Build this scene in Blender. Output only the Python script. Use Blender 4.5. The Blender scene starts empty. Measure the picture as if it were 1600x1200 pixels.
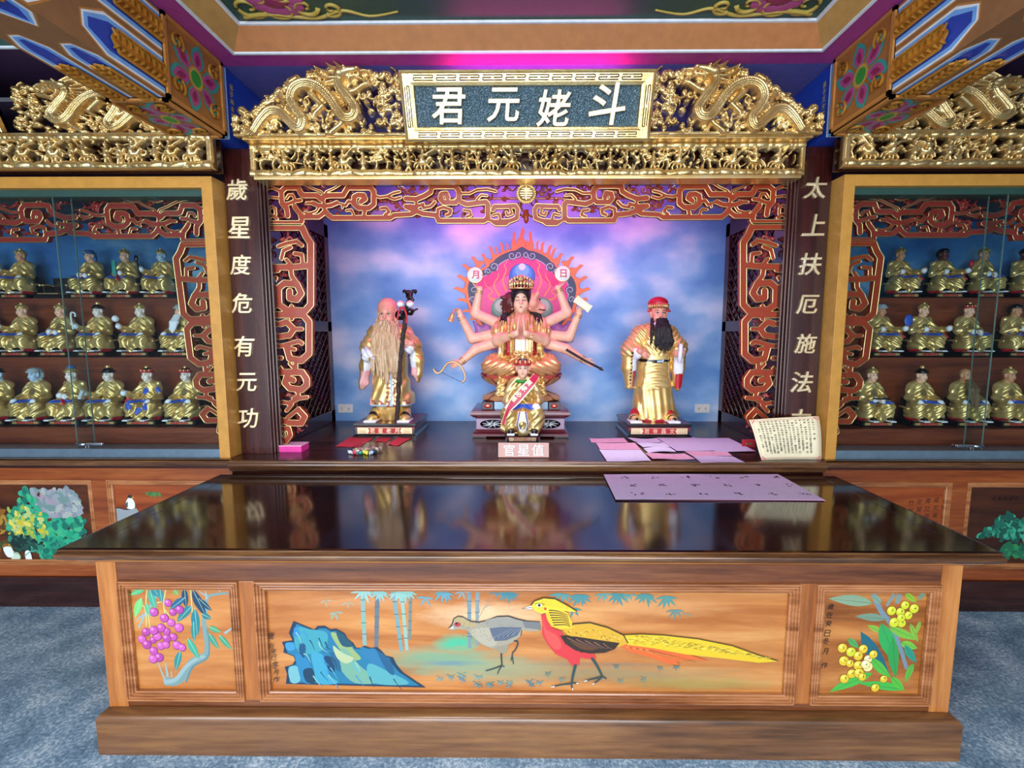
import bpy, bmesh, math, random
import numpy as np
from mathutils import Vector, Matrix, Euler
from math import sin, cos, pi, radians
random.seed(7)
RNG = np.random.RandomState(11)
SC = bpy.context.scene
COL = SC.collection
F_PX, PX, PY = 733.0, 815.6, 600.0
PITCH, YAW, CAM_H = radians(6.07), radians(0.5), 1.64
def ray(px, py):
 u = (px - PX) / F_PX
 v = (py - PY) / F_PX
 x, y, z = u, cos(PITCH) - v * sin(PITCH), -sin(PITCH) - v * cos(PITCH)
 return Vector((x * cos(YAW) - y * sin(YAW), x * sin(YAW) + y * cos(YAW), z))
def at_y(px, py, Y):
 d = ray(px, py)
 return Vector((0, 0, CAM_H)) + d * (Y / d.y)
def at_z(px, py, Z):
 d = ray(px, py)
 return Vector((0, 0, CAM_H)) + d * ((Z - CAM_H) / d.z)
cam_data = bpy.data.cameras.new('camera')
cam = bpy.data.objects.new('camera', cam_data)
COL.objects.link(cam)
cam_data.sensor_fit = 'HORIZONTAL'
cam_data.sensor_width = 36
cam_data.lens = F_PX / 1600 * 36
cam_data.shift_x = -(PX - 800) / 1600
cam_data.clip_start = 0.05
cam.location = (0, 0, CAM_H)
cam.rotation_euler = (pi / 2 - PITCH, 0, YAW)
SC.camera = cam
def link(o, parent=None):
 COL.objects.link(o)
 if parent is not None:
  o.parent = parent
 return o
def thing(name, label, cat, loc=(0, 0, 0), rotz=0.0, group=None):
 o = bpy.data.objects.new(name, None)
 o.empty_display_size = 0.05
 COL.objects.link(o)
 o.location = loc
 o.rotation_euler = (0, 0, rotz)
 o['label'] = label
 o['category'] = cat
 if group:
  o['group'] = group
 return o
def tag(o, label, cat, group=None):
 o['label'] = label
 o['category'] = cat
 if group:
  o['group'] = group
 return o
def mesh_obj(name, me, mats=None, parent=None):
 if mats is not None:
  if not isinstance(mats, (list, tuple)):
   mats = [mats]
  if len(me.materials) == 0:
   for m in mats:
    me.materials.append(m)
 o = bpy.data.objects.new(name, me)
 return link(o, parent)
def obj(name, bm, mats, parent=None, smooth=False, loc=None):
 me = bpy.data.meshes.new(name)
 bmesh.ops.recalc_face_normals(bm, faces=bm.faces)
 bm.to_mesh(me)
 bm.free()
 if smooth:
  smooth_mesh(me, smooth if isinstance(smooth, (int, float)) and smooth is not True else None)
 o = mesh_obj(name, me, mats, parent)
 if loc is not None:
  o.location = loc
 return o
def smooth_mesh(me, angle=None):
 me.polygons.foreach_set('use_smooth', [True] * len(me.polygons))
 if angle is not None:
  me.set_sharp_from_angle(angle=radians(angle))
def struct(o):
 o['kind'] = 'structure'
 return o
def np_mesh(name, verts, faces, matidx=None, smooth=True):
 me = bpy.data.meshes.new(name)
 verts = np.asarray(verts, dtype=np.float32)
 faces = np.asarray(faces, dtype=np.int32)
 n = faces.shape[1]
 me.vertices.add(len(verts))
 me.vertices.foreach_set('co', verts.ravel())
 me.loops.add(faces.size)
 me.loops.foreach_set('vertex_index', faces.ravel())
 me.polygons.add(len(faces))
 me.polygons.foreach_set('loop_start', np.arange(0, faces.size, n, dtype=np.int32))
 me.polygons.foreach_set('loop_total', np.full(len(faces), n, dtype=np.int32))
 if matidx is not None:
  me.polygons.foreach_set('material_index', np.asarray(matidx, dtype=np.int32))
 me.update(calc_edges=True)
 if smooth:
  me.polygons.foreach_set('use_smooth', np.ones(len(faces), dtype=bool))
 me.validate()
 return me
def box(bm, x0, x1, y0, y1, z0, z1, bev=0.0, mi=0):
 t = bmesh.new()
 bmesh.ops.create_cube(t, size=1.0)
 for v in t.verts:
  v.co = ((x0 + x1) / 2 + v.co.x * (x1 - x0), (y0 + y1) / 2 + v.co.y * (y1 - y0), (z0 + z1) / 2 + v.co.z * (z1 - z0))
 if bev > 0:
  bmesh.ops.bevel(t, geom=t.edges[:], offset=bev, segments=2, affect='EDGES', profile=0.6)
 merge(bm, t, mi)
 return bm
def merge(bm, t, mi=0, M=None):
 if M is not None:
  bmesh.ops.transform(t, matrix=M, verts=t.verts)
 vm = {}
 for v in t.verts:
  vm[v] = bm.verts.new(v.co)
 for f in t.faces:
  try:
   nf = bm.faces.new([vm[v] for v in f.verts])
   nf.material_index = mi
   nf.smooth = f.smooth
  except ValueError:
   pass
 t.free()
def B():
 return bmesh.new()
def ring(bm, rect, prof, mapf, mi=0, cap=False):
 a0, a1, b0, b1 = rect
 rows = []
 for o, h in prof:
  rows.append([bm.verts.new(mapf(a, b, h)) for a, b in
     ((a0 - o, b0 - o), (a1 + o, b0 - o), (a1 + o, b1 + o), (a0 - o, b1 + o))])
 for r0, r1 in zip(rows[:-1], rows[1:]):
  for k in range(4):
   f = bm.faces.new((r0[k], r0[(k + 1) % 4], r1[(k + 1) % 4], r1[k]))
   f.material_index = mi
 if cap:
  f = bm.faces.new(rows[-1]); f.material_index = mi
 return rows
def horiz(z0=0.0):
 return lambda a, b, h: (a, b, z0 + h)
def front(y0):
 return lambda a, b, h: (a, y0 - h, b)
def lathe(bm, prof, seg=24, c=(0, 0, 0), mi=0, sx=1.0, sy=1.0):
 rows = []
 for r, z in prof:
  rows.append([bm.verts.new((c[0] + sx * r * cos(2 * pi * k / seg), c[1] + sy * r * sin(2 * pi * k / seg), c[2] + z)) for k in range(seg)])
 for r0, r1 in zip(rows[:-1], rows[1:]):
  for k in range(seg):
   f = bm.faces.new((r0[k], r0[(k + 1) % seg], r1[(k + 1) % seg], r1[k]))
   f.material_index = mi
   f.smooth = True
 for r in (rows[0], rows[-1]):
  try:
   f = bm.faces.new(r); f.material_index = mi
  except ValueError:
   pass
def tube(bm, pts, r, seg=8, mi=0, flat=1.0):
 pts = [Vector(p) for p in pts]
 n = len(pts)
 rr = [r] * n if isinstance(r, (int, float)) else list(r)
 rows = []
 up = Vector((0, 1, 0.001))
 for i, p in enumerate(pts):
  t = (pts[min(i + 1, n - 1)] - pts[max(i - 1, 0)])
  if t.length < 1e-9:
   t = Vector((0, 0, 1))
  t.normalize()
  a = up - t * up.dot(t)
  if a.length < 1e-3:
   a = Vector((1, 0, 0)) - t * t.x
  a.normalize()
  b = t.cross(a)
  rows.append([bm.verts.new(p + a * (rr[i] * flat * cos(2 * pi * k / seg)) + b * (rr[i] * sin(2 * pi * k / seg))) for k in range(seg)])
 for r0, r1 in zip(rows[:-1], rows[1:]):
  for k in range(seg):
   f = bm.faces.new((r0[k], r0[(k + 1) % seg], r1[(k + 1) % seg], r1[k]))
   f.material_index = mi
   f.smooth = True
 for rw in (rows[0], rows[-1]):
  try:
   f = bm.faces.new(rw); f.material_index = mi
  except ValueError:
   pass
def ball(bm, c, r, mi=0, seg=12, scale=(1, 1, 1)):
 t = bmesh.new()
 bmesh.ops.create_uvsphere(t, u_segments=seg, v_segments=max(6, seg * 2 // 3), radius=r)
 for f in t.faces:
  f.smooth = True
 M = Matrix.Translation(c) @ Matrix.Diagonal((*scale, 1))
 merge(bm, t, mi, M)
def spline(pts, n=8, closed=False):
 P = [Vector(p) for p in pts]
 out = []
 m = len(P)
 rng = range(m if closed else m - 1)
 for i in rng:
  if closed:
   p0, p1, p2, p3 = P[(i - 1) % m], P[i], P[(i + 1) % m], P[(i + 2) % m]
  else:
   p0, p1, p2, p3 = P[max(i - 1, 0)], P[i], P[i + 1], P[min(i + 2, m - 1)]
  for k in range(n):
   t = k / n
   out.append(0.5 * ((2 * p1) + (p2 - p0) * t + (2 * p0 - 5 * p1 + 4 * p2 - p3) * t * t + (3 * p1 - p0 - 3 * p2 + p3) * t ** 3))
 if not closed:
  out.append(P[-1].copy())
 return out
class SDF:
 def __init__(self, lo, hi, vox):
  self.lo = np.array(lo, dtype=np.float32)
  self.vox = vox
  self.n = np.maximum(4, np.ceil((np.array(hi) - self.lo) / vox).astype(int) + 1)
  self.F = np.full(self.n, 1.0, dtype=np.float32)
  self.D = np.full(self.n, 1.0, dtype=np.float32)
  self.M = np.zeros(self.n, dtype=np.int8)
  self.ax = [self.lo[i] + np.arange(self.n[i], dtype=np.float32) * vox for i in range(3)]
 def win(self, lo, hi, pad):
  s = []
  for i in range(3):
   a = int(max(0, math.floor((lo[i] - pad - self.lo[i]) / self.vox)))
   b = int(min(self.n[i], math.ceil((hi[i] + pad - self.lo[i]) / self.vox) + 1))
   if b <= a:
    return None, None
   s.append(slice(a, b))
  g = np.meshgrid(self.ax[0][s[0]], self.ax[1][s[1]], self.ax[2][s[2]], indexing='ij', sparse=True)
  return tuple(s), g
 def put(self, s, d, k, m, op):
  F = self.F[s]
  if op == 'sub':
   if k > 0:
    h = np.clip(0.5 - 0.5 * (F + d) / k, 0, 1)
    F[...] = F * (1 - h) - d * h + k * h * (1 - h)
   else:
    np.maximum(F, -d, out=F)
   return
  if k > 0:
   h = np.clip(0.5 + 0.5 * (F - d) / k, 0, 1)
   F[...] = F * (1 - h) + d * h - k * h * (1 - h)
  else:
   np.minimum(F, d, out=F)
  D = self.D[s]
  M = self.M[s]
  w = d < D
  D[w] = d[w]
  M[w] = m
 def cap(self, a, b, ra, rb=None, m=0, k=0.01, op='add', sq=(1, 1, 1)):
  rb = ra if rb is None else rb
  a = np.array(a, dtype=np.float32); b = np.array(b, dtype=np.float32)
  R = max(ra, rb) * max(sq)
  s, g = self.win(np.minimum(a, b) - R, np.maximum(a, b) + R, k + 3 * self.vox)
  if s is None:
   return self
  ab = b - a
  L = float(ab @ ab) + 1e-12
  p = [g[i] - a[i] for i in range(3)]
  t = np.clip((p[0] * ab[0] + p[1] * ab[1] + p[2] * ab[2]) / L, 0, 1)
  d = np.sqrt(((p[0] - t * ab[0]) / sq[0]) ** 2 + ((p[1] - t * ab[1]) / sq[1]) ** 2 + ((p[2] - t * ab[2]) / sq[2]) ** 2) - (ra + (rb - ra) * t)
  self.put(s, d.astype(np.float32), k, m, op)
  return self
 def chain(self, pts, rs, m=0, k=0.01, op='add'):
  for i in range(len(pts) - 1):
   self.cap(pts[i], pts[i + 1], rs[i], rs[i + 1], m, k, op)
  return self
 def ell(self, c, r, m=0, k=0.01, op='add', rot=None):
  r = np.array(r, dtype=np.float32)
  R = float(r.max()) if rot is not None else r
  s, g = self.win(np.array(c) - R, np.array(c) + R, k + 3 * self.vox)
  if s is None:
   return self
  p = [g[i] - c[i] for i in range(3)]
  if rot is not None:
   Mx = np.array(Euler(rot).to_matrix().transposed())
   p = [Mx[i, 0] * p[0] + Mx[i, 1] * p[1] + Mx[i, 2] * p[2] for i in range(3)]
  k0 = np.sqrt((p[0] / r[0]) ** 2 + (p[1] / r[1]) ** 2 + (p[2] / r[2]) ** 2)
  k1 = np.sqrt((p[0] / r[0] ** 2) ** 2 + (p[1] / r[1] ** 2) ** 2 + (p[2] / r[2] ** 2) ** 2) + 1e-9
  d = k0 * (k0 - 1) / k1
  d = np.where(k0 < 1e-3, -float(r.min()), d)
  self.put(s, d.astype(np.float32), k, m, op)
  return self
 def box(self, c, h, m=0, k=0.005, r=0.0, op='add', rot=None):
  h = np.array(h, dtype=np.float32)
  R = float(np.linalg.norm(h)) if rot is not None else h
  s, g = self.win(np.array(c) - R, np.array(c) + R, k + 3 * self.vox)
  if s is None:
   return self
  p = [g[i] - c[i] for i in range(3)]
  if rot is not None:
   Mx = np.array(Euler(rot).to_matrix().transposed())
   p = [Mx[i, 0] * p[0] + Mx[i, 1] * p[1] + Mx[i, 2] * p[2] for i in range(3)]
  q = [np.abs(p[i]) - (h[i] - r) for i in range(3)]
  d = np.sqrt(np.maximum(q[0], 0) ** 2 + np.maximum(q[1], 0) ** 2 + np.maximum(q[2], 0) ** 2) + np.minimum(np.maximum(q[0], np.maximum(q[1], q[2])), 0) - r
  self.put(s, d.astype(np.float32), k, m, op)
  return self
 def warp(self, fn, mats=None):
  g = np.meshgrid(*self.ax, indexing='ij', sparse=True)
  off = fn(*g).astype(np.float32)
  near = np.abs(self.F) < 0.08
  if mats is not None:
   near = near & np.isin(self.M, mats)
  self.F = np.where(near, self.F + off, self.F)
  return self
 def paint(self, fn, m, mats=None):
  g = np.meshgrid(*self.ax, indexing='ij', sparse=True)
  sel = np.broadcast_to(fn(*g), self.F.shape)
  if mats is not None:
   sel = sel & np.isin(self.M, mats)
  self.M[sel] = m
  return self
 def mesh(self, name, soften=2):
  F = self.F
  n = F.shape
  ins = F < 0
  c = [slice(0, -1), slice(1, None)]
  cnt = np.zeros((n[0] - 1, n[1] - 1, n[2] - 1), dtype=np.int8)
  for i in (0, 1):
   for j in (0, 1):
    for l in (0, 1):
     cnt += ins[c[i], c[j], c[l]]
  act = (cnt > 0) & (cnt < 8)
  idx = np.argwhere(act)
  vid = np.full(act.shape, -1, dtype=np.int32)
  vid[act] = np.arange(len(idx))
  corners = [(i, j, l) for i in (0, 1) for j in (0, 1) for l in (0, 1)]
  fv = {cc: F[idx[:, 0] + cc[0], idx[:, 1] + cc[1], idx[:, 2] + cc[2]] for cc in corners}
  acc = np.zeros((len(idx), 3), dtype=np.float32)
  num = np.zeros(len(idx), dtype=np.float32)
  for ca in corners:
   for axis in range(3):
    if ca[axis] == 0:
     cb = list(ca); cb[axis] = 1; cb = tuple(cb)
     fa, fb = fv[ca], fv[cb]
     x = (fa < 0) != (fb < 0)
     t = np.where(x, fa / (fa - fb + 1e-20), 0)
     p = np.tile(np.array(ca, dtype=np.float32), (len(idx), 1))
     p[:, axis] += t
     acc += p * x[:, None]
     num += x
  V = self.lo + (idx + acc / np.maximum(num, 1)[:, None]) * self.vox
  quads = []
  for axis in range(3):
   a = [slice(None)] * 3; b = [slice(None)] * 3
   a[axis] = slice(0, -1); b[axis] = slice(1, None)
   A = ins[tuple(a)]; Bm = ins[tuple(b)]
   e = np.argwhere(A != Bm)
   o1, o2 = [k for k in range(3) if k != axis]
   ok = (e[:, o1] > 0) & (e[:, o2] > 0) & (e[:, o1] < n[o1] - 1) & (e[:, o2] < n[o2] - 1)
   e = e[ok]
   if len(e) == 0:
    continue
   def cell(d1, d2):
    q = e.copy(); q[:, o1] += d1; q[:, o2] += d2
    return vid[q[:, 0], q[:, 1], q[:, 2]]
   q = np.stack([cell(-1, -1), cell(0, -1), cell(0, 0), cell(-1, 0)], axis=1)
   flip = A[e[:, 0], e[:, 1], e[:, 2]]
   if axis == 1:
    flip = ~flip
   q[~flip] = q[~flip][:, ::-1]
   quads.append(q)
  Q = np.concatenate(quads)
  for _ in range(soften):
   acc = np.zeros_like(V); num = np.zeros(len(V), dtype=np.float32)
   for k in range(4):
    a, b = Q[:, k], Q[:, (k + 1) % 4]
    np.add.at(acc, a, V[b]); np.add.at(num, a, 1)
    np.add.at(acc, b, V[a]); np.add.at(num, b, 1)
   V = V * 0.5 + 0.5 * acc / np.maximum(num, 1)[:, None]
  ci = np.clip(np.round((V - self.lo) / self.vox).astype(int), 0, np.array(n) - 1)
  vm = self.M[ci[:, 0], ci[:, 1], ci[:, 2]]
  fm = np.sort(vm[Q], axis=1)[:, 1]
  return np_mesh(name, V, Q, fm)
class Relief:
 def __init__(self, a0, a1, b0, b1, res):
  self.a0, self.b0, self.res = a0, b0, res
  self.na = int(round((a1 - a0) / res)) + 1
  self.nb = int(round((b1 - b0) / res)) + 1
  self.H = np.full((self.na, self.nb), -1.0, dtype=np.float32)
  self.A = a0 + np.arange(self.na) * res
  self.Bx = b0 + np.arange(self.nb) * res
 def win(self, lo, hi):
  i0 = max(0, int((lo[0] - self.a0) / self.res)); i1 = min(self.na, int((hi[0] - self.a0) / self.res) + 2)
  j0 = max(0, int((lo[1] - self.b0) / self.res)); j1 = min(self.nb, int((hi[1] - self.b0) / self.res) + 2)
  if i1 <= i0 or j1 <= j0:
   return None
  return (slice(i0, i1), slice(j0, j1)), self.A[i0:i1, None], self.Bx[None, j0:j1]
 def seg(self, p, q, r0, r1, h0=0.0, h1=None, squash=1.0, scale=0.0):
  h1 = h0 if h1 is None else h1
  R = max(r0, r1)
  w = self.win((min(p[0], q[0]) - R, min(p[1], q[1]) - R), (max(p[0], q[0]) + R, max(p[1], q[1]) + R))
  if w is None:
   return
  s, a, b = w
  dx, dy = q[0] - p[0], q[1] - p[1]
  L = dx * dx + dy * dy + 1e-12
  t = np.clip(((a - p[0]) * dx + (b - p[1]) * dy) / L, 0, 1)
  d2 = (a - p[0] - t * dx) ** 2 + (b - p[1] - t * dy) ** 2
  r = r0 + (r1 - r0) * t
  z = r * r - d2
  h = np.where(z > 0, h0 + (h1 - h0) * t + squash * np.sqrt(np.maximum(z, 0)), -1.0)
  if scale:
   al = np.sqrt(L) * t
   h = np.where(z > 0, h + scale * (np.abs(np.sin((al + 0.6 * np.sqrt(d2)) * 160)) + np.abs(np.sin((al - 0.6 * np.sqrt(d2)) * 160)) - 1), h)
  self.H[s] = np.maximum(self.H[s], h)
 def path(self, pts, r0, r1=None, h0=0.0, h1=None, squash=1.0, scale=0.0):
  r1 = r0 if r1 is None else r1
  h1 = h0 if h1 is None else h1
  n = len(pts) - 1
  for i in range(n):
   t, u = i / n, (i + 1) / n
   self.seg(pts[i], pts[i + 1], r0 + (r1 - r0) * t, r0 + (r1 - r0) * u, h0 + (h1 - h0) * t, h0 + (h1 - h0) * u, squash, scale)
 def blob(self, c, ra, rb=None, h=0.0, ang=0.0, squash=1.0):
  rb = ra if rb is None else rb
  R = max(ra, rb)
  w = self.win((c[0] - R, c[1] - R), (c[0] + R, c[1] + R))
  if w is None:
   return
  s, a, b = w
  x = (a - c[0]) * cos(ang) + (b - c[1]) * sin(ang)
  y = -(a - c[0]) * sin(ang) + (b - c[1]) * cos(ang)
  z = 1 - (x / ra) ** 2 - (y / rb) ** 2
  v = np.where(z > 0, h + squash * min(ra, rb) * np.sqrt(np.maximum(z, 0)), -1.0)
  self.H[s] = np.maximum(self.H[s], v)
 def rect(self, a0, a1, b0, b1, h):
  w = self.win((a0, b0), (a1, b1))
  if w is None:
   return
  s, a, b = w
  self.H[s] = np.maximum(self.H[s], h)
 def curl(self, c, R, r, turns=1.4, a0=0.0, h=0.0, cw=1):
  pts = []
  n = int(14 * turns) + 4
  for i in range(n + 1):
   t = i / n
   rr = R * (1 - 0.85 * t)
   an = a0 + cw * turns * 2 * pi * t
   pts.append((c[0] + rr * cos(an), c[1] + rr * sin(an)))
  self.path(pts, r, r * 0.7, h, h + r)
  self.blob(c, r * 1.3, h=h + r)
 def mesh(self, name, mapf, depth):
  H = self.H
  ok = H > 0
  c4 = ok[:-1, :-1].astype(np.int8) + ok[1:, :-1] + ok[1:, 1:] + ok[:-1, 1:]
  cell = c4 >= 3
  use = np.zeros(H.shape, dtype=bool)
  use[:-1, :-1] |= cell; use[1:, :-1] |= cell; use[1:, 1:] |= cell; use[:-1, 1:] |= cell
  ij = np.argwhere(use)
  vid = np.full(H.shape, -1, dtype=np.int32)
  vid[use] = np.arange(len(ij))
  a = self.A[ij[:, 0]]; b = self.Bx[ij[:, 1]]
  h = np.maximum(H[use], 0.0)
  nv = len(ij)
  Vf = np.stack(mapf(a, b, h), axis=1)
  Vb = np.stack(mapf(a, b, np.full_like(a, -depth)), axis=1)
  ci = np.argwhere(cell)
  I, J = ci[:, 0], ci[:, 1]
  q = np.stack([vid[I, J], vid[I + 1, J], vid[I + 1, J + 1], vid[I, J + 1]], axis=1)
  faces = [q, q[:, ::-1] + nv]
  cp = np.pad(cell, 1)
  for (di, dj, e) in ((0, -1, ((0, 0), (1, 0))), (1, 0, ((1, 0), (1, 1))), (0, 1, ((1, 1), (0, 1))), (-1, 0, ((0, 1), (0, 0)))):
   nb = cp[I + 1 + di, J + 1 + dj]
   bi, bj = I[~nb], J[~nb]
   p = vid[bi + e[0][0], bj + e[0][1]]
   r = vid[bi + e[1][0], bj + e[1][1]]
   faces.append(np.stack([p, p + nv, r + nv, r], axis=1))
  return np_mesh(name, np.concatenate([Vf, Vb]), np.concatenate(faces), None, True)
def contours(G, x0, y0, res):
 G = np.pad(G, 1, constant_values=1.0)
 x0 -= res; y0 -= res
 nx, ny = G.shape
 nxt = {}
 def cross(i, j, k, l):
  t = G[i, j] / (G[i, j] - G[k, l])
  return (x0 + (i + (k - i) * t) * res, y0 + (j + (l - j) * t) * res)
 ins = G < 0
 act = np.argwhere((ins[:-1, :-1].astype(int) + ins[1:, :-1] + ins[1:, 1:] + ins[:-1, 1:]) % 4 != 0)
 pos = {}
 for i, j in act:
  cs = [(i, j), (i + 1, j), (i + 1, j + 1), (i, j + 1)]
  s = [ins[c] for c in cs]
  outs, inns = [], []
  for k in range(4):
   a, b = cs[k], cs[(k + 1) % 4]
   if s[k] != s[(k + 1) % 4]:
    key = (min(a, b), max(a, b))
    if key not in pos:
     pos[key] = cross(*a, *b)
    (outs if s[k] else inns).append(key)
  for a, b in zip(inns, outs):
   nxt.setdefault(a, b)
 loops = []
 seen = set()
 for st in list(nxt):
  if st in seen:
   continue
  lp = []
  k = st
  while k not in seen and k in nxt:
   seen.add(k); lp.append(pos[k]); k = nxt[k]
  if len(lp) > 8:
   P = np.array(lp)
   for _ in range(2):
    P = 0.5 * P + 0.25 * (np.roll(P, 1, 0) + np.roll(P, -1, 0))
   loops.append(P[::2] if len(P) > 24 else P)
 return loops
def fret_loops(bands, res, pad=0.02):
 allp = np.array([p for b in bands for p in b[0]])
 w = max(b[1] for b in bands) + pad
 lo = allp.min(0) - w; hi = allp.max(0) + w
 nx, ny = [int((hi[i] - lo[i]) / res) + 1 for i in range(2)]
 X = lo[0] + np.arange(nx) * res; Y = lo[1] + np.arange(ny) * res
 G = np.full((nx, ny), 1.0)
 for pts, r in bands:
  rr = r if isinstance(r, (list, tuple)) else None
  for p, q in zip(pts[:-1], pts[1:]):
   R = r + 3 * res
   i0, i1 = np.searchsorted(X, [min(p[0], q[0]) - R, max(p[0], q[0]) + R])
   j0, j1 = np.searchsorted(Y, [min(p[1], q[1]) - R, max(p[1], q[1]) + R])
   x = X[i0:i1, None]; y = Y[None, j0:j1]
   dx, dy = q[0] - p[0], q[1] - p[1]
   t = np.clip(((x - p[0]) * dx + (y - p[1]) * dy) / (dx * dx + dy * dy + 1e-12), 0, 1)
   d = np.sqrt((x - p[0] - t * dx) ** 2 + (y - p[1] - t * dy) ** 2) - r
   G[i0:i1, j0:j1] = np.minimum(G[i0:i1, j0:j1], d)
 return contours(G, lo[0], lo[1], res), G, lo
def curve_mesh(name, loops, extrude=0.0, bevel=0.0, fill=True, res=1, closed=True):
 c = bpy.data.curves.new(name, 'CURVE')
 c.dimensions = '2D' if fill else '3D'
 if fill:
  c.fill_mode = 'BOTH'
 c.extrude = extrude
 c.bevel_depth = bevel
 c.bevel_resolution = res
 for lp in loops:
  s = c.splines.new('POLY')
  s.points.add(len(lp) - 1)
  for i, p in enumerate(lp):
   s.points[i].co = (p[0], p[1], p[2] if len(p) > 2 else 0, 1)
  s.use_cyclic_u = closed
 o = bpy.data.objects.new(name, c)
 COL.objects.link(o)
 dg = bpy.context.evaluated_depsgraph_get()
 me = bpy.data.meshes.new_from_object(o.evaluated_get(dg))
 me.name = name
 bpy.data.objects.remove(o)
 bpy.data.curves.remove(c)
 return me
_glyph = {}
def glyph_mesh(text, depth=0.06, bold=0.02, bevel=0.0, slant=0.0, res=3):
 key = (text, depth, bold, bevel, slant)
 if key in _glyph:
  return _glyph[key]
 c = bpy.data.curves.new('lettering', 'FONT')
 c.body = text
 c.extrude = depth / 2
 c.offset = bold
 c.bevel_depth = bevel
 c.bevel_resolution = 1
 c.resolution_u = res
 c.shear = slant
 o = bpy.data.objects.new('lettering', c)
 COL.objects.link(o)
 dg = bpy.context.evaluated_depsgraph_get()
 me = bpy.data.meshes.new_from_object(o.evaluated_get(dg))
 bpy.data.objects.remove(o)
 bpy.data.curves.remove(c)
 n = len(me.vertices)
 co = np.empty(n * 3, dtype=np.float32)
 me.vertices.foreach_get('co', co)
 co = co.reshape(-1, 3)
 lo, hi = co.min(0), co.max(0)
 ce = (lo + hi) / 2
 h = max(hi[1] - lo[1], (hi[0] - lo[0]) / max(1, len(text)))
 co = (co - ce) / h
 out = np.stack([co[:, 0], -co[:, 2], co[:, 1]], axis=1)
 me.vertices.foreach_set('co', out.ravel())
 me.update()
 me.materials.clear()
 _glyph[key] = me
 return me
def letter(name, text, c, size, mat, parent=None, depth=0.06, bold=0.02, bevel=0.0, slant=0.0, rot=(0, 0, 0), sx=1.0):
 me = glyph_mesh(text, depth, bold, bevel, slant).copy()
 M = Matrix.Translation(c) @ Euler(rot).to_matrix().to_4x4() @ Matrix.Diagonal((size * sx, size, size, 1))
 me.transform(M)
 me.materials.clear()
 return mesh_obj(name, me, mat, parent)
def add_letter(bm, text, c, size, mi, depth=0.02, bold=0.02, rot=(0, 0, 0), slant=0.0):
 me = glyph_mesh(text, depth, bold, 0.0, slant)
 t = bmesh.new(); t.from_mesh(me)
 merge(bm, t, mi, Matrix.Translation(c) @ Euler(rot).to_matrix().to_4x4() @ Matrix.Scale(size, 4))
class Paint:
 def __init__(self, mapf, mats):
  self.bm = bmesh.new()
  self.mapf = mapf
  self.mats = list(mats)
  self.layer = 1
 def mi(self, m):
  if m not in self.mats:
   self.mats.append(m)
  return self.mats.index(m)
 def poly(self, pts, m, smooth=0, lift=True):
  if smooth:
   pts = [(p.x, p.y) for p in spline([(a, b, 0) for a, b in pts], smooth, True)]
  vs = [self.bm.verts.new(self.mapf(a, b, self.layer * 0.000014)) for a, b in pts]
  try:
   f = self.bm.faces.new(vs)
  except ValueError:
   return
  f.material_index = self.mi(m)
  if lift:
   self.layer += 1
 def line(self, pts, w0, w1, m, smooth=4, lift=True):
  if smooth and len(pts) > 2:
   pts = [(p.x, p.y) for p in spline([(a, b, 0) for a, b in pts], smooth)]
  n = len(pts)
  L, R = [], []
  for i, (a, b) in enumerate(pts):
   t = Vector(pts[min(i + 1, n - 1)]) - Vector(pts[max(i - 1, 0)])
   if t.length < 1e-9:
    t = Vector((1, 0))
   t.normalize()
   w = (w0 + (w1 - w0) * i / (n - 1)) / 2
   L.append((a - t.y * w, b + t.x * w)); R.append((a + t.y * w, b - t.x * w))
  mi = self.mi(m)
  vl = [self.bm.verts.new(self.mapf(a, b, self.layer * 0.000014)) for a, b in L]
  vr = [self.bm.verts.new(self.mapf(a, b, self.layer * 0.000014)) for a, b in R]
  for i in range(n - 1):
   f = self.bm.faces.new((vl[i], vl[i + 1], vr[i + 1], vr[i]))
   f.material_index = mi
  if lift:
   self.layer += 1
 def leaf(self, p, ang, L, w, m, bend=0.0):
  pts = []
  for i in range(7):
   t = i / 6
   pts.append((t * L, w / 2 * sin(pi * min(1, t ** 0.8)) + bend * L * t * (1 - t)))
  for i in range(5, 0, -1):
   t = i / 6
   pts.append((t * L, -w / 2 * sin(pi * min(1, t ** 0.8)) + bend * L * t * (1 - t)))
  ca, sa = cos(ang), sin(ang)
  self.poly([(p[0] + x * ca - y * sa, p[1] + x * sa + y * ca) for x, y in pts], m)
 def disc(self, c, r, m, ry=None, n=18):
  ry = r if ry is None else ry
  self.poly([(c[0] + r * cos(2 * pi * k / n), c[1] + ry * sin(2 * pi * k / n)) for k in range(n)], m)
 def glyph(self, text, c, size, m, slant=0.2):
  me = glyph_mesh(text, 0.0, 0.0, 0.0, slant)
  t = bmesh.new(); t.from_mesh(me)
  for v in t.verts:
   v.co = self.mapf(c[0] + v.co.x * size, c[1] - v.co.z * size, self.layer * 0.000014)
  merge(self.bm, t, self.mi(m))
  self.layer += 1
def lin(c):
 if isinstance(c, str):
  c = tuple(int(c[i:i + 2], 16) / 255 for i in (1, 3, 5))
 return tuple(x / 12.92 if x <= 0.04045 else ((x + 0.055) / 1.055) ** 2.4 for x in c) + (1,)
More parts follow.
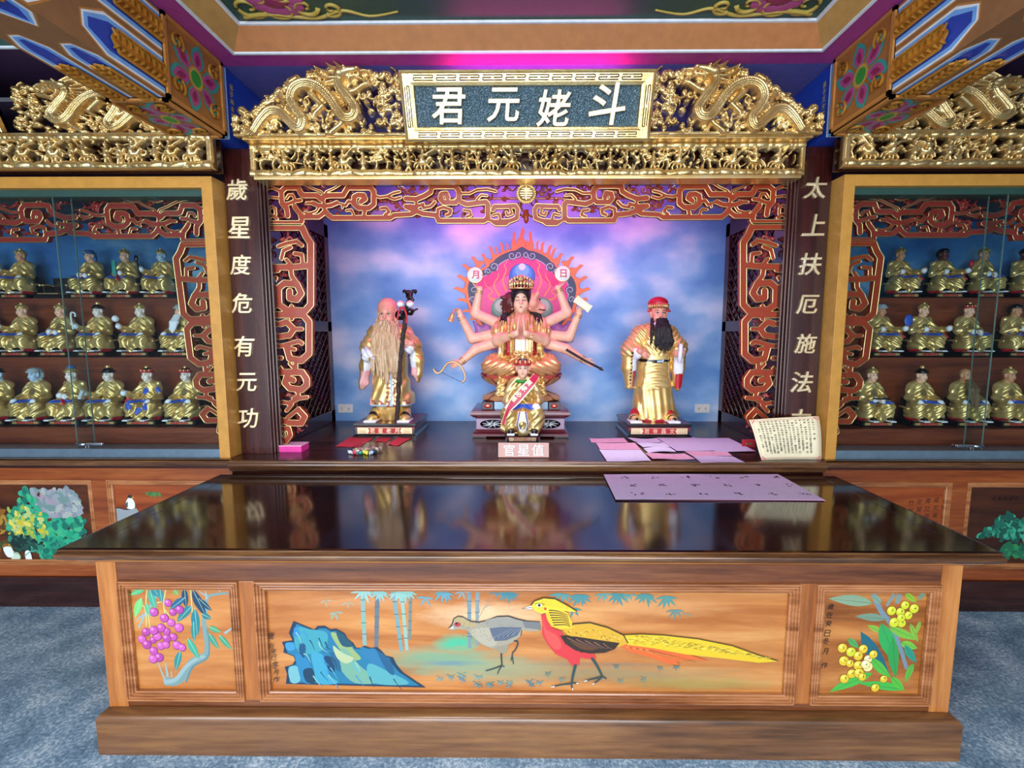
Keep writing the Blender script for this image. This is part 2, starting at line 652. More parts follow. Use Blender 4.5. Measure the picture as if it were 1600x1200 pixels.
class N:
 def __init__(self, name):
  self.m = bpy.data.materials.new(name)
  self.m.use_nodes = True
  self.t = self.m.node_tree
  self.b = self.t.nodes['Principled BSDF']
  self.m.diffuse_color = (0.5, 0.5, 0.5, 1)
 def node(self, ty, **kw):
  n = self.t.nodes.new(ty)
  for k, v in kw.items():
   if k in n.inputs:
    n.inputs[k].default_value = v
   else:
    setattr(n, k, v)
  return n
 def link(self, a, b):
  self.t.links.new(a, b)
 def set(self, **kw):
  for k, v in kw.items():
   self.b.inputs[k.replace('_', ' ')].default_value = v
  return self
 def coords(self, scale=(1, 1, 1), kind='Object', rot=(0, 0, 0)):
  tc = self.node('ShaderNodeTexCoord')
  mp = self.node('ShaderNodeMapping')
  mp.inputs['Scale'].default_value = scale
  mp.inputs['Rotation'].default_value = rot
  self.link(tc.outputs[kind], mp.inputs['Vector'])
  return mp.outputs['Vector']
 def noise(self, vec, scale, detail=3.0, rough=0.55, dist=0.0):
  n = self.node('ShaderNodeTexNoise')
  n.inputs['Scale'].default_value = scale
  n.inputs['Detail'].default_value = detail
  n.inputs['Roughness'].default_value = rough
  n.inputs['Distortion'].default_value = dist
  self.link(vec, n.inputs['Vector'])
  return n.outputs['Fac']
 def ramp(self, fac, stops, interp='LINEAR'):
  r = self.node('ShaderNodeValToRGB')
  r.color_ramp.interpolation = interp
  e = r.color_ramp.elements
  while len(e) < len(stops):
   e.new(0.5)
  for i, (p, c) in enumerate(stops):
   e[i].position = p
   e[i].color = lin(c) if not (isinstance(c, tuple) and len(c) == 4) else c
  self.link(fac, r.inputs['Fac'])
  return r.outputs['Color']
 def bump(self, h, strength=0.3, dist=0.01):
  b = self.node('ShaderNodeBump')
  b.inputs['Strength'].default_value = strength
  b.inputs['Distance'].default_value = dist
  self.link(h, b.inputs['Height'])
  self.link(b.outputs['Normal'], self.b.inputs['Normal'])
 def color(self, sock):
  self.link(sock, self.b.inputs['Base Color'])
def plain(name, c, rough=0.5, metal=0.0, spec=0.5, coat=0.0):
 n = N(name)
 n.set(Base_Color=lin(c), Roughness=rough, Metallic=metal, Specular_IOR_Level=spec, Coat_Weight=coat)
 f = n.noise(n.coords(), 22.0, 2.0)
 col = lin(c)
 n.color(n.ramp(f, [(0.3, tuple(x * 0.9 for x in col[:3]) + (1,)), (0.7, tuple(min(1, x * 1.08) for x in col[:3]) + (1,))]))
 return n.m
def gold(name, c1, c2, rough=0.3, bump=0.35, bscale=120, metal=1.0):
 n = N(name)
 v = n.coords()
 f = n.noise(v, 9.0, 4.0)
 n.color(n.ramp(f, [(0.3, c1), (0.7, c2)]))
 n.set(Metallic=metal, Roughness=rough)
 h = n.noise(v, bscale, 3.0)
 n.bump(h, bump, 0.004)
 return n.m
def wood(name, dark, mid, light, rough=0.25, along='x', scale=1.0, coat=0.3, wavy=4.0):
 n = N(name)
 s = {'x': (0.5, 6, 7), 'y': (6, 0.5, 7), 'z': (6, 6, 0.5)}[along]
 s = tuple(a * scale for a in s)
 v = n.coords(s)
 f1 = n.noise(v, 2.2, 6.0, 0.62, 0.6)
 v2 = n.coords(tuple(a * 5 for a in s))
 f2 = n.noise(v2, 4.0, 3.0, 0.5)
 mx = n.node('ShaderNodeMath', operation='MULTIPLY_ADD')
 n.link(f2, mx.inputs[0]); mx.inputs[1].default_value = 0.35
 n.link(f1, mx.inputs[2])
 n.color(n.ramp(mx.outputs[0], [(0.46, dark), (0.66, mid), (0.9, light)]))
 n.set(Roughness=rough, Coat_Weight=coat, Coat_Roughness=0.12)
 n.bump(mx.outputs[0], 0.08, 0.002)
 return n.m
M_GOLD = gold('gold_leaf', '#d8b06a', '#f2d8a0', 0.28, 0.4, 90, 0.85)
M_GOLD_CARVE = gold('gold_carving', '#cfa865', '#efd59c', 0.27, 0.4, 140, 0.8)
M_GOLD_ROBE = gold('gold_robe', '#dcae5c', '#f4d692', 0.33, 0.2, 60, 0.6)
M_GOLD_OLD = gold('aged_gold_robe', '#b8924a', '#f0d494', 0.3, 0.4, 70, 0.62)
M_GOLD_WARM = gold('copper_gold_robe', '#dc9060', '#f5c48c', 0.33, 0.15, 50, 0.55)
M_GOLD_LINE = gold('gold_line', '#e8c27a', '#f7e0a8', 0.35, 0.1, 60)
M_GOLD_LETTER = gold('gold_lettering', '#e6cb98', '#f6e6c2', 0.42, 0.2, 50, 0.75)
M_RED_LACQ = plain('red_lacquer', '#95300f', 0.42, 0, 0.4, 0.1)
M_RED_LACQ_D = plain('red_carving', '#8e2a20', 0.38, 0, 0.5, 0.2)
M_WOOD_DK = wood('dark_rosewood', '#220c0a', '#3a1613', '#4d221c', 0.2, 'z', 1.0, 0.4)
M_WOOD_DKX = wood('dark_rosewood_board', '#1e0b08', '#2e130e', '#432018', 0.2, 'x', 1.0, 0.4)
M_WOOD_TOP = wood('glossy_dark_top', '#130604', '#200c07', '#2e130b', 0.1, 'x', 0.8, 0.6)
M_WOOD_CNT = wood('counter_top_wood', '#1e0b08', '#33150f', '#46201a', 0.24, 'x', 0.8, 0.05)
M_WOOD_EDGE = wood('brown_edge_wood', '#3d2414', '#5f3d22', '#86603a', 0.22, 'x', 1.0, 0.6)
M_WOOD_RAIL = wood('brown_rail_wood', '#4a2613', '#6e3d1f', '#8f5730', 0.25, 'x', 0.8, 0.5)
M_WOOD_MID = wood('orange_brown_wood', '#8a4a1e', '#b06a30', '#cf8d4c', 0.3, 'x', 0.7, 0.4)
M_WOOD_MIDZ = wood('orange_brown_stile', '#83481e', '#a9642c', '#c78444', 0.3, 'z', 0.7, 0.4)
M_WOOD_FRAME = wood('frame_moulding_wood', '#7a4524', '#a66a3e', '#c98d5c', 0.25, 'x', 1.2, 0.5)
M_WOOD_PLINTH = wood('plinth_wood', '#3f2814', '#70492a', '#96693c', 0.27, 'x', 0.5, 0.5)
M_WOOD_WING = wood('red_brown_wing_wood', '#6a2f12', '#8d451c', '#a85f2c', 0.3, 'x', 0.7, 0.4)
M_TIER = wood('tier_wood', '#4c2012', '#6e321c', '#874626', 0.3, 'x', 0.8, 0.2)
M_CABFRAME = plain('ochre_frame', '#c08a3c', 0.35)
M_BLUE = plain('ultramarine_paint', '#1a3fa8', 0.45)
M_BLUE_L = plain('light_blue_paint', '#6fa6e6', 0.5)
M_WHITE = plain('white_paint', '#dfe6ee', 0.5)
M_OCHRE = plain('ochre_paint', '#b5793a', 0.45)
M_BROWN_P = plain('brown_paint', '#8a5f3c', 0.5)
M_PINKB = plain('magenta_band_paint', '#a23c86', 0.5)
M_COFFER = plain('coffer_brown_paint', '#b0713f', 0.5)
M_COFFER2 = plain('coffer_tan_paint', '#b58d4e', 0.5)
M_FIELD = plain('brown_orange_field', '#9c6430', 0.45)
M_GREEN_D = plain('dark_green_paint', '#17463c', 0.5)
M_PURPLE = plain('blue_violet_paint', '#5a5a98', 0.5)
M_AISLE_P = plain('dull_purple_paint', '#3a2346', 0.6)
M_AISLE_G = plain('dull_green_paint', '#23473f', 0.6)
M_AISLE_S = plain('slate_paint', '#4a5060', 0.6)
M_ORN_GOLD = plain('scroll_yellow_paint', '#b39a45', 0.45)
M_ORN_OCH = gold('carved_ochre', '#a86d22', '#d39a3f', 0.4, 0.3, 60, 0.55)
M_LOTUS = plain('lotus_pink_paint', '#a8467e', 0.5)
M_LOTUS_D = plain('lotus_crimson_paint', '#8a1f52', 0.5)
M_TEAL = plain('teal_paint', '#2f8f8a', 0.5)
M_GREEN = plain('leaf_green_paint', '#2e8a35', 0.5)
M_BLACK = plain('black_lacquer', '#0d0c10', 0.25, 0, 0.5, 0.3)
M_SKIN = plain('pale_skin_paint', '#eab69c', 0.42)
M_SKIN_W = plain('white_skin_paint', '#e8d8d0', 0.42)
M_SKIN_P = plain('pink_skin_paint', '#e39a86', 0.42)
M_SKIN_D = plain('dark_red_skin_paint', '#5a2424', 0.4)
M_SKIN_B = plain('pale_blue_skin_paint', '#a9c2dc', 0.42)
M_SKIN_T = plain('tan_skin_paint', '#c98f6c', 0.42)
M_RED = plain('crimson_paint', '#b5182c', 0.4)
M_RED_LIP = plain('lip_red_paint', '#a3302c', 0.4)
M_INK = plain('black_ink', '#120f12', 0.6)
M_CLOTHW = plain('white_lining_paint', '#e6e8f2', 0.5)
M_PINKC = plain('pink_lining_paint', '#eeb4b8', 0.5)
M_BLUEC = plain('robe_blue_paint', '#3355b8', 0.42)
M_HAIRB = plain('black_hair', '#141013', 0.45)
M_BEARD = None
def floor_mat():
 n = N('blue_grey_terrazzo')
 v = n.coords()
 f = n.noise(v, 70.0, 5.0, 0.75)
 g = n.noise(v, 6.0, 4.0)
 mx = n.node('ShaderNodeMath', operation='MULTIPLY_ADD')
 n.link(g, mx.inputs[0]); mx.inputs[1].default_value = 0.5; n.link(f, mx.inputs[2])
 n.color(n.ramp(mx.outputs[0], [(0.52, '#43596c'), (0.74, '#7797ae'), (0.95, '#d4e2ea')]))
 n.set(Roughness=0.4)
 n.bump(f, 0.15, 0.004)
 return n.m
M_FLOOR = floor_mat()
def sky_mat():
 n = N('painted_sky')
 v = n.coords((1.0, 1.0, 1.5))
 f = n.noise(v, 2.3, 3.0, 0.42, 0.0)
 n.color(n.ramp(f, [(0.36, '#5c94cf'), (0.5, '#7fb0de'), (0.62, '#b3cdea'), (0.76, '#dde8f6')]))
 n.set(Roughness=0.55)
 return n.m
M_SKY = sky_mat()
def skycab_mat():
 n = N('painted_sky_cabinet')
 v = n.coords((1.0, 1.0, 1.5))
 f = n.noise(v, 2.0, 6.0, 0.55, 0.3)
 n.color(n.ramp(f, [(0.36, '#27589a'), (0.54, '#3d78b4'), (0.72, '#86b0d0')]))
 n.set(Roughness=0.5)
 return n.m
M_SKYC = skycab_mat()
def plaque_mat():
 n = N('hammered_slate_ground')
 v = n.coords()
 vo = n.node('ShaderNodeTexVoronoi')
 vo.inputs['Scale'].default_value = 130
 n.link(v, vo.inputs['Vector'])
 f = n.noise(v, 160.0, 3.0, 0.7)
 n.color(n.ramp(f, [(0.35, '#20353f'), (0.55, '#47616d'), (0.72, '#9fb4bd')]))
 n.set(Roughness=0.35, Metallic=0.3)
 n.bump(vo.outputs['Distance'], 0.7, 0.006)
 return n.m
M_SLATE = plaque_mat()
def hair_mat(name, a, b, c):
 n = N(name)
 v = n.coords((60, 60, 2.5))
 f = n.noise(v, 2.0, 4.0, 0.6)
 n.color(n.ramp(f, [(0.3, a), (0.5, b), (0.72, c)]))
 n.set(Roughness=0.5)
 n.bump(f, 0.9, 0.01)
 return n.m
M_BEARD = hair_mat('straw_beard_hair', '#a27c56', '#cfac86', '#ecd8bd')
M_BEARDK = hair_mat('black_beard_hair', '#0c090b', '#1a1418', '#332a30')
def glass_mat():
 m = bpy.data.materials.new('clear_glass')
 m.use_nodes = True
 t = m.node_tree
 t.nodes.clear()
 out = t.nodes.new('ShaderNodeOutputMaterial')
 tr = t.nodes.new('ShaderNodeBsdfTransparent')
 gl = t.nodes.new('ShaderNodeBsdfGlossy')
 tr.inputs['Color'].default_value = (0.9, 0.95, 0.94, 1)
 gl.inputs['Roughness'].default_value = 0.02
 lw = t.nodes.new('ShaderNodeLayerWeight')
 pw = t.nodes.new('ShaderNodeMath'); pw.operation = 'POWER'; pw.inputs[1].default_value = 4.0
 t.links.new(lw.outputs['Facing'], pw.inputs[0])
 fr = t.nodes.new('ShaderNodeMath'); fr.operation = 'MULTIPLY_ADD'; fr.inputs[1].default_value = 0.5; fr.inputs[2].default_value = 0.025
 t.links.new(pw.outputs[0], fr.inputs[0])
 mx = t.nodes.new('ShaderNodeMixShader')
 t.links.new(fr.outputs[0], mx.inputs[0])
 t.links.new(tr.outputs[0], mx.inputs[1])
 t.links.new(gl.outputs[0], mx.inputs[2])
 t.links.new(mx.outputs[0], out.inputs['Surface'])
 return m
M_GLASS = glass_mat()
M_GLASS_EDGE = plain('green_glass_edge', '#5f7a74', 0.15)
M_ALU = plain('blue_grey_aluminium', '#7f97a8', 0.25, 0.6)
M_PEDRED = plain('dark_red_lacquer', '#64202c', 0.28, 0, 0.5, 0.4)
M_STEEL = plain('chrome', '#d9dde2', 0.15, 1.0)
def lamp_mat(name, c, s):
 m = bpy.data.materials.new(name)
 m.use_nodes = True
 b = m.node_tree.nodes['Principled BSDF']
 b.inputs['Base Color'].default_value = lin(c)
 b.inputs['Emission Color'].default_value = lin(c)
 b.inputs['Emission Strength'].default_value = s
 return m
def part(name, bm, mats, root, smooth=False):
 o = obj(name, bm, mats, root, smooth)
 if root is not None and root.type == 'EMPTY':
  o.location = -root.location
 return o
def partm(name, me, mats, root):
 o = mesh_obj(name, me, mats, root)
 if root is not None and root.type == 'EMPTY':
  o.location = -root.location
 return o
ZC = 0.92       # counter top
ZD = 0.85       # desk top
Y_BACK = 3.85   # alcove back wall
Z_CEIL = 3.05
bm = B(); box(bm, -5, 5, -3.2, 4.0, -0.1, 0.0)
struct(obj('floor', bm, M_FLOOR))
def coffer(root_name, x0, x1, y0, y1, mb, ms, ms2, mp, border):
 X0, X1, Y0, Y1 = border
 bm = B()
 rows = ring(bm, (x0, x1, y0, y1), [(0, 0)], horiz(Z_CEIL))
 outer = [bm.verts.new((a, b, Z_CEIL)) for a, b in ((X0, Y0), (X1, Y0), (X1, Y1), (X0, Y1))]
 for k in range(4):
  bm.faces.new((outer[k], outer[(k + 1) % 4], rows[0][(k + 1) % 4], rows[0][k]))
 c = struct(obj(root_name, bm, mb))
 d, h = 0.085, 0.093
 bm = B()
 r0 = [bm.verts.new((a, b, Z_CEIL)) for a, b in ((x0, y0), (x1, y0), (x1, y1), (x0, y1))]
 r1 = [bm.verts.new((a, b, Z_CEIL + h)) for a, b in ((x0 + d, y0 + d), (x1 - d, y0 + d), (x1 - d, y1 - d), (x0 + d, y1 - d))]
 for k in range(4):
  f = bm.faces.new((r0[k], r0[(k + 1) % 4], r1[(k + 1) % 4], r1[k]))
  f.material_index = k % 2
 obj('coffer_side', bm, [ms, ms2], c)
 bm = B()
 box(bm, x0 + d, x1 - d, y0 + d, y1 - d, Z_CEIL + h, Z_CEIL + h + 0.02)
 pn = obj('coffer_panel', bm, mp, c)
 bm = B()
 w = 0.012
 for (a0, a1, b0, b1, z) in ((x0, x1, y0, y1, Z_CEIL), (x0 + d, x1 - d, y0 + d, y1 - d, Z_CEIL + h - 0.006)):
  ring(bm, (a0, a1, b0, b1), [(-0.001, 0.004), (-0.001, -0.008), (w, -0.008), (w, 0.004)], horiz(z))
 obj('fillet', bm, M_WHITE, c)
 return c
CE = coffer('ceiling', -1.47, 1.47, -1.6, 2.51, M_PINKB, M_COFFER, M_COFFER2, M_GREEN_D, (-1.62, 1.62, -3.2, 2.635))
coffer('ceiling_left', -4.2, -2.15, -1.6, 2.45, M_AISLE_P, M_AISLE_G, M_AISLE_G, M_AISLE_S, (-5, -1.84, -3.2, 2.95))
coffer('ceiling_right', 2.15, 4.2, -1.6, 2.45, M_AISLE_P, M_AISLE_G, M_AISLE_G, M_AISLE_S, (1.84, 5, -3.2, 2.95))
bm = B(); box(bm, -1.62, 1.62, 2.635, 3.05, Z_CEIL, Z_CEIL + 0.02)
struct(obj('ceiling_back', bm, M_PURPLE))
bm = B(); box(bm, -5, 5, -3.2, 4.0, 3.30, 3.4)
struct(obj('roof', bm, M_AISLE_S))
zp = Z_CEIL + 0.093
def scroll(bm, c, R, a0, cw, r=0.011, turns=1.2):
 pts = []
 for i in range(22):
  t = i / 21
  rr = R * (1 - 0.8 * t)
  an = a0 + cw * turns * 2 * pi * t
  pts.append((c[0] + rr * cos(an), c[1] + rr * sin(an), zp - 0.003))
 tube(bm, pts, [r * (1 - 0.5 * i / 21) for i in range(22)], 6)
bm = B()
for s in (-1, 1):
 for (dx, dy, R, a0, cw) in ((0.10, 0.10, 0.075, 0.4, 1), (0.24, 0.09, 0.07, 2.6, -1), (0.36, 0.10, 0.06, 0.2, 1), (0.10, 0.26, 0.07, -1.2, -1),
        (0.48, 0.085, 0.05, 2.4, -1), (0.28, 0.2, 0.06, 1.0, 1), (0.12, 0.4, 0.06, 0.0, 1), (0.17, 0.16, 0.05, 3.6, 1)):
  scroll(bm, (s * (1.385 - dx), 2.425 - dy), R, a0 if s < 0 else pi - a0, cw * -s)
 tube(bm, spline([(s * (1.38 - 0.04), 2.39, zp - .003), (s * 1.2, 2.37, zp - .003), (s * 1.0, 2.40, zp - .003), (s * 0.86, 2.35, zp - .003), (s * 0.74, 2.39, zp - .003), (s * 0.6, 2.36, zp - .003)], 6), [0.013 - 0.0003 * i for i in range(31)], 6)
obj('scroll_painting', bm, M_ORN_GOLD, CE)
bm = B()
for s in (-1, 1):
 for k in range(7):
  a = pi * k / 6
  ball(bm, (s * 1.14 + 0.09 * cos(a), 2.29 + 0.07 * sin(a), zp - 0.004), 0.04, 0, 10, (1, 0.8, 0.15))
 ball(bm, (s * 1.14, 2.29, zp - 0.006), 0.05, 1, 10, (1.2, 0.8, 0.15))
obj('lotus_painting', bm, [M_LOTUS, M_LOTUS_D], CE)
def wall(name, x0, x1, y0, y1, z0, z1, m):
 bm = B(); box(bm, x0, x1, y0, y1, z0, z1)
 return struct(obj(name, bm, m))
wall('wall_lintel', -1.62, 1.62, 3.00, 3.05, 2.56, 3.05, M_PURPLE)
wall('wall_back_left', -5, -1.78, 3.0, 3.05, 2.51, 3.05, M_AISLE_P)
wall('wall_back_right', 1.78, 5, 3.0, 3.05, 2.51, 3.05, M_AISLE_P)
wall('wall_left', -5.1, -5, -3.2, 4.0, 0, 3.3, M_AISLE_S)
wall('wall_right', 5, 5.1, -3.2, 4.0, 0, 3.3, M_AISLE_S)
wall('wall_back', -1.62, 1.62, Y_BACK, Y_BACK + 0.05, ZC, 2.9, M_SKY)
wall('wall_inner_left', -1.68, -1.62, 2.92, Y_BACK + 0.05, ZC, 2.9, M_WOOD_DK)
wall('wall_inner_right', 1.62, 1.68, 2.92, Y_BACK + 0.05, ZC, 2.9, M_WOOD_DK)
wall('ceiling_inner', -1.68, 1.68, 2.92, Y_BACK + 0.05, 2.9, 2.95, M_PURPLE)
def beam(side):
 lr = 'left' if side < 0 else 'right'
 xi, xo, zb = 1.60, 1.87, 2.685
 root = thing('painted_beam', ('blue painted ceiling beam with gold flower panel above the %s pillar' % lr), 'beam', (side * xi, 2.0, zb))
 bm = B()
 box(bm, min(side * xi, side * xo), max(side * xi, side * xo), -3.0, 2.98, zb, Z_CEIL - 0.002)
 part('beam_body', bm, M_BLUE, root)
 inner = lambda s, t, h: (side * (xi - h * 6), s, zb + t)          # t: up the inner face
 under = lambda s, t, h: (side * (xi + t), s, zb - h * 6)           # t: outward along the soffit
 S1, S2 = 2.60, 2.19
 def face(mapf, W, nm, rows):
  p = Paint(lambda a, b, h: mapf(a, b, h * 0.2), [M_BLUE])
  p.poly([(S1 + 0.035, 0), (S1, 0), (S1, W), (S1 + 0.035, W)], M_BLUE_L)
  p.poly([(S1 + 0.043, 0), (S1 + 0.035, 0), (S1 + 0.035, W), (S1 + 0.043, W)], M_WHITE)
  p.poly([(S2, 0), (-1.5, 0), (-1.5, W), (S2, W)], M_BROWN_P)
  hw = W / rows
  for r in range(rows):
   c = hw * (r + 0.5)
   for (s0, s1, tipnear, tipfar) in ((S2, S2 - 0.40, True, False), (S2 - 0.47, S2 - 1.25, True, True), (S2 - 1.32, S2 - 2.6, True, True)):
    off = 0.0 if r % 2 == 0 else 0.05
    s1o = s1 - off
    for k, (inset, m) in enumerate(((0.006, M_OCHRE), (0.013, M_WHITE), (0.022, M_BLUE_L), (0.038, M_BLUE), )):
     h = hw / 2 - inset
     tp = hw * 0.55 - inset * 0.3
     pts = []
     a = s0 - (inset if tipfar else 0)
     b = s1o + inset
     if tipfar:
      pts += [(a - tp, c - h), (a, c), (a - tp, c + h)]
     else:
      pts += [(a, c - h), (a, c + h)]
     pts += [(b + tp, c + h), (b, c + h * 0.35), (b, c - h * 0.35), (b + tp, c - h)]
     p.poly(pts, m)
    p.layer += 0
  return p
 for mapf, W, nm, rows in ((inner, Z_CEIL - zb - 0.004, 'beam_side_panel', 2), (under, xo - xi, 'beam_soffit_panel', 2)):
  p = face(mapf, W, nm, rows)
  part(nm, p.bm, p.mats, root)
  hw = W / rows
  bm = B()
  for r in range(rows):
   c = hw * (r + 0.5)
   for (s0, s1) in ((S2 - 0.0, S2 - 0.27), (S2 - 0.62, S2 - 1.1), (S2 - 1.5, S2 - 2.4)):
    n = max(4, int((s0 - s1) / 0.03))
    w = hw * 0.24
    for k in range(n):
     s = s0 + (s1 - s0) * (k + 0.5) / n
     for q in (-1, 1):
      P = [mapf(s + 0.012, c + q * w * 0.1, 0.0014), mapf(s, c + q * w * 0.5, 0.0022), mapf(s - 0.012, c + q * w * 0.85, 0.0014)]
      tube(bm, P, [0.006, 0.009, 0.003], 5)
    rim = [mapf(s0, c - w, 0.0014), mapf(s1 + 0.03, c - w, 0.0014), mapf(s1, c, 0.0014), mapf(s1 + 0.03, c + w, 0.0014), mapf(s0, c + w, 0.0014)]
    for u, v in zip(rim[:-1], rim[1:]):
     tube(bm, [u, v], 0.006, 5)
    f = bm.faces.new([bm.verts.new(mapf(*q)) for q in ((s0, c - w, 0.0012), (s1 + 0.03, c - w, 0.0012), (s1, c, 0.0012), (s1 + 0.03, c + w, 0.0012), (s0, c + w, 0.0012))])
  part('gilt_inlay', bm, M_ORN_OCH, root, 40)
  bm = B()
  fw = 0.018
  def slab(a0, a1, b0, b1, h0, h1, mi):
   vs = []
   for h in (h0, h1):
    vs += [bm.verts.new(mapf(a, b, h / 6)) for a, b in ((a0, b0), (a1, b0), (a1, b1), (a0, b1))]
   for q in ((0, 1, 2, 3), (4, 5, 6, 7), (0, 1, 5, 4), (1, 2, 6, 5), (2, 3, 7, 6), (3, 0, 4, 7)):
    f = bm.faces.new([vs[i] for i in q]); f.material_index = mi
  slab(S2, S1, 0, W, 0.0, 0.004, 1)
  for a0, a1, b0, b1 in ((S2, S1, 0, fw), (S2, S1, W - fw, W), (S2, S2 + fw, 0, W), (S1 - fw, S1, 0, W)):
   slab(a0, a1, b0, b1, 0, 0.014, 0)
  part('flower_panel_frame', bm, [M_OCHRE, M_FIELD], root)
  p = Paint(lambda a, b, h: mapf(a, b, 0.0009 + h * 0.25), [M_LOTUS])
  cs, ct = (S1 + S2) / 2, W / 2
  L, Wd = (S1 - S2) / 2 - 0.03, W / 2 - 0.03
  n = 6
  for k in range(n):
   a = 2 * pi * k / n + 0.35
   d = Vector((cos(a) * L, sin(a) * Wd))
   nrm = Vector((-d.y, d.x)).normalized()
   def petal(r0, r1, w, m):
    q = []
    for i in range(9):
     t = i / 8
     q.append((cs + d.x * (r0 + (r1 - r0) * t) + nrm.x * w * sin(pi * t), ct + d.y * (r0 + (r1 - r0) * t) + nrm.y * w * sin(pi * t)))
    for i in range(7, 0, -1):
     t = i / 8
     q.append((cs + d.x * (r0 + (r1 - r0) * t) - nrm.x * w * sin(pi * t), ct + d.y * (r0 + (r1 - r0) * t) - nrm.y * w * sin(pi * t)))
    p.poly(q, m)
   petal(0.2, 1.12, 0.046, M_TEAL)
   petal(0.25, 0.95, 0.034, M_LOTUS)
   petal(0.4, 0.8, 0.016, M_LOTUS_D)
  for k, (r, m) in enumerate(((0.3, M_OCHRE), (0.26, M_ORN_GOLD), (0.2, M_GREEN))):
   p.disc((cs, ct), L * r, m, Wd * r * 1.2)
  part('flower_painting', p.bm, p.mats, root)
  bm = B()
  for (u, v) in ((-0.74, -0.62), (0.74, 0.62), (-0.70, 0.66), (0.70, -0.66)):
   pts = []
   for i in range(20):
    t = i / 19
    R = 0.042 * (1 - 0.8 * t)
    an = 5.5 * pi * t * 0.5 + u
    pts.append(mapf(cs + L * u + R * cos(an), ct + Wd * v + R * sin(an), 0.0018))
   tube(bm, pts, 0.006, 5)
  part('gilt_scroll', bm, M_ORN_OCH, root, 40)
 txt = '弟子林金鳳敬獻' if side < 0 else '弟子王文財敬獻'
 bm = B()
 for k, ch in enumerate(txt):
  add_letter(bm, ch, (side * (xi - 0.001), S1 + 0.085, 2.97 - k * 0.037), 0.03, 0, 0.03, 0.01, (0, 0, side * -pi / 2 if side < 0 else -pi / 2))
 return root, part('inscription', bm, M_ORN_GOLD, root)
BEAM_L, insc = beam(-1)
BEAM_R, insc2 = beam(1)
W = bpy.data.worlds.new('day')
SC.world = W
W.use_nodes = True
wb = W.node_tree.nodes['Background']
wb.inputs['Color'].default_value = (0.80, 0.90, 1.0, 1)
wb.inputs['Strength'].default_value = 1.15
def area(name, loc, rot, sx, sy, power, color):
 l = bpy.data.lights.new(name, 'AREA')
 l.shape = 'RECTANGLE'
 l.size, l.size_y = sx, sy
 l.energy = power
 l.color = color
 o = bpy.data.objects.new(name, l)
 o.location = loc
 o.rotation_euler = rot
 COL.objects.link(o)
 return o
area('doorway_daylight', (-1.3, -3.1, 1.7), (radians(90), 0, 0), 6.0, 2.8, 400, (0.86, 0.93, 1.0))
area('alcove_lamp', (0, 3.16, 2.86), (radians(35), 0, 0), 2.0, 0.12, 17, (1.0, 0.10, 0.62))
area('alcove_daylight_tube', (0, 2.99, 2.78), (radians(4), 0, 0), 2.6, 0.08, 17, (0.85, 0.92, 1.0)).data.spread = radians(95)
area('overhead_fill', (-0.2, 0.3, 3.1), (0, 0, 0), 1.4, 1.2, 62, (0.92, 0.96, 1.0))  # unseen overhead fill, added to brighten the floor, desk and papers
area('plaque_uplight', (0.06, 2.63, 2.93), (radians(172), 0, 0), 0.9, 0.04, 4.5, (1.0, 0.05, 0.40))
SC.view_settings.view_transform = 'Standard'
SC.view_settings.look = 'None'
SC.view_settings.gamma = 1
SC.view_settings.use_curve_mapping = False
SC.view_settings.exposure = 0.0
def grooved(w, h=0.016, n=3):
 pr = [(0, 0), (0, h)]
 for k in range(n):
  a = -w * (k + 0.35) / (n + 0.4)
  b = -w * (k + 0.9) / (n + 0.4)
  pr += [(a, h * (1 - 0.10 * k)), (a - 0.002, h * (0.5 - 0.08 * k)), (b, h * (0.62 - 0.08 * k)), (b - 0.001, h * (0.9 - 0.12 * k))]
 pr += [(-w, h * 0.5), (-w, -0.004)]
 return pr
DESK = thing('offering_desk', 'long glossy dark wooden offering desk painted with pheasants on its front', 'desk', (0, 2.1, 0))
DX, DY0, DY1 = 1.74, 1.64, 2.585
bm = B()
prof = [(-0.10, ZD), (-0.012, ZD), (-0.006, ZD - 0.003), (-0.003, ZD - 0.008), (-0.006, ZD - 0.012), (0.0, ZD - 0.016), (0.004, ZD - 0.024), (0.003, ZD - 0.034), (-0.004, ZD - 0.042), (-0.016, ZD - 0.046), (-0.016, ZD - 0.049)]
ring(bm, (-DX, DX, DY0, DY1), [(-0.004, ZD - 0.002)] + prof[2:] + [(-0.05, ZD - 0.049)], horiz())
for f in bm.faces: f.smooth = True
part('edge_moulding', bm, M_WOOD_EDGE, DESK, 50)
bm = B()
r0 = ring(bm, (-DX, DX, DY0, DY1), [(-0.004, ZD - 0.002), (-0.016, ZD), (-0.017, ZD)], horiz())
i0 = [bm.verts.new(v) for v in ((-1.64, 1.815, ZD), (1.64, 1.815, ZD), (1.64, DY1 - 0.07, ZD), (-1.64, DY1 - 0.07, ZD))]
i1 = [bm.verts.new((v.co.x * 0.9985, v.co.y + (0.002 if k < 2 else -0.002), ZD - 0.003)) for k, v in enumerate(i0)]
for k in range(4):
 bm.faces.new((r0[-1][k], r0[-1][(k + 1) % 4], i0[(k + 1) % 4], i0[k]))
 bm.faces.new((i0[k], i0[(k + 1) % 4], i1[(k + 1) % 4], i1[k]))
part('tabletop', bm, M_WOOD_TOP, DESK)
bm = B()
box(bm, -1.6385, 1.6385, 1.816, DY1 - 0.071, ZD - 0.03, ZD - 0.0012)
part('tabletop_panel', bm, M_WOOD_TOP, DESK)
bm = B()
ring(bm, (-1.70, 1.70, 1.68, DY1), [(0, ZD - 0.049), (0.004, ZD - 0.056), (0.0, ZD - 0.064), (-0.012, ZD - 0.074), (-0.03, ZD - 0.078)], horiz())
part('bed_moulding', bm, M_WOOD_MID, DESK, 50)
YB = 1.705
bm = B(); box(bm, -1.64, 1.64, YB + 0.03, DY1 - 0.02, 0.16, ZD - 0.05)
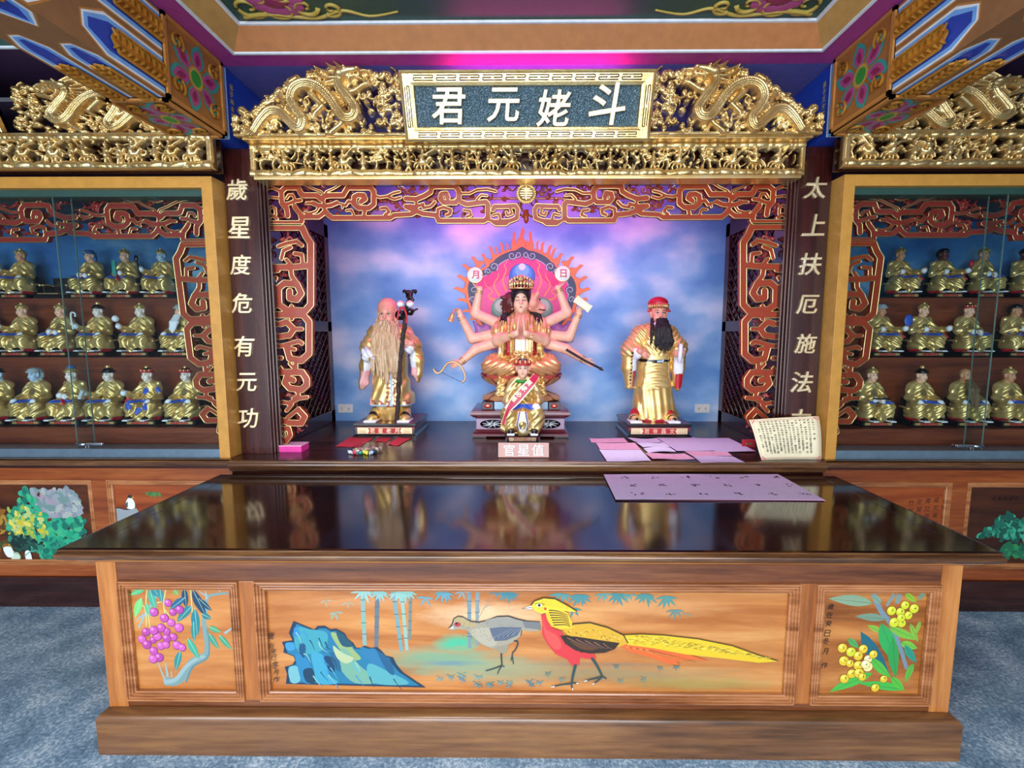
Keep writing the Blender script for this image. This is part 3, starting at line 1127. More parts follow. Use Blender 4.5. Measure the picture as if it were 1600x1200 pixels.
part('desk_body', bm, M_WOOD_DKX, DESK)
bm = B()
box(bm, -1.575, 1.575, YB, YB + 0.05, 0.695, 0.776, 0.002)
part('top_rail', bm, M_WOOD_RAIL, DESK)
bm = B(); box(bm, -1.575, 1.575, YB, YB + 0.05, 0.165, 0.20, 0.002)
part('bottom_rail', bm, M_WOOD_RAIL, DESK)
for x0, x1 in ((-1.652, -1.575), (1.575, 1.652)):
 bm = B(); box(bm, x0, x1, YB - 0.003, DY1 - 0.03, 0.165, 0.776, 0.003)
 part('corner_post', bm, M_WOOD_MIDZ, DESK)
for x0, x1 in ((-1.108, -1.045), (1.045, 1.108)):
 bm = B(); box(bm, x0, x1, YB - 0.001, YB + 0.05, 0.20, 0.695, 0.002)
 part('stile', bm, M_WOOD_MIDZ, DESK)
bm = B()
pp = [(0.0, 0.0), (0.012, 0.0), (0.012, 0.145), (0.008, 0.157), (0.0, 0.165), (-0.012, 0.170), (-0.03, 0.172)]
ring(bm, (-1.66, 1.66, 1.672, DY1 - 0.02), pp, horiz())
part('plinth', bm, M_WOOD_PLINTH, DESK, 40)
FRAMES = {'left': (-1.575, -1.108), 'centre': (-1.045, 1.045), 'right': (1.108, 1.575)}
PANELS = {}
for k, (x0, x1) in FRAMES.items():
 bm = B()
 ring(bm, (x0, x1, 0.20, 0.695), grooved(0.036 if k != 'centre' else 0.038), front(YB + 0.006))
 part('panel_moulding', bm, M_WOOD_FRAME, DESK, 30)
 PANELS[k] = (x0 + 0.036, x1 - 0.036, 0.237, 0.658)
CNT = thing('altar_counter', 'long dark wooden altar counter the statues and cabinets stand on', 'counter', (0, 3.1, 0))
CY = 2.60
bm = B()
box(bm, -4.2, 4.2, 2.622, 3.99, ZC - 0.05, ZC)
part('countertop', bm, M_WOOD_CNT, CNT)
bm = B()
def run(bm, x0, x1, y, prof):
 rows = [[bm.verts.new((x, y - o, z)) for o, z in prof] for x in (x0, x1)]
 for k in range(len(prof) - 1):
  bm.faces.new((rows[0][k], rows[1][k], rows[1][k + 1], rows[0][k + 1]))
 for r in rows:
  bm.faces.new(r)
ep = [(-0.03, ZC - 0.0005), (-0.004, ZC - 0.0005), (0.0, ZC - 0.003), (0.0, ZC - 0.008), (0.006, ZC - 0.014), (0.008, ZC - 0.026), (0.004, ZC - 0.038), (-0.006, ZC - 0.045), (-0.006, ZC - 0.052), (-0.014, ZC - 0.060), (-0.022, ZC - 0.066), (-0.03, ZC - 0.068)]
run(bm, -1.70, 1.70, CY, ep)
run(bm, -4.2, -1.70, CY + 0.022, [(o, z + 0.003) for o, z in ep[:9]] + [(-0.03, ZC - 0.049)])
run(bm, 1.70, 4.2, CY + 0.022, [(o, z + 0.003) for o, z in ep[:9]] + [(-0.03, ZC - 0.049)])
part('edge_moulding', bm, M_WOOD_EDGE, CNT, 50)
bm = B(); box(bm, -1.70, 1.70, 2.632, 2.66, 0.80, ZC - 0.066)
part('apron', bm, M_WOOD_DKX, CNT)
bm = B(); box(bm, -4.2, 4.2, 2.70, 3.95, 0.0, ZC - 0.05)
part('counter_body', bm, M_WOOD_DKX, CNT)
for s in (-1, 1):
 bm = B()
 x0, x1 = sorted((s * 1.7, s * 4.2))
 box(bm, x0, x1, 2.665, 2.71, 0.785, ZC - 0.049, 0.002)
 part('top_rail', bm, M_WOOD_WING, CNT)
for s in (-1, 1):
 bm = B()
 x0, x1 = sorted((s * 1.7, s * 4.2))
 box(bm, x0, x1, 2.665, 2.71, 0.19, 0.262, 0.002)
 part('bottom_rail', bm, M_WOOD_WING, CNT)
for s in (-1, 1):
 bm = B()
 x0, x1 = sorted((s * 1.68, s * 4.2))
 box(bm, x0, x1, 2.65, 2.72, 0.0, 0.19, 0.006)
 part('plinth', bm, M_WOOD_DKX, CNT)
for s in (-1, 1):
 for a, b in ((2.47, 2.56), (3.5, 3.6)):
  x0, x1 = sorted((s * a, s * b))
  bm = B(); box(bm, x0, x1, 2.662, 2.71, 0.262, 0.785, 0.002)
  part('stile', bm, M_WOOD_WING, CNT)
WINGP = {}
for s in (-1, 1):
 for nm, a, b in (('inner', 1.7, 2.47), ('outer', 2.56, 3.5)):
  x0, x1 = sorted((s * a, s * b))
  bm = B()
  ring(bm, (x0, x1, 0.262, 0.785), grooved(0.03, 0.012, 2), front(2.674))
  part('panel_moulding', bm, M_WOOD_FRAME, CNT, 30)
  WINGP[(s, nm)] = (x0 + 0.03, x1 - 0.03, 0.292, 0.755)
def pillar(side, text, label):
 root = thing('couplet_pillar', label, 'pillar', (side * 1.63, 2.82, ZC))
 x0, x1 = sorted((side * 1.535, side * 1.72))
 bm = B(); box(bm, x0, x1, 2.765, 2.92, ZC, 2.683, 0.002)
 part('shaft', bm, M_WOOD_DK, root)
 bm = B()
 for k in range(3):
  a, b = sorted((side * (1.535 - 0.014 * k), side * (1.535 - 0.014 * (k + 1) + 0.002)))
  box(bm, a, b, 2.78 + 0.012 * k, 2.92, ZC, 2.52, 0.003)
 part('reeded_edge', bm, M_WOOD_DK, root)
 n = len(text)
 for k, ch in enumerate(text):
  py = (297, 356, 414, 474, 541, 597, 653)[k] if side < 0 else (294, 352, 413, 476, 537, 597, 655)[k]
  pxl = (371, 374, 377, 379, 383, 386, 389)[k] if side < 0 else (1273, 1270, 1265, 1261, 1258, 1252, 1249)[k]
  p = at_y(pxl, py, 2.765)
  letter('character', ch, (p.x, 2.762, p.z), 0.128, M_GOLD_LETTER, root, 0.09, 0.004, 0.012, 0.14).location = -root.location
 return root
pillar(-1, '歲星度危有元功', 'dark wooden pillar on the left with seven gold characters')
pillar(1, '太上扶厄施法力', 'dark wooden pillar on the right with gold characters above cream notice')
CAB = {}
def cabinet(side):
 lr = 'left' if side < 0 else 'right'
 root = thing('display_cabinet', 'ochre framed glass display cabinet of gilt statues on the %s side' % lr, 'cabinet', (side * 2.7, 2.9, ZC))
 X = lambda a, b: sorted((side * a, side * b))
 zt = 2.50
 bm = B()
 x0, x1 = X(1.725, 1.785); box(bm, x0, x1, 2.66, 2.79, ZC, zt, 0.002)
 x0, x1 = X(1.785, 4.1); box(bm, x0, x1, 2.66, 2.79, zt - 0.06, zt, 0.002)
 part('frame', bm, M_CABFRAME, root)
 bm = B()
 x0, x1 = X(1.785, 4.1); box(bm, x0, x1, 2.665, 2.79, ZC, ZC + 0.052, 0.002)
 part('sliding_track', bm, M_ALU, root)
 bm = B()
 box(bm, *X(1.785, 4.1), 2.70, 2.79, zt - 0.095, zt - 0.06)
 part('top_track', bm, M_AISLE_G, root)
 bm = B(); box(bm, *X(1.79, 2.66), 2.705, 2.711, ZC + 0.053, zt - 0.096)
 g = part('glass_door', bm, M_GLASS, root)
 bm = B(); box(bm, *X(2.659, 2.661), 2.7045, 2.7115, ZC + 0.053, zt - 0.096)
 obj('glass_edge', bm, M_GLASS_EDGE, g)
 bm = B(); box(bm, *X(2.58, 4.05), 2.730, 2.736, ZC + 0.053, zt - 0.096)
 g = part('glass_door', bm, M_GLASS, root)
 bm = B(); box(bm, *X(2.578, 2.580), 2.7295, 2.7365, ZC + 0.053, zt - 0.096)
 obj('glass_edge', bm, M_GLASS_EDGE, g)
 bm = B()
 box(bm, *X(2.50, 2.66), 2.690, 2.704, ZC + 0.066, ZC + 0.082, 0.004)
 ball(bm, (side * 2.62, 2.688, ZC + 0.074), 0.016, 0, 12, (1.6, 0.7, 0.8))
 box(bm, *X(2.585, 2.59), 2.694, 2.70, ZC + 0.03, ZC + 0.066, 0.001)
 box(bm, *X(2.60, 2.605), 2.694, 2.70, ZC + 0.03, ZC + 0.066, 0.001)
 part('lock', bm, M_STEEL, root, 40)
 for y0, y1, z, nm in ((2.83, 3.15, 1.065, 'tier'), (3.12, 3.42, 1.485, 'tier'), (3.38, 3.62, 1.895, 'tier')):
  bm = B(); box(bm, *X(1.72, 4.1), y0, 3.66, ZC + 0.001, z, 0.002)
  part('tier', bm, M_TIER, root)
 bm = B(); box(bm, *X(1.70, 4.1), 3.66, 3.70, ZC, zt)
 part('back_panel', bm, M_SKYC, root)
 bm = B(); box(bm, *X(1.70, 1.72), 2.93, 3.70, ZC, zt)
 part('side_panel', bm, M_WOOD_DK, root)
 bm = B(); box(bm, *X(1.70, 4.1), 2.79, 3.70, zt - 0.02, zt)
 part('top_panel', bm, M_AISLE_S, root)
 CAB[side] = root
cabinet(-1)
cabinet(1)
YF = 2.86
def c6(pts): return [(400 + x / 6.154, 270 + y / 6.154) for x, y in pts]
def c7(pts): return [(640 + x / 4.444, 270 + y / 4.444) for x, y in pts]
def c8(pts): return [(390 + x / 3.158, 340 + y / 3.158) for x, y in pts]
def wz(pts): return [(p.x, p.z) for p in (at_y(a, b, YF) for a, b in pts)]
PXW = YF / 1.03 / F_PX     # metres per pixel on the fretwork plane
def arc(c, R, a0, turns, n=14, shrink=0.85):
 return [(c[0] + R * (1 - shrink * i / n) * cos(a0 + turns * 2 * pi * i / n), c[1] + R * (1 - shrink * i / n) * sin(a0 + turns * 2 * pi * i / n)) for i in range(n + 1)]
VAL = [
 (c6([(30, 490), (440, 490), (455, 470), (440, 400), (400, 355), (385, 330)]), 4.0),
 (c6([(455, 430), (615, 430), (650, 405), (680, 375), (700, 405), (745, 440), (1300, 440), (1335, 415), (1500, 405), (1550, 378)]), 4.0),
 (c6([(320, 420), (310, 350), (265, 300), (258, 190), (300, 150), (420, 150), (450, 215), (480, 225), (600, 225), (640, 262), (670, 235), (720, 225), (850, 225), (895, 150), (1110, 150), (1142, 190), (1142, 310), (1095, 347), (1000, 345), (955, 310), (955, 240), (990, 222), (1045, 225), (1060, 260), (1020, 285)]), 4.3),
 (c6([(280, 310), (330, 305), (390, 280), (445, 272)]), 3.0),
 (c6([(310, 255), (330, 222), (370, 222), (390, 270)]), 2.2),
 (c6([(955, 295), (900, 282), (872, 322)]), 2.8),
 (c6([(1060, 350), (1050, 410)]), 3.2),
 (c6([(560, 300), (610, 322), (670, 328), (730, 322), (790, 296)]), 3.6),
 (c6([(660, 240), (665, 320), (672, 385)]), 2.4),
 (c6([(1160, 230), (1200, 245), (1270, 235), (1330, 205), (1390, 190)]), 2.2),
 (c6([(1290, 245), (1340, 262), (1400, 245)]), 2.2),
 (c6([(1210, 350), (1260, 345), (1290, 385), (1250, 410)]), 2.6),
 (c6([(800, 300), (850, 310), (840, 345)]), 1.8),
 (c6([(880, 370), (930, 365), (950, 410)]), 2.0),
 (c6([(500, 300), (560, 300)]), 2.4), (c6([(480, 390), (520, 400), (590, 380), (610, 350)]), 2.0),
 (c6([(320, 90), (420, 100), (500, 130), (560, 160), (640, 190), (665, 230), (690, 190), (760, 160), (830, 115), (980, 90)]), 1.7),
 (c6([(120, 400), (180, 420), (220, 450)]), 2.4), (c6([(160, 330), (200, 350), (205, 410)]), 2.2),
 (c6([(40, 190), (100, 170), (170, 150), (230, 175)]), 2.4), (c6([(60, 270), (110, 270), (90, 310), (40, 315)]), 2.0),
 (c6([(45, 240), (130, 240), (225, 250)]), 2.0), (c6([(50, 370), (100, 385)]), 2.6),
 (c6([(610, 95), (660, 110), (720, 95)]), 2.4),
 (c7([(-20, 185), (50, 190), (110, 165), (150, 140), (155, 105), (190, 100), (320, 100), (345, 130), (345, 185), (325, 212), (240, 212), (218, 185), (225, 155), (258, 150), (268, 178)]), 4.2),
 (c7([(-20, 240), (50, 270), (100, 290), (190, 300), (205, 338), (520, 338), (545, 318), (545, 225), (530, 208), (470, 215), (400, 225), (365, 210)]), 4.2),
 (c7([(100, 250), (150, 240), (180, 210)]), 2.6), (c7([(50, 190), (55, 270)]), 2.4), (c7([(0, 235), (50, 240), (100, 225)]), 3.0),
 (c7([(200, 290), (200, 258), (240, 245), (290, 262), (285, 292), (260, 300)]), 2.8),
 (c7([(380, 265), (420, 270), (430, 300), (400, 310)]), 2.4),
 (c7([(350, 150), (420, 150), (470, 125), (540, 120), (600, 135)]), 2.2), (c7([(470, 190), (500, 160), (540, 165)]), 2.0),
 (c7([(340, 52), (540, 55), (600, 88), (690, 60), (700, 45)]), 1.8), (c7([(120, 62), (200, 62), (225, 80)]), 1.8), (c7([(340, 50), (330, 95)]), 1.6),
 (c7([(580, 262), (590, 240), (650, 240), (735, 235), (752, 260), (745, 320), (700, 338), (600, 345)]), 3.6),
 (c7([(700, 255), (712, 290), (680, 300), (672, 278)]), 2.2), (c7([(580, 300), (620, 290), (630, 320)]), 2.2),
 (c7([(575, 345), (600, 362), (670, 362), (690, 345)]), 2.6), (c7([(545, 330), (600, 345)]), 2.6),
 (c7([(735, 40), (760, 50), (780, 70)]), 1.6),
 (c6([(900, 60), (990, 90), (985, 60)]), 1.6),
]
SIDEB = [
 (c8([(75, 50), (265, 50), (285, 95), (308, 130), (308, 430), (280, 462), (190, 458), (152, 430), (150, 350), (180, 325), (240, 330), (262, 375), (240, 405), (205, 398), (205, 365)]), 5.0),
 (c8([(95, 40), (98, 235), (130, 248), (240, 245), (285, 240)]), 4.6),
 (c8([(240, 325), (215, 290), (210, 255)]), 3.6),
 (c8([(150, 145), (190, 130), (240, 120), (265, 140)]), 3.0), (c8([(165, 205), (175, 165), (210, 150)]), 3.0), (c8([(190, 210), (210, 235)]), 3.0), (c8([(230, 180), (265, 185), (270, 235)]), 3.0),
 (c8([(105, 280), (140, 300), (115, 340), (125, 430), (105, 440)]), 2.6),
 (c8([(105, 270), (150, 265)]), 2.6),
 (c8([(215, 440), (215, 500)]), 3.4),
 (c8([(110, 480), (270, 480), (300, 515), (300, 670), (262, 705), (205, 695), (190, 640)]), 5.0),
 (c8([(112, 480), (118, 560), (150, 588), (205, 580), (225, 550), (190, 515), (160, 525)]), 4.6),
 (c8([(225, 550), (265, 550)]), 3.2),
 (c8([(120, 640), (180, 630), (250, 610), (265, 620)]), 3.4), (c8([(120, 650), (125, 690), (165, 692)]), 3.4), (c8([(190, 640), (230, 650)]), 3.0),
 (c8([(235, 705), (235, 755)]), 3.4), (c8([(120, 750), (150, 730), (165, 745)]), 2.6), (c8([(205, 720), (225, 740)]), 2.6),
 (c8([(125, 762), (265, 762), (288, 795), (288, 825), (262, 848), (205, 840), (182, 815), (190, 790), (222, 800)]), 5.0),
 (c8([(132, 762), (132, 960), (150, 990), (200, 1010), (262, 1012), (278, 980), (255, 955)]), 4.8),
 (c8([(240, 845), (250, 880), (225, 890)]), 3.2), (c8([(155, 905), (200, 915), (250, 890), (290, 885)]), 3.2), (c8([(190, 950), (215, 920)]), 3.0), (c8([(195, 985), (250, 940)]), 3.0),
 (c8([(150, 985), (140, 1040), (145, 1110), (185, 1100), (208, 1070), (200, 1038), (168, 1040), (172, 1068)]), 4.0),
]
def to_world(bands):
 return [(wz(p), r * PXW) for p, r in bands]
def mirror_b(bands):
 return [([(-x, z) for x, z in p], r) for p, r in bands]
val_half = to_world(VAL)
side_l = to_world(SIDEB)
XEDGE = -1.53
def background_bands(bands, x0, x1, z0, z1, n, seed):
 rl = Relief(x0, x1, z0, z1, 0.0035)
 rs = random.Random(seed)
 for _ in range(n):
  c = (rs.uniform(x0, x1), rs.uniform(z0, z1))
  if rs.random() < 0.5:
   rl.curl(c, rs.uniform(0.014, 0.028), 0.0055, rs.uniform(0.8, 1.3), rs.uniform(0, 6.3), 0.002, rs.choice((-1, 1)))
  else:
   a = rs.uniform(-0.6, 0.6)
   L = rs.uniform(0.05, 0.10)
   pts = [(c[0] + L * t * cos(a) , c[1] + L * t * sin(a) + 0.012 * sin(t * 7)) for t in [k / 7 for k in range(8)]]
   rl.path(pts, 0.009, 0.003, 0.002)
   rl.blob(pts[0], 0.013, 0.009, 0.003)
 (rl.rect(x0, x1, (z0 + z1) / 2 - 0.004, (z0 + z1) / 2 + 0.004, 0.0005) if x1 - x0 > z1 - z0 else rl.rect((x0 + x1) / 2 - 0.004, (x0 + x1) / 2 + 0.004, z0, z1, 0.0005))
 return rl
def fret_mesh(bands, depth, tube_r, k=0.92):
 loops, G, lo = fret_loops([(p, r * k) for p, r in bands], 0.0025)
 rl = Relief(lo[0], lo[0] + 0.0025 * (G.shape[0] - 1), lo[1], lo[1] + 0.0025 * (G.shape[1] - 1), 0.0025)
 rl.H = np.where(G[:rl.na, :rl.nb] < 0, depth / 2, -1.0).astype(np.float32)
 red = rl.mesh('fretwork', lambda a, b, h: (a, -h, b), depth / 2)
 red.polygons.foreach_set('use_smooth', np.zeros(len(red.polygons), dtype=bool))
 edge = curve_mesh('gilt_edge', [[(p[0], p[1], 0) for p in lp] for lp in loops], 0, tube_r, False, 0)
 for me, dz in ((edge, depth / 2),):
  n = len(me.vertices)
  co = np.empty(n * 3, dtype=np.float32); me.vertices.foreach_get('co', co); co = co.reshape(-1, 3)
  out = np.stack([co[:, 0], -(co[:, 2] + dz), co[:, 1]], axis=1)
  me.vertices.foreach_set('co', out.ravel()); me.update()
 return red, edge
def moved(me, fx):
 m = me.copy()
 n = len(m.vertices)
 co = np.empty(n * 3, dtype=np.float32); m.vertices.foreach_get('co', co); co = co.reshape(-1, 3)
 out, flip = fx(co)
 m.vertices.foreach_set('co', np.ascontiguousarray(out, dtype=np.float32).ravel())
 if flip:
  m.flip_normals()
 m.update()
 return m
red_v, edge_v = fret_mesh(val_half + mirror_b(val_half), 0.035, 0.0032)
red_s, edge_s = fret_mesh(side_l, 0.035, 0.0034, 1.0)
shift = lambda co: (co + np.array([0, YF, 0], dtype=np.float32), False)
VALT = thing('fretwork_valance', 'wide red fretwork valance with gold edges and round emblem above the deity', 'fretwork', (0, YF, 2.56))
partm('fretwork', moved(red_v, shift), M_RED_LACQ, VALT)
partm('gilt_edge', moved(edge_v, shift), M_GOLD_LINE, VALT)
rl = background_bands(None, -1.52, 1.52, 2.33, 2.555, 330, 5)
bgm = rl.mesh('dragon_ground', lambda a, b, h: (a, YF + 0.028 - h, b), 0.006)
partm('dragon_ground', bgm, M_RED_LACQ_D, VALT)
bm = B(); box(bm, -1.535, 1.535, YF - 0.01, YF + 0.03, 2.545, 2.57)
part('top_batten', bm, M_RED_LACQ_D, VALT)
pc = at_y(817.5, 303, YF - 0.03)
bm = B()
lathe(bm, [(0.0, 0.0), (0.050, 0.0), (0.050, -0.012), (0.044, -0.012), (0.044, -0.008), (0.0, -0.008)], 32)
bmesh.ops.rotate(bm, verts=bm.verts, cent=(0, 0, 0), matrix=Matrix.Rotation(-pi / 2, 3, 'X'))
for k in range(28):
 a = 2 * pi * k / 28
 ball(bm, (0.053 * cos(a), -0.004, 0.053 * sin(a)), 0.0068, 0, 8)
for v in bm.verts: v.co += Vector((0, pc.y, pc.z))
md = part('emblem', bm, M_GOLD, VALT)
bm = B()
for k, (zz, hw) in enumerate(((0.026, 0.024), (0.013, 0.034), (0.0, 0.037), (-0.013, 0.034), (-0.026, 0.024))):
 box(bm, -hw, hw, pc.y - 0.016, pc.y - 0.006, pc.z + zz - 0.003, pc.z + zz + 0.003, 0.001)
box(bm, -0.003, 0.003, pc.y - 0.0165, pc.y - 0.006, pc.z - 0.038, pc.z + 0.038, 0.001)
obj('emblem_sign', bm, M_GOLD_LETTER, md)
bm = B()
tube(bm, [(0, pc.y, 2.36), (0, pc.y, 2.30), (0, pc.y, 2.285)], [0.014, 0.015, 0.006], 10)
part('pendant', bm, M_RED_LACQ, VALT)
bm = B(); tube(bm, [(0, pc.y, 2.55), (0, pc.y, 2.50)], 0.005, 6)
part('hanger', bm, M_GOLD, VALT)
for s, lab in ((-1, 'red and gold fretwork bracket standing beside the left pillar above pink box'), (1, 'red and gold fretwork bracket standing beside the right pillar behind cream notice')):
 r = thing('fretwork_bracket', lab, 'fretwork', (s * 1.45, YF, ZC))
 fx = shift if s < 0 else (lambda co: ((co * np.array([-1, 1, 1], dtype=np.float32)) + np.array([0, YF, 0], dtype=np.float32), True))
 partm('fretwork', moved(red_s, fx), M_RED_LACQ, r)
 partm('gilt_edge', moved(edge_s, fx), M_GOLD_LINE, r)
 bg = background_bands(None, -1.50, -1.37, 1.02, 2.27, 46, 9)
 me = bg.mesh('dragon_ground', lambda a, b, h: ((a if s < 0 else -a), YF + 0.03 - h, b), 0.006)
 partm('dragon_ground', me, M_RED_LACQ_D, r)
 bm = B(); x0, x1 = sorted((s * 1.53, s * 1.517)); box(bm, x0, x1, YF - 0.03, YF + 0.02, ZC + 0.001, 2.30, 0.002)
 part('gilt_batten', bm, M_GOLD_LINE, r)
half_r, half_e = fret_mesh(val_half, 0.03, 0.003)
YFC = 2.80
for s in (-1, 1):
 lr = 'left' if s < 0 else 'right'
 r = thing('fretwork_valance', 'dark red fretwork valance across the top of the %s glass cabinet' % lr, 'fretwork', (s * 2.6, YFC, 2.45))
 def fx(co, s=s):
  o = co.copy()
  o[:, 0] = s * (1.79 + (co[:, 0] + 1.53)); o[:, 1] += YFC; o[:, 2] -= 0.115
  return o, s > 0
 fx2 = (lambda co, f=fx: (lambda t: (t[0], s < 0))(f(co)))
 partm('fretwork', moved(half_r, fx2), M_RED_LACQ_D, r)
 partm('gilt_edge', moved(half_e, fx2), M_GOLD_LINE, r)
 bg = background_bands(None, 1.79, 3.35, 2.22, 2.44, 150, 3)
 partm('dragon_ground', bg.mesh('dragon_ground', lambda a, b, h: (s * a, YFC + 0.022 - h, b), 0.006), M_RED_LACQ_D, r)
 r = thing('fretwork_bracket', 'dark red fretwork bracket behind the glass at the inner side of the %s cabinet' % lr, 'fretwork', (s * 1.85, YFC, ZC))
 def gx(co, s=s):
  o = co.copy()
  o[:, 0] = s * (1.79 + (co[:, 0] + 1.53)); o[:, 1] += YFC
  o[:, 2] = 0.985 + (co[:, 2] - 0.94) * (2.17 - 0.985) / (2.28 - 0.94)
  return o, s < 0
 partm('fretwork', moved(red_s, gx), M_RED_LACQ, r)
 partm('gilt_edge', moved(edge_s, gx), M_GOLD_LINE, r)
def frieze_relief(x0, x1, z0, z1, seed, cap0=True, cap1=True):
 rl = Relief(x0, x1, z0, z1, 0.0032)
 rs = random.Random(seed)
 b = 0.011
 rl.rect(x0, x1, z0, z0 + 0.016, 0.016)
 rl.rect(x0, x1, z1 - b, z1, 0.016)
 H = z1 - z0
 if cap0: rl.rect(x0, x0 + 0.02, z0, z1, 0.02)
 if cap1: rl.rect(x1 - 0.02, x1, z0, z1, 0.02)
 x = x0
 while x < x1:
  w = rs.uniform(0.03, 0.07)
  rl.blob((x, z0 + 0.014), w, rs.uniform(0.016, 0.03), 0.004, rs.uniform(-0.3, 0.3))
  rl.blob((x + 0.01, z1 - 0.012), w * 0.8, rs.uniform(0.012, 0.024), 0.006)
  if rs.random() < 0.6:
   rl.curl((x, z1 - 0.026), 0.013, 0.005, 1.1, rs.uniform(0, 6), 0.008, rs.choice((-1, 1)))
  x += w * 0.8
 x = x0 + 0.06
 while x < x1 - 0.05:
  k = rs.random()
  zb = z0 + 0.03
  f = rs.choice((-1, 1))
  if k < 0.42:      # mounted warrior
   cx, cz = x, z0 + H * 0.42
   rl.blob((cx, cz), 0.030, 0.016, 0.014, 0.12 * f)
   rl.path([(cx + f * 0.022, cz + 0.004), (cx + f * 0.036, cz + 0.024)], 0.011, 0.008, 0.014)
   rl.blob((cx + f * 0.044, cz + 0.026), 0.013, 0.008, 0.016, -0.5 * f)
   for dx, sw in ((-0.024, -0.012), (-0.014, 0.008), (0.016, -0.006), (0.024, 0.016)):
    rl.path([(cx + f * dx, cz - 0.008), (cx + f * (dx + sw), cz - 0.026), (cx + f * (dx + sw * 0.4), cz - 0.044)], 0.0065, 0.004, 0.010)
   rl.path([(cx - f * 0.03, cz + 0.004), (cx - f * 0.046, cz - 0.006), (cx - f * 0.05, cz - 0.024)], 0.006, 0.003, 0.01)
   rl.path([(cx - f * 0.002, cz + 0.012), (cx + f * 0.002, cz + 0.042)], 0.014, 0.011, 0.02)
   rl.blob((cx + f * 0.004, cz + 0.060), 0.011, 0.012, 0.022)
   rl.path([(cx + f * 0.004, cz + 0.07), (cx - f * 0.004, cz + 0.084)], 0.006, 0.002, 0.02)
   rl.path([(cx, cz + 0.04), (cx + f * 0.022, cz + 0.036), (cx + f * 0.034, cz + 0.05)], 0.006, 0.004, 0.024)
   rl.path([(cx, cz + 0.04), (cx - f * 0.02, cz + 0.03)], 0.007, 0.005, 0.02)
   a = rs.uniform(0.2, 1.2)
   rl.path([(cx + f * 0.03 - 0.05 * cos(a) * f, cz + 0.046 - 0.04 * sin(a)), (cx + f * 0.03 + 0.045 * cos(a) * f, cz + 0.046 + 0.04 * sin(a))], 0.0034, 0.0034, 0.026)
   x += rs.uniform(0.105, 0.125)
  elif k < 0.62:    # pine or bamboo
   tx = x
   top = z1 - 0.03
   rl.path([(tx, zb - 0.01), (tx + 0.012 * f, zb + 0.04), (tx - 0.006 * f, zb + 0.08), (tx + 0.01 * f, top)], 0.008, 0.004, 0.006)
   for q in range(7):
    c = (tx + rs.uniform(-0.035, 0.035), rs.uniform(zb + 0.045, top))
    for a in range(5):
     an = pi * (0.1 + 0.2 * a)
     rl.path([c, (c[0] + 0.020 * cos(an), c[1] + 0.020 * sin(an) - 0.006)], 0.0045, 0.0022, 0.012)
   x += rs.uniform(0.05, 0.07)
  elif k < 0.82:    # walking figure
   cx, cz = x, zb + 0.035
   rl.path([(cx, cz + 0.03), (cx, cz)], 0.013, 0.015, 0.016)
   rl.blob((cx + 0.002 * f, cz + 0.052), 0.011, 0.012, 0.02)
   rl.path([(cx - 0.006, cz - 0.004), (cx - 0.014 * f, cz - 0.036)], 0.008, 0.006, 0.012)
   rl.path([(cx + 0.004, cz - 0.004), (cx + 0.016 * f, cz - 0.036)], 0.008, 0.006, 0.012)
   rl.path([(cx, cz + 0.03), (cx + f * 0.024, cz + 0.018), (cx + f * 0.034, cz + 0.036)], 0.0065, 0.0045, 0.02)
   rl.path([(cx, cz + 0.03), (cx - f * 0.022, cz + 0.04)], 0.0065, 0.005, 0.016)
   rl.path([(cx - f * 0.012, cz + 0.02), (cx - f * 0.036, cz + 0.01), (cx - f * 0.05, cz + 0.03)], 0.004, 0.002, 0.012)
   x += rs.uniform(0.06, 0.08)
  else:             # rock and leaves
   for q in range(6):
    a = rs.uniform(0.2, 2.9)
    rl.path([(x, zb - 0.01), (x + 0.03 * cos(a), zb - 0.01 + 0.045 * sin(a))], 0.009, 0.003, 0.004)
   rl.path([(x, zb), (x + 0.02 * f, zb + 0.05), (x, zb + 0.09), (x + 0.03 * f, zb + 0.11)], 0.006, 0.003, 0.006)
   for q in range(3):
    rl.curl((x + rs.uniform(-0.03, 0.03), zb + 0.05 + 0.022 * q), 0.013, 0.005, 1.0, rs.uniform(0, 6), 0.01, f)
   x += rs.uniform(0.05, 0.07)
 for _ in range(int((x1 - x0) / 0.014)):
  p = (rs.uniform(x0, x1), rs.uniform(z0, z1)); a = rs.uniform(0, 6.3); L = rs.uniform(0.02, 0.05)
  rl.path([p, (p[0] + L * 0.5 * cos(a) + 0.006, p[1] + L * 0.5 * sin(a)), (p[0] + L * cos(a), p[1] + L * sin(a))], 0.0042, 0.003, 0.003)
 return rl
FZ0, FZ1 = 2.515, 2.685
def frieze(x0, x1, y, label, seed, c0=True, c1=True):
 r = thing('gilt_frieze', label, 'frieze', ((x0 + x1) / 2, y, FZ0))
 rl = frieze_relief(x0, x1, FZ0, FZ1, seed, c0, c1)
 partm('openwork', rl.mesh('openwork', lambda a, b, h: (a, y - h * 1.3, b), 0.018), M_GOLD_CARVE, r)
 bm = B(); box(bm, x0, x1, y + 0.06, y + 0.075, FZ0, FZ1 + (0.06 if c0 and c1 else 0))
 part('backing_board', bm, M_WOOD_DKX, r)
 bm = B(); box(bm, x0 - 0.004 * (not c0), x1, y - (0.088 if c0 and c1 else 0.03), y + 0.075, FZ1, FZ1 + 0.008, 0.001)
 part('top_ledge', bm, M_GOLD, r)
 return r
f0 = frieze(-1.535, 1.535, 2.735, 'long gilt openwork frieze of riders and trees under the name board', 21)
bm = B(); box(bm, -1.515, 1.515, 2.70, 2.81, FZ0 - 0.020, FZ0 - 0.001, 0.003)
part('gilt_ledge', bm, M_GOLD_LINE, f0)
frieze(-3.6, -1.665, 2.60, 'gilt openwork frieze above the left glass cabinet', 33, False, True)
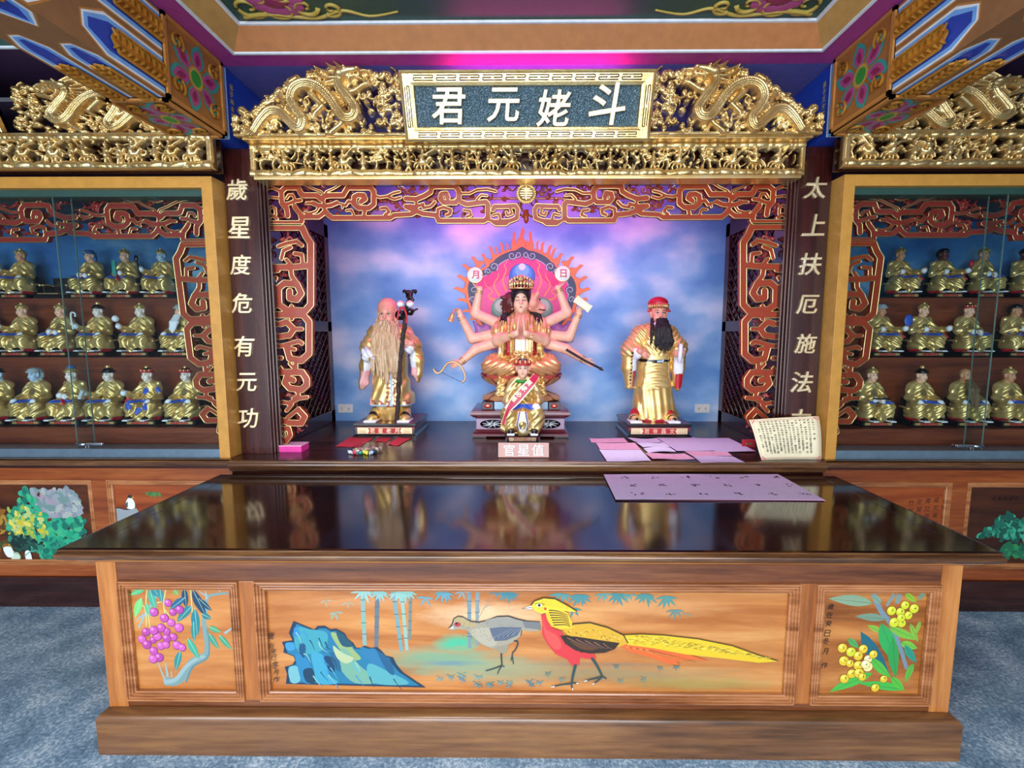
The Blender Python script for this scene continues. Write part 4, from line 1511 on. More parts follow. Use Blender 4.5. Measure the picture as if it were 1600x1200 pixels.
frieze(1.665, 3.6, 2.60, 'gilt openwork frieze above the right glass cabinet', 34, True, False)
def dragon_relief():
 YD = 2.64
 def w(pts):
  return [(p.x, p.z) for p in (at_y(340 + x / 3.2, 80 + y / 3.2, YD) for x, y in pts)]
 u = 1 / 3.2 * YD / 1.05 / F_PX            # metres per crop pixel
 x0 = w([(85, 0)])[0][0]; x1 = w([(955, 0)])[0][0]
 z0 = 2.693; z1 = w([(500, 78)])[0][1]
 rl = Relief(x0, x1, z0, z1, 0.0031)
 rs = random.Random(4)
 out = w([(95, 470), (90, 370), (140, 300), (190, 310), (270, 250), (330, 200), (390, 150), (450, 120), (560, 105), (640, 90), (760, 105), (940, 120), (945, 470)])
 def inside(p):
  c = False
  for (xa, ya), (xb, yb) in zip(out, out[1:] + out[:1]):
   if (ya > p[1]) != (yb > p[1]) and p[0] < (xb - xa) * (p[1] - ya) / (yb - ya) + xa:
    c = not c
  return c
 for _ in range(330):
  c = (rs.uniform(x0, x1), rs.uniform(z0, z1))
  if not inside(c):
   continue
  if rs.random() < 0.62:
   R = rs.uniform(0.011, 0.021)
   rl.curl(c, R, 0.0062, 1.25, rs.uniform(0, 6.3), rs.uniform(0.002, 0.012), rs.choice((-1, 1)))
  else:
   a = rs.uniform(0, 6.3); L = rs.uniform(0.03, 0.07)
   rl.path([(c[0] + L * t * cos(a + t), c[1] + L * t * sin(a + t)) for t in [k / 6 for k in range(7)]], 0.007, 0.0022, 0.004, 0.012)
 for p in [(v.x, v.y) for v in spline([(a, b, 0) for a, b in out[:-1]], 7)][3:]:
  if rs.random() < 0.55:
   rl.curl((p[0], p[1] - 0.014), 0.019, 0.0075, 1.25, rs.uniform(0, 6.3), 0.010, rs.choice((-1, 1)))
 for p in w([(150, 310), (105, 380), (160, 400)]):
  rl.curl(p, 0.027, 0.009, 1.3, rs.uniform(0, 6), 0.012)
 rl.rect(x0, x1, z0, z0 + 0.010, 0.02)
 for q in w([(760, 450), (830, 440), (900, 435)]):
  rl.blob(q, 0.075, 0.024, 0.006)
 body = [(v.x, v.y) for v in spline([(a, b, 0) for a, b in w([(215, 415), (235, 385), (262, 350), (300, 318), (345, 318), (375, 345), (415, 385), (450, 400), (462, 360), (430, 310), (405, 260), (425, 205), (480, 185), (545, 205), (600, 260), (640, 320), (675, 355), (715, 350), (725, 310), (690, 255), (655, 210), (640, 170), (660, 140)])], 7)]
 n = len(body)
 for i in range(n - 1):
  t = i / n
  r = 0.010 + 0.024 * math.sin(pi * min(1, 0.15 + t * 0.75)) ** 1.0
  r = min(r, 0.027)
  rl.seg(body[i], body[i + 1], r, r, 0.016 + 0.02 * t, None, 0.85)
  for q in range(3):
   sd = (-0.62, 0.0, 0.62)[q]
   dd = Vector((body[i + 1][0] - body[i][0], body[i + 1][1] - body[i][1])).normalized()
   hh_ = 0.016 + 0.02 * t + 0.85 * r * math.sqrt(1 - sd * sd)
   rl.blob((body[i][0] - dd.y * r * sd, body[i][1] + dd.x * r * sd), r * 0.30, h=hh_ - 0.0005, squash=1.0)
  if i % 2 == 0 and 4 < i < n - 6:     # dorsal spines
   d = Vector((body[i + 1][0] - body[i][0], body[i + 1][1] - body[i][1])).normalized()
   b = (body[i][0] - d.y * r * 0.95, body[i][1] + d.x * r * 0.95)
   rl.path([b, (b[0] - d.y * 0.014 - d.x * 0.006, b[1] + d.x * 0.014 - d.y * 0.006)], 0.006, 0.0015, 0.03)
 for a in (2.2, 2.7, 3.2, 3.7, 4.2):
  p = body[0]
  rl.path([(p[0] + 0.075 * t * cos(a + 0.5 * t), p[1] + 0.075 * t * sin(a + 0.5 * t)) for t in [k / 6 for k in range(7)]], 0.009, 0.003, 0.02)
 for base, knee, foot in (((500, 230), (560, 290), (520, 330)), ((690, 330), (640, 390), (600, 420)), ((430, 330), (380, 300), (350, 250)), ((650, 230), (720, 215), (770, 180))):
  P = w([base, knee, foot])
  rl.path(P[:2], 0.017, 0.012, 0.03); rl.path(P[1:], 0.012, 0.009, 0.032)
  for k in range(4):
   a = -0.9 + 0.6 * k + math.atan2(P[2][1] - P[1][1], P[2][0] - P[1][0])
   rl.path([P[2], (P[2][0] + 0.022 * cos(a), P[2][1] + 0.022 * sin(a)), (P[2][0] + 0.032 * cos(a + 0.5), P[2][1] + 0.032 * sin(a + 0.5))], 0.006, 0.002, 0.034)
 hd = w([(650, 140), (690, 125), (735, 118), (742, 140), (700, 150), (660, 165)])
 rl.blob(hd[0], 0.030, 0.024, 0.045); rl.path([hd[0], hd[1], hd[2]], 0.022, 0.012, 0.045)
 rl.blob(hd[2], 0.014, 0.012, 0.05); rl.path([hd[0], hd[4], hd[3]], 0.014, 0.006, 0.038)
 rl.blob(w([(676, 116)])[0], 0.009, h=0.062)
 rl.path(w([(650, 120), (610, 105), (580, 85)]), 0.008, 0.003, 0.045)
 rl.path(w([(660, 112), (640, 95), (618, 78)]), 0.008, 0.003, 0.045)
 for q in ([(640, 140), (580, 125), (515, 95)], [(640, 150), (570, 150), (505, 110)], [(640, 160), (580, 175), (530, 165)], [(735, 128), (770, 118), (800, 130)], [(730, 150), (760, 165), (775, 195)], [(650, 165), (620, 185), (560, 190)], [(690, 155), (700, 180), (740, 200)]):
  pp = [(v.x, v.y) for v in spline([(a, b, 0) for a, b in w(q)], 6)]
  rl.path(pp, 0.0085, 0.002, 0.036)
 return rl, YD
rl, YD = dragon_relief()
dme = rl.mesh('dragon_openwork', lambda a, b, h: (a, YD - h * 1.25, b), 0.02)
DR_X0, DR_X1 = rl.A[0], rl.A[-1]
def crest(label, fx, yb, xr):
 r = thing('dragon_carving', label, 'carving', ((xr[0] + xr[1]) / 2, yb, 2.693))
 partm('dragon_openwork', moved(dme, fx), M_GOLD_CARVE, r)
 return r
crest('gilt dragon carving on the left of the blue-grey name board', lambda co: (co - np.array([0.020, 0, 0.0], dtype=np.float32), False), YD, (DR_X0, DR_X1))
crest('gilt dragon carving on the right of the blue-grey name board', lambda co: (co * np.array([-1, 1, 1], dtype=np.float32) - np.array([-0.020, 0, 0.0], dtype=np.float32), True), YD, (-DR_X1, -DR_X0))
def side_fx(s):
 def f(co):
  o = co.copy()
  o[:, 0] = s * (1.80 + (co[:, 0] - DR_X0) * 1.02); o[:, 1] = co[:, 1] - 0.02
  o[:, 2] = 2.693 + (co[:, 2] - 2.693) * 0.78
  return o, s < 0
 return f
crest('shadowed gilt dragon carving above the left cabinet frieze', side_fx(-1), 2.62, (-2.7, -1.8))
crest('shadowed gilt dragon carving above the right cabinet frieze', side_fx(1), 2.62, (1.8, 2.7))
def name_board(name, label, cx, y0, z0, w, L, tilt, text=None, ground=M_SLATE):
 root = thing(name, label, 'name board', (cx, y0, z0))
 root.rotation_euler = (tilt, 0, 0)
 hw = w / 2
 bm = B(); box(bm, -hw, hw, 0.0, 0.02, 0, L)
 obj('board', bm, ground, root)
 bm = B()
 ring(bm, (-hw, hw, 0, L), [(0.0, -0.02), (0.0, 0.028), (-0.010, 0.032), (-0.014, 0.020), (-0.050, 0.018), (-0.054, 0.026), (-0.066, 0.022), (-0.070, 0.0)], front(0.0))
 fr = obj('board_frame', bm, M_GOLD, root)
 bm = B()
 y = -0.0195
 def key(x0, x1, zc, vert=False):
  n = max(1, int(abs(x1 - x0) / 0.11)); st = (x1 - x0) / n
  for k in range(n):
   a = x0 + st * (k + 0.08); b = x0 + st * (k + 0.92)
   m = (a + b) / 2
   for q in ([(a, 0.011), (b, 0.011)], [(a, -0.011), (b, -0.011)], [(a, 0.0), (m - 0.006, 0.0)], [(m + 0.006, 0.0), (b, 0.0)], [(a, -0.011), (a, 0.0)], [(b, 0.0), (b, 0.011)]):
    P = [(u, y, zc + v) if not vert else (zc + v, y, u) for u, v in q]
    tube(bm, P, 0.0028, 4)
 key(-hw + 0.06, hw - 0.06, 0.032); key(-hw + 0.06, hw - 0.06, L - 0.032)
 key(0.05, L - 0.05, -hw + 0.032, True); key(0.05, L - 0.05, hw - 0.032, True)
 obj('key_pattern', bm, M_WOOD_DK, fr)
 if text:
  for ch, u, v, sz in text:
   letter('character', ch, (u, -0.012, v), sz, M_GOLD_LETTER, root, 0.10, 0.008, 0.016, 0.10)
 return root
hgt = 0.318
T = radians(22)
PLQ = name_board('name_board', 'tilted blue-grey name board with four gold characters in a gilt frame', 0.005, 2.625, 2.662, 1.285, hgt, T,
  [('君', -0.405, 0.162, 0.185), ('元', -0.125, 0.166, 0.175), ('姥', 0.135, 0.150, 0.182), ('斗', 0.41, 0.170, 0.195)])
for s, lr in ((-1, 'left'), (1, 'right')):
 name_board('name_board', 'dark name board with slanted gilt frame at the %s edge of the photo' % lr, s * 3.35, 2.58, 2.70, 1.22, 0.28, T, None, M_AISLE_G)
def lattice(s, label):
 r = thing('lattice_screen', label, 'screen', (s * 1.6, 3.4, ZC))
 bm = B()
 y0, y1 = 3.03, 3.84
 xa, xb = sorted((s * 1.618, s * 1.585))
 for z0, z1 in ((ZC + 0.001, 1.02), (1.66, 1.74), (2.40, 2.50)):
  box(bm, xa, xb, y0, y1, z0, z1, 0.002)
 for a, b in ((y0, y0 + 0.07), (y1 - 0.07, y1)):
  box(bm, xa, xb, a, b, ZC + 0.001, 2.50, 0.002)
 part('frame', bm, M_WOOD_DK, r)
 for z0, z1 in ((1.02, 1.66), (1.74, 2.40)):
  bm = B()
  ya, yb = y0 + 0.07, y1 - 0.07
  xm = s * 1.60
  st = 0.085
  W_, H_ = yb - ya, z1 - z0
  k = -H_
  while k < W_ + H_:
   for sg in (1, -1):
    t0, t1 = 0.0, H_
    base = ya + (k if sg > 0 else k)
    lo, hi = (ya - base) / sg, (yb - base) / sg
    t0 = max(t0, min(lo, hi)); t1 = min(t1, max(lo, hi))
    if t1 - t0 > 0.02:
     tube(bm, [(xm - s * 0.004 * sg, base + sg * t0, z0 + t0), (xm - s * 0.004 * sg, base + sg * t1, z0 + t1)], 0.009, 4)
   k += st
  part('lattice', bm, M_WOOD_DK, r)
lattice(-1, 'dark lattice screen on the left side of the altar recess')
lattice(1, 'dark lattice screen on the right side of the altar recess')
def panel_mat(name, base, washes, rough=0.3):
 n = N(name)
 v = n.coords((0.7, 5, 6))
 f1 = n.noise(v, 2.0, 6.0, 0.6, 0.5)
 col = n.ramp(f1, [(0.36, base[0]), (0.52, base[1]), (0.7, base[2])])
 vec = n.coords()
 brush = n.noise(n.coords((3, 3, 12)), 4.0, 5.0, 0.6)
 for (cx, cz, rx, rz, c, s) in washes:
  mp = n.node('ShaderNodeMapping')
  mp.inputs['Location'].default_value = (-cx / rx, 0, -cz / rz)
  mp.inputs['Scale'].default_value = (1 / rx, 0, 1 / rz)
  n.link(vec, mp.inputs['Vector'])
  ln = n.node('ShaderNodeVectorMath', operation='LENGTH')
  n.link(mp.outputs['Vector'], ln.inputs[0])
  ad = n.node('ShaderNodeMath', operation='MULTIPLY_ADD')
  n.link(brush, ad.inputs[0]); ad.inputs[1].default_value = 0.9
  n.link(ln.outputs['Value'], ad.inputs[2])
  mr = n.node('ShaderNodeMapRange')
  mr.inputs['From Min'].default_value = 1.45
  mr.inputs['From Max'].default_value = 0.7
  mr.inputs['To Max'].default_value = s
  n.link(ad.outputs[0], mr.inputs['Value'])
  mx = n.node('ShaderNodeMix', data_type='RGBA')
  n.link(mr.outputs['Result'], mx.inputs['Factor'])
  n.link(col, mx.inputs['A'])
  mx.inputs['B'].default_value = lin(c)
  col = mx.outputs['Result']
 n.color(col)
 n.set(Roughness=rough, Coat_Weight=0.3, Coat_Roughness=0.15)
 return n.m
_pc = {}
def pc_(c, rough=0.5):
 if c not in _pc:
  m = bpy.data.materials.new('paint_' + c[1:])
  m.use_nodes = True
  b = m.node_tree.nodes['Principled BSDF']
  b.inputs['Base Color'].default_value = lin(c)
  b.inputs['Roughness'].default_value = rough
  _pc[c] = m
 return _pc[c]
def board(root, rect, y, pxr, mat, name='painted_panel'):
 x0, x1, z0, z1 = rect
 px0, px1, py0, py1 = pxr
 def mp(a, b, h):
  return (x0 + (a - px0) / (px1 - px0) * (x1 - x0), y - h, z1 - (b - py0) / (py1 - py0) * (z1 - z0))
 p = Paint(mp, [mat])
 box(p.bm, x0 - 0.003, x1 + 0.003, y, y + 0.014, z0 - 0.003, z1 + 0.003)
 return p, mp
def crop(ox, oy, sc):
 return lambda pts: [(ox + a / sc, oy + b / sc) for a, b in pts]
def dabs(p, poly, cols, n, size, seed, el=1.6):
 rs = random.Random(seed)
 xs = [a for a, b in poly]; ys = [b for a, b in poly]
 def inside(u, v):
  c = False
  for (xa, ya), (xb, yb) in zip(poly, poly[1:] + poly[:1]):
   if (ya > v) != (yb > v) and u < (xb - xa) * (v - ya) / (yb - ya) + xa:
    c = not c
  return c
 k = 0
 while k < n:
  u, v = rs.uniform(min(xs), max(xs)), rs.uniform(min(ys), max(ys))
  if not inside(u, v):
   k += 0.2
   continue
  k += 1
  s = size * rs.uniform(0.6, 1.4)
  a = rs.uniform(0, 6.3)
  m = pc_(rs.choice(cols))
  q = []
  for i in range(7):
   an = 2 * pi * i / 7
   r = s * rs.uniform(0.7, 1.2)
   q.append((u + r * el * cos(an) * cos(a) - r * sin(an) * sin(a), v + r * el * cos(an) * sin(a) + r * sin(an) * cos(a)))
  p.poly(q, m, 0, False)
  p.layer += 0.3
YP = YB + 0.012
BASE = ('#a4602a', '#bd7a3e', '#d09858')
rect = PANELS['centre']
pxr = (428, 1215, 925, 1083)
wx = lambda px: rect[0] + (px - pxr[0]) / (pxr[1] - pxr[0]) * (rect[1] - rect[0])
wz_ = lambda py: rect[3] - (py - pxr[2]) / (pxr[3] - pxr[2]) * (rect[3] - rect[2])
pxs = (rect[1] - rect[0]) / (pxr[1] - pxr[0])
def wash(px, py, rx, ry, c, s): return (wx(px), wz_(py), rx * pxs, ry * pxs, c, s)
mC = panel_mat('painted_board_centre', BASE, [
 wash(760, 965, 110, 26, '#e2c49a', 0.75), wash(560, 945, 130, 16, '#cf9460', 0.5), wash(1020, 950, 140, 22, '#cf9a62', 0.5),
 wash(700, 1035, 130, 30, '#6f9d7c', 0.9), wash(720, 1008, 46, 16, '#3fae86', 0.95), wash(790, 1050, 160, 26, '#8a9a78', 0.75),
 wash(960, 1055, 230, 18, '#93825a', 0.8), wash(1080, 1070, 150, 14, '#9c9450', 0.6), wash(700, 1040, 60, 6, '#5f7f90', 0.7), wash(930, 1040, 120, 5, '#7a6a58', 0.6)])
p, mp = board(DESK, rect, YP, pxr, mC)
q1 = crop(400, 900, 3.556); q2 = crop(680, 900, 2.857)
ink, navy = pc_('#16161c'), pc_('#123a5a')
for (pts, w, c) in (([(620, 85), (622, 400)], 6.5, '#7aa09a'), ([(700, 130), (685, 410)], 7, '#5f6a70'), ([(785, 88), (822, 432)], 6, '#6d9396'), ([(830, 90), (852, 425)], 5.5, '#86ada2'), ([(880, 110), (868, 365)], 5, '#6a7a72'),
     ([(1195, 88), (1193, 410)], 6, '#71868c'), ([(1240, 88), (1232, 400)], 5.5, '#7d8c8c')):
 P = q1(pts)
 p.line(P, w, w * 0.9, pc_(c), 0)
 for k in range(1, 5):
  t = k / 5
  a = P[0][0] + (P[1][0] - P[0][0]) * t; b = P[0][1] + (P[1][1] - P[0][1]) * t
  p.line([(a - w * 0.62, b), (a + w * 0.62, b)], 1.2, 1.2, pc_('#4a5f62'), 0, False)
 p.layer += 1
for pts in ([(1240, 250), (1275, 190), (1330, 110)], [(1250, 210), (1240, 140), (1270, 90)], [(1190, 200), (1170, 130)], [(1270, 190), (1310, 170)]):
 p.line(q1(pts), 1.0, 0.6, pc_('#7a8486'), 3)
def bamboo_leaves(c, n, L, col, seed, a0=0.3, a1=2.9):
 rs = random.Random(seed)
 for k in range(n):
  a = a0 + (a1 - a0) * (k + rs.uniform(-0.2, 0.2)) / max(1, n - 1)
  p.leaf(c, a, L * rs.uniform(0.7, 1.15), L * 0.20, pc_(col), rs.uniform(-0.15, 0.15))
for c, n, L, col in (((630, 95), 6, 20, '#8fb8ae'), ((715, 100), 7, 18, '#7fb0aa'), ((850, 95), 7, 22, '#7fb0a4'), ((800, 110), 5, 16, '#8ab4aa'), ((960, 130), 4, 16, '#5f93a0'), ((1050, 100), 5, 18, '#5f8f98'),
     ((1400, 100), 6, 20, '#4c8088'), ((1340, 105), 3, 12, '#4c8088'), ((1160, 95), 4, 14, '#7a9aa0'), ((470, 215), 4, 16, '#8a9a88'), ((420, 150), 3, 12, '#a39a80'), ((540, 160), 3, 12, '#a39a80')):
 bamboo_leaves(q1([c])[0], n, L, col, int(c[0]))
for c, n, L, col in (((300, 85), 3, 14, '#4c8088'), ((340, 85), 6, 17, '#447a82'), ((560, 85), 5, 20, '#4f8a86'), ((640, 90), 8, 22, '#447f80'), ((610, 150), 4, 18, '#447f80'), ((800, 85), 7, 20, '#447f80'), ((740, 85), 5, 16, '#5b8f88'), ((920, 85), 8, 20, '#47827e'), ((850, 88), 4, 14, '#5b8f88'),
     ((1010, 95), 6, 20, '#4a8580'), ((1050, 155), 5, 16, '#5c7f7a'), ((1100, 170), 3, 9, '#7b8474'), ((60, 85), 5, 16, '#5f93a0')):
 bamboo_leaves(q2([c])[0], n, L, col, int(c[0]) + 5)
rock = [(240, 265), (225, 300), (212, 330), (230, 372), (172, 382), (182, 410), (176, 440), (232, 462), (238, 485), (220, 510), (178, 522), (190, 560), (180, 618), (950, 634), (900, 600), (865, 575), (830, 552), (810, 528), (790, 500), (775, 465), (735, 455), (715, 430), (690, 408), (655, 412), (620, 400), (600, 412), (575, 412), (560, 385), (530, 360), (515, 330), (470, 305), (440, 310), (410, 290), (370, 292), (350, 312), (290, 285)]
p.poly(q1(rock), pc_('#14344e'))
def inner(poly, f):
 cx = sum(a for a, b in poly) / len(poly); cy = sum(b for a, b in poly) / len(poly)
 return [(cx + (a - cx) * f, cy + (b - cy) * f + 4) for a, b in poly]
p.poly(q1(inner(rock, 0.93)), pc_('#1f6f8f'))
rs = random.Random(2)
for poly, c in (([(260, 300), (330, 310), (420, 330), (400, 420), (300, 450), (250, 420), (240, 350)], '#3a8f9c'), ([(240, 310), (260, 300), (275, 340), (245, 350)], '#2a7cae'), ([(190, 390), (230, 385), (240, 420), (200, 430)], '#3a88b0'),
    ([(440, 330), (510, 350), (560, 420), (600, 470), (560, 480), (500, 440)], '#8aa06a'), ([(520, 420), (600, 520), (700, 600), (560, 610), (480, 520), (480, 440)], '#6c9c86'), ([(620, 420), (680, 430), (760, 500), (700, 520), (640, 480), (600, 430)], '#2a6f96'),
    ([(640, 500), (740, 540), (860, 610), (720, 620), (640, 590)], '#4f9aa0'), ([(200, 530), (250, 520), (260, 600), (210, 610)], '#6aa6ac'), ([(240, 450), (300, 470), (330, 560), (320, 615), (270, 600), (250, 520)], '#2677a0'), ([(330, 440), (400, 460), (420, 560), (470, 610), (360, 615), (340, 540)], '#3a93ac'),
    ([(400, 460), (440, 470), (455, 540), (430, 550), (400, 500)], '#123a5a'), ([(280, 540), (330, 530), (345, 600), (320, 615), (290, 600)], '#153a52'), ([(270, 390), (300, 400), (290, 470), (265, 440)], '#174a70'), ([(470, 320), (520, 350), (560, 400), (500, 400)], '#1b4a5c'), ([(690, 430), (760, 480), (780, 560), (740, 540)], '#1b5578'), ([(430, 440), (470, 450), (490, 540), (460, 530)], '#1d5a78'),
    ([(450, 400), (500, 440), (560, 470), (520, 500), (470, 470)], '#a9b48a')):
 p.poly(q1(poly), pc_(c), 4)
for _ in range(46):
 x, y = rs.uniform(230, 800), rs.uniform(320, 600)
 if y < 270 + (x - 240) * 0.55:
  continue
 p.line(q1([(x, y), (x + rs.uniform(8, 22), y + rs.uniform(12, 40)), (x + rs.uniform(20, 46), y + rs.uniform(40, 70))]), 2.2, 0.4, pc_(rs.choice(['#174a66', '#4fa6b4', '#12394f', '#2f86b8', '#86b6a8'])), 4)
for c in ((1030, 580), (1090, 570), (1150, 580), (1240, 570), (1300, 610), (1360, 600), (1410, 600), (1230, 610), (1520, 595), (1570, 600), (1150, 560)):
 bamboo_leaves(q1([c])[0], 5, 8, rs.choice(['#5f8f94', '#6f9a98', '#567f8c']), int(c[0]) + 3, -0.4, 3.6)
for c in ((500, 440), (560, 465), (800, 405), (820, 470), (920, 462), (990, 410), (1060, 405), (430, 490), (200, 495), (250, 490), (330, 495)):
 bamboo_leaves(q2([c])[0], 5, 7, rs.choice(['#5f7f74', '#6a8a80', '#56787a']), int(c[0]) + 9, -0.4, 3.6)
hen = [(68, 240), (82, 222), (90, 196), (110, 184), (130, 186), (160, 205), (200, 210), (235, 202), (280, 184), (330, 182), (370, 195), (410, 204), (465, 208), (468, 245), (420, 248), (388, 240), (384, 270), (350, 298), (300, 324), (260, 328), (215, 312), (175, 280), (150, 245), (118, 238), (100, 240), (80, 246)]
p.poly(q2(hen), pc_('#3a3634'), 0)
p.poly(q2(inner(hen, 0.975)), pc_('#98917d'))
p.poly(q2([(92, 200), (112, 188), (132, 192), (165, 212), (200, 225), (160, 235), (130, 226), (105, 232)]), pc_('#a79468'))
p.poly(q2([(165, 255), (210, 235), (260, 245), (280, 300), (250, 320), (205, 300)]), pc_('#a69f8a'), 3)
p.poly(q2([(230, 205), (300, 190), (380, 205), (400, 232), (320, 232), (240, 232)]), pc_('#8d8a80'), 3)
p.poly(q2([(246, 238), (300, 232), (388, 234), (368, 270), (320, 292), (270, 296), (256, 268)]), pc_('#566070'))
for k in range(9):
 p.line(q2([(262 + k * 10, 284 - k * 2), (300 + k * 8, 262 - k * 1.5), (345 + k * 5, 240)]), 1.6, 0.5, pc_('#2f3846' if k % 2 else '#7b8494'), 3)
p.poly(q2([(390, 206), (466, 210), (470, 244), (400, 236)]), pc_('#6f706f'))
p.disc(q2([(108, 222)])[0], 5.2, pc_('#a8353c'), 3.6); p.disc(q2([(104, 218)])[0], 1.7, ink)
p.poly(q2([(68, 242), (88, 230), (92, 240)]), pc_('#cfc8b8'))
for k in range(60):
 x, y = rs.uniform(120, 360), rs.uniform(200, 300)
 if abs(y - 245 + (240 - x) * 0.12) < 46:
  p.line(q2([(x, y), (x + 5, y + 2)]), 0.8, 0.4, pc_('#5d574c'), 0, k % 6 == 0)
for pts, w in (([(300, 326), (297, 360), (300, 408)], 3.0), ([(300, 405), (262, 420), (228, 430)], 2.2), ([(300, 405), (286, 428), (280, 444)], 2.0), ([(298, 405), (312, 412)], 1.6), ([(352, 292), (370, 302), (358, 335), (345, 352), (350, 398)], 2.4), ([(345, 360), (338, 385)], 1.8)):
 p.line(q2(pts), w, w * 0.6, pc_('#2e3c40'), 4)
p.poly(q2([(270, 322), (330, 310), (318, 345), (296, 350)]), pc_('#8d8672'))
p.poly(q2([(800, 306), (860, 306), (960, 322), (1100, 346), (1200, 378), (1120, 372), (1060, 384), (1080, 396), (1020, 392), (940, 362), (860, 342)]), pc_('#d3622c'))
for k in range(8):
 p.line(q2([(840 + k * 14, 318 + k * 2), (930 + k * 18, 338 + k * 3), (1020 + k * 18, 372 + k * 2)]), 1.4, 0.3, pc_('#8e2f1a' if k % 2 else '#e58a3a'), 3)
tail = [(820, 262), (900, 258), (1000, 262), (1150, 278), (1300, 308), (1430, 354), (1505, 376), (1420, 382), (1250, 362), (1100, 346), (950, 318), (840, 304)]
p.poly(q2(tail), pc_('#55451a'))
p.poly(q2(inner(tail, 0.985)), pc_('#d8b524'))
for k in range(230):
 t = rs.random()
 x = 840 + 620 * t
 yc = 283 + 85 * t ** 1.35; hw = 19 * (1 - t) + 4
 y = yc + rs.uniform(-hw, hw)
 p.line(q2([(x, y), (x + 7, y - 4), (x + 14, y + 1)]), 0.7, 0.5, pc_(rs.choice(['#6b5a14', '#8a741a', '#f0dc62'])), 0, k % 12 == 0)
red = [(470, 178), (492, 170), (500, 205), (520, 235), (560, 250), (580, 300), (640, 342), (700, 348), (712, 372), (668, 372), (640, 366), (636, 400), (604, 404), (585, 375), (535, 352), (500, 310), (474, 262), (476, 220)]
p.poly(q2(red), pc_('#c9363a'))
p.poly(q2([(480, 190), (492, 240), (540, 270), (560, 320), (530, 330), (498, 290), (482, 245)]), pc_('#dd4f48'), 3)
back = [(560, 240), (610, 214), (680, 208), (760, 230), (830, 264), (850, 300), (810, 316), (740, 300), (650, 282), (580, 262)]
p.poly(q2(back), pc_('#3f3418'))
p.poly(q2(inner(back, 0.97)), pc_('#c99b2a'))
for k in range(70):
 x, y = rs.uniform(585, 820), rs.uniform(218, 295)
 if y > 212 + (x - 600) * 0.25 and y < 262 + (x - 560) * 0.17:
  p.line(q2([(x, y), (x + 9, y + 6)]), 1.2, 0.4, pc_(rs.choice(['#4e3c14', '#e6c24a', '#8a5f1c', '#e9d36a'])), 0, k % 8 == 0)
wing = [(552, 268), (620, 272), (700, 284), (812, 300), (790, 328), (745, 345), (680, 348), (620, 335), (575, 305)]
p.poly(q2(wing), pc_('#33241c'))
p.poly(q2([(590, 285), (660, 290), (730, 304), (700, 332), (640, 325)]), pc_('#5c3a22'), 3)
for k in range(14):
 p.line(q2([(570 + k * 13, 276 + k * 2), (620 + k * 11, 300 + k * 1.6), (690 + k * 7, 326)]), 1.5, 0.4, pc_(['#151014', '#8a5a2a', '#262a44'][k % 3]), 3)
ruff = [(498, 148), (545, 146), (585, 168), (604, 205), (604, 236), (560, 242), (515, 228), (498, 200), (490, 172)]
p.poly(q2(ruff), pc_('#e0b62c'))
for k in range(7):
 a = 0.16 + k * 0.11
 p.line(q2([(500 + k * 4, 156 + k * 11), (540 + k * 6, 160 + k * 10), (585 + k * 2, 178 + k * 8.5)]), 1.7, 0.9, ink, 5)
crest_ = [(424, 134), (440, 114), (480, 100), (530, 104), (580, 130), (628, 160), (590, 158), (545, 150), (505, 150), (492, 165), (470, 168), (440, 156)]
p.poly(q2(crest_), pc_('#4a3a14'))
p.poly(q2(inner(crest_, 0.96)), pc_('#edc832'))
p.poly(q2([(440, 140), (470, 132), (500, 145), (492, 165), (466, 167)]), pc_('#eeb83a'))
for k in range(5):
 p.line(q2([(470, 112 + k * 5), (530, 116 + k * 6), (590, 142 + k * 3)]), 0.8, 0.4, pc_('#b58f1c'), 4)
p.poly(q2([(388, 150), (428, 136), (432, 153)]), pc_('#d8d4c4')); p.line(q2([(388, 150), (430, 145)]), 0.8, 0.8, ink, 0)
p.disc(q2([(462, 135)])[0], 4.2, pc_('#f4ecd0'), 2.6); p.disc(q2([(462, 135)])[0], 2.2, ink); p.line(q2([(442, 130), (462, 125), (484, 132)]), 1.0, 0.8, ink, 3)
p.disc(q2([(488, 150)])[0], 2.2, pc_('#b5522a'))
for pts, w in (([(622, 396), (612, 440), (604, 486)], 4.4), ([(604, 484), (560, 490), (518, 500)], 2.8), ([(604, 484), (606, 500), (610, 514)], 2.6), ([(606, 482), (634, 482)], 2.2), ([(690, 366), (716, 405), (740, 454)], 4.2), ([(740, 452), (700, 462), (662, 472)], 2.8), ([(738, 454), (715, 474), (698, 486)], 2.6), ([(740, 452), (758, 462)], 2.2)):
 p.line(q2(pts), w, w * 0.65, pc_('#2e4446'), 4)
for pts in ([(530, 497), (515, 501)], [(609, 505), (610, 515)], [(626, 482), (636, 482)], [(672, 469), (660, 473)], [(704, 481), (697, 487)]):
 p.line(q2(pts), 1.8, 0.8, pc_('#e8ecec'), 0)
for k, ch in enumerate('歲在癸巳冬月作'):
 a, b = [(112, 345), (116, 400), (122, 432), (124, 465), (128, 510), (130, 550), (132, 590)][k]
 p.glyph(ch, q1([(a, b)])[0], (12.5, 9, 9, 8.5, 12, 9, 10)[k], ink)
part('painted_panel', p.bm, p.mats, DESK)['label'] = 'painted panel with golden pheasant, hen, rock and bamboo'
rect = PANELS['left']; pxr = (203, 352, 918, 1072)
mL = panel_mat('painted_board_left', BASE, [])
p, mp = board(DESK, rect, YP, pxr, mL)
q = crop(150, 880, 5.0)
off = lambda pts: [(a - 0 + (1072 - b) * 0.065 - 4, b) for a, b in pts]      # straighten the leaning crop
Q = lambda pts: off(q(pts))
g1 = pc_('#6f8f8e'); g2 = pc_('#8aa3a4'); g3 = pc_('#56797c')
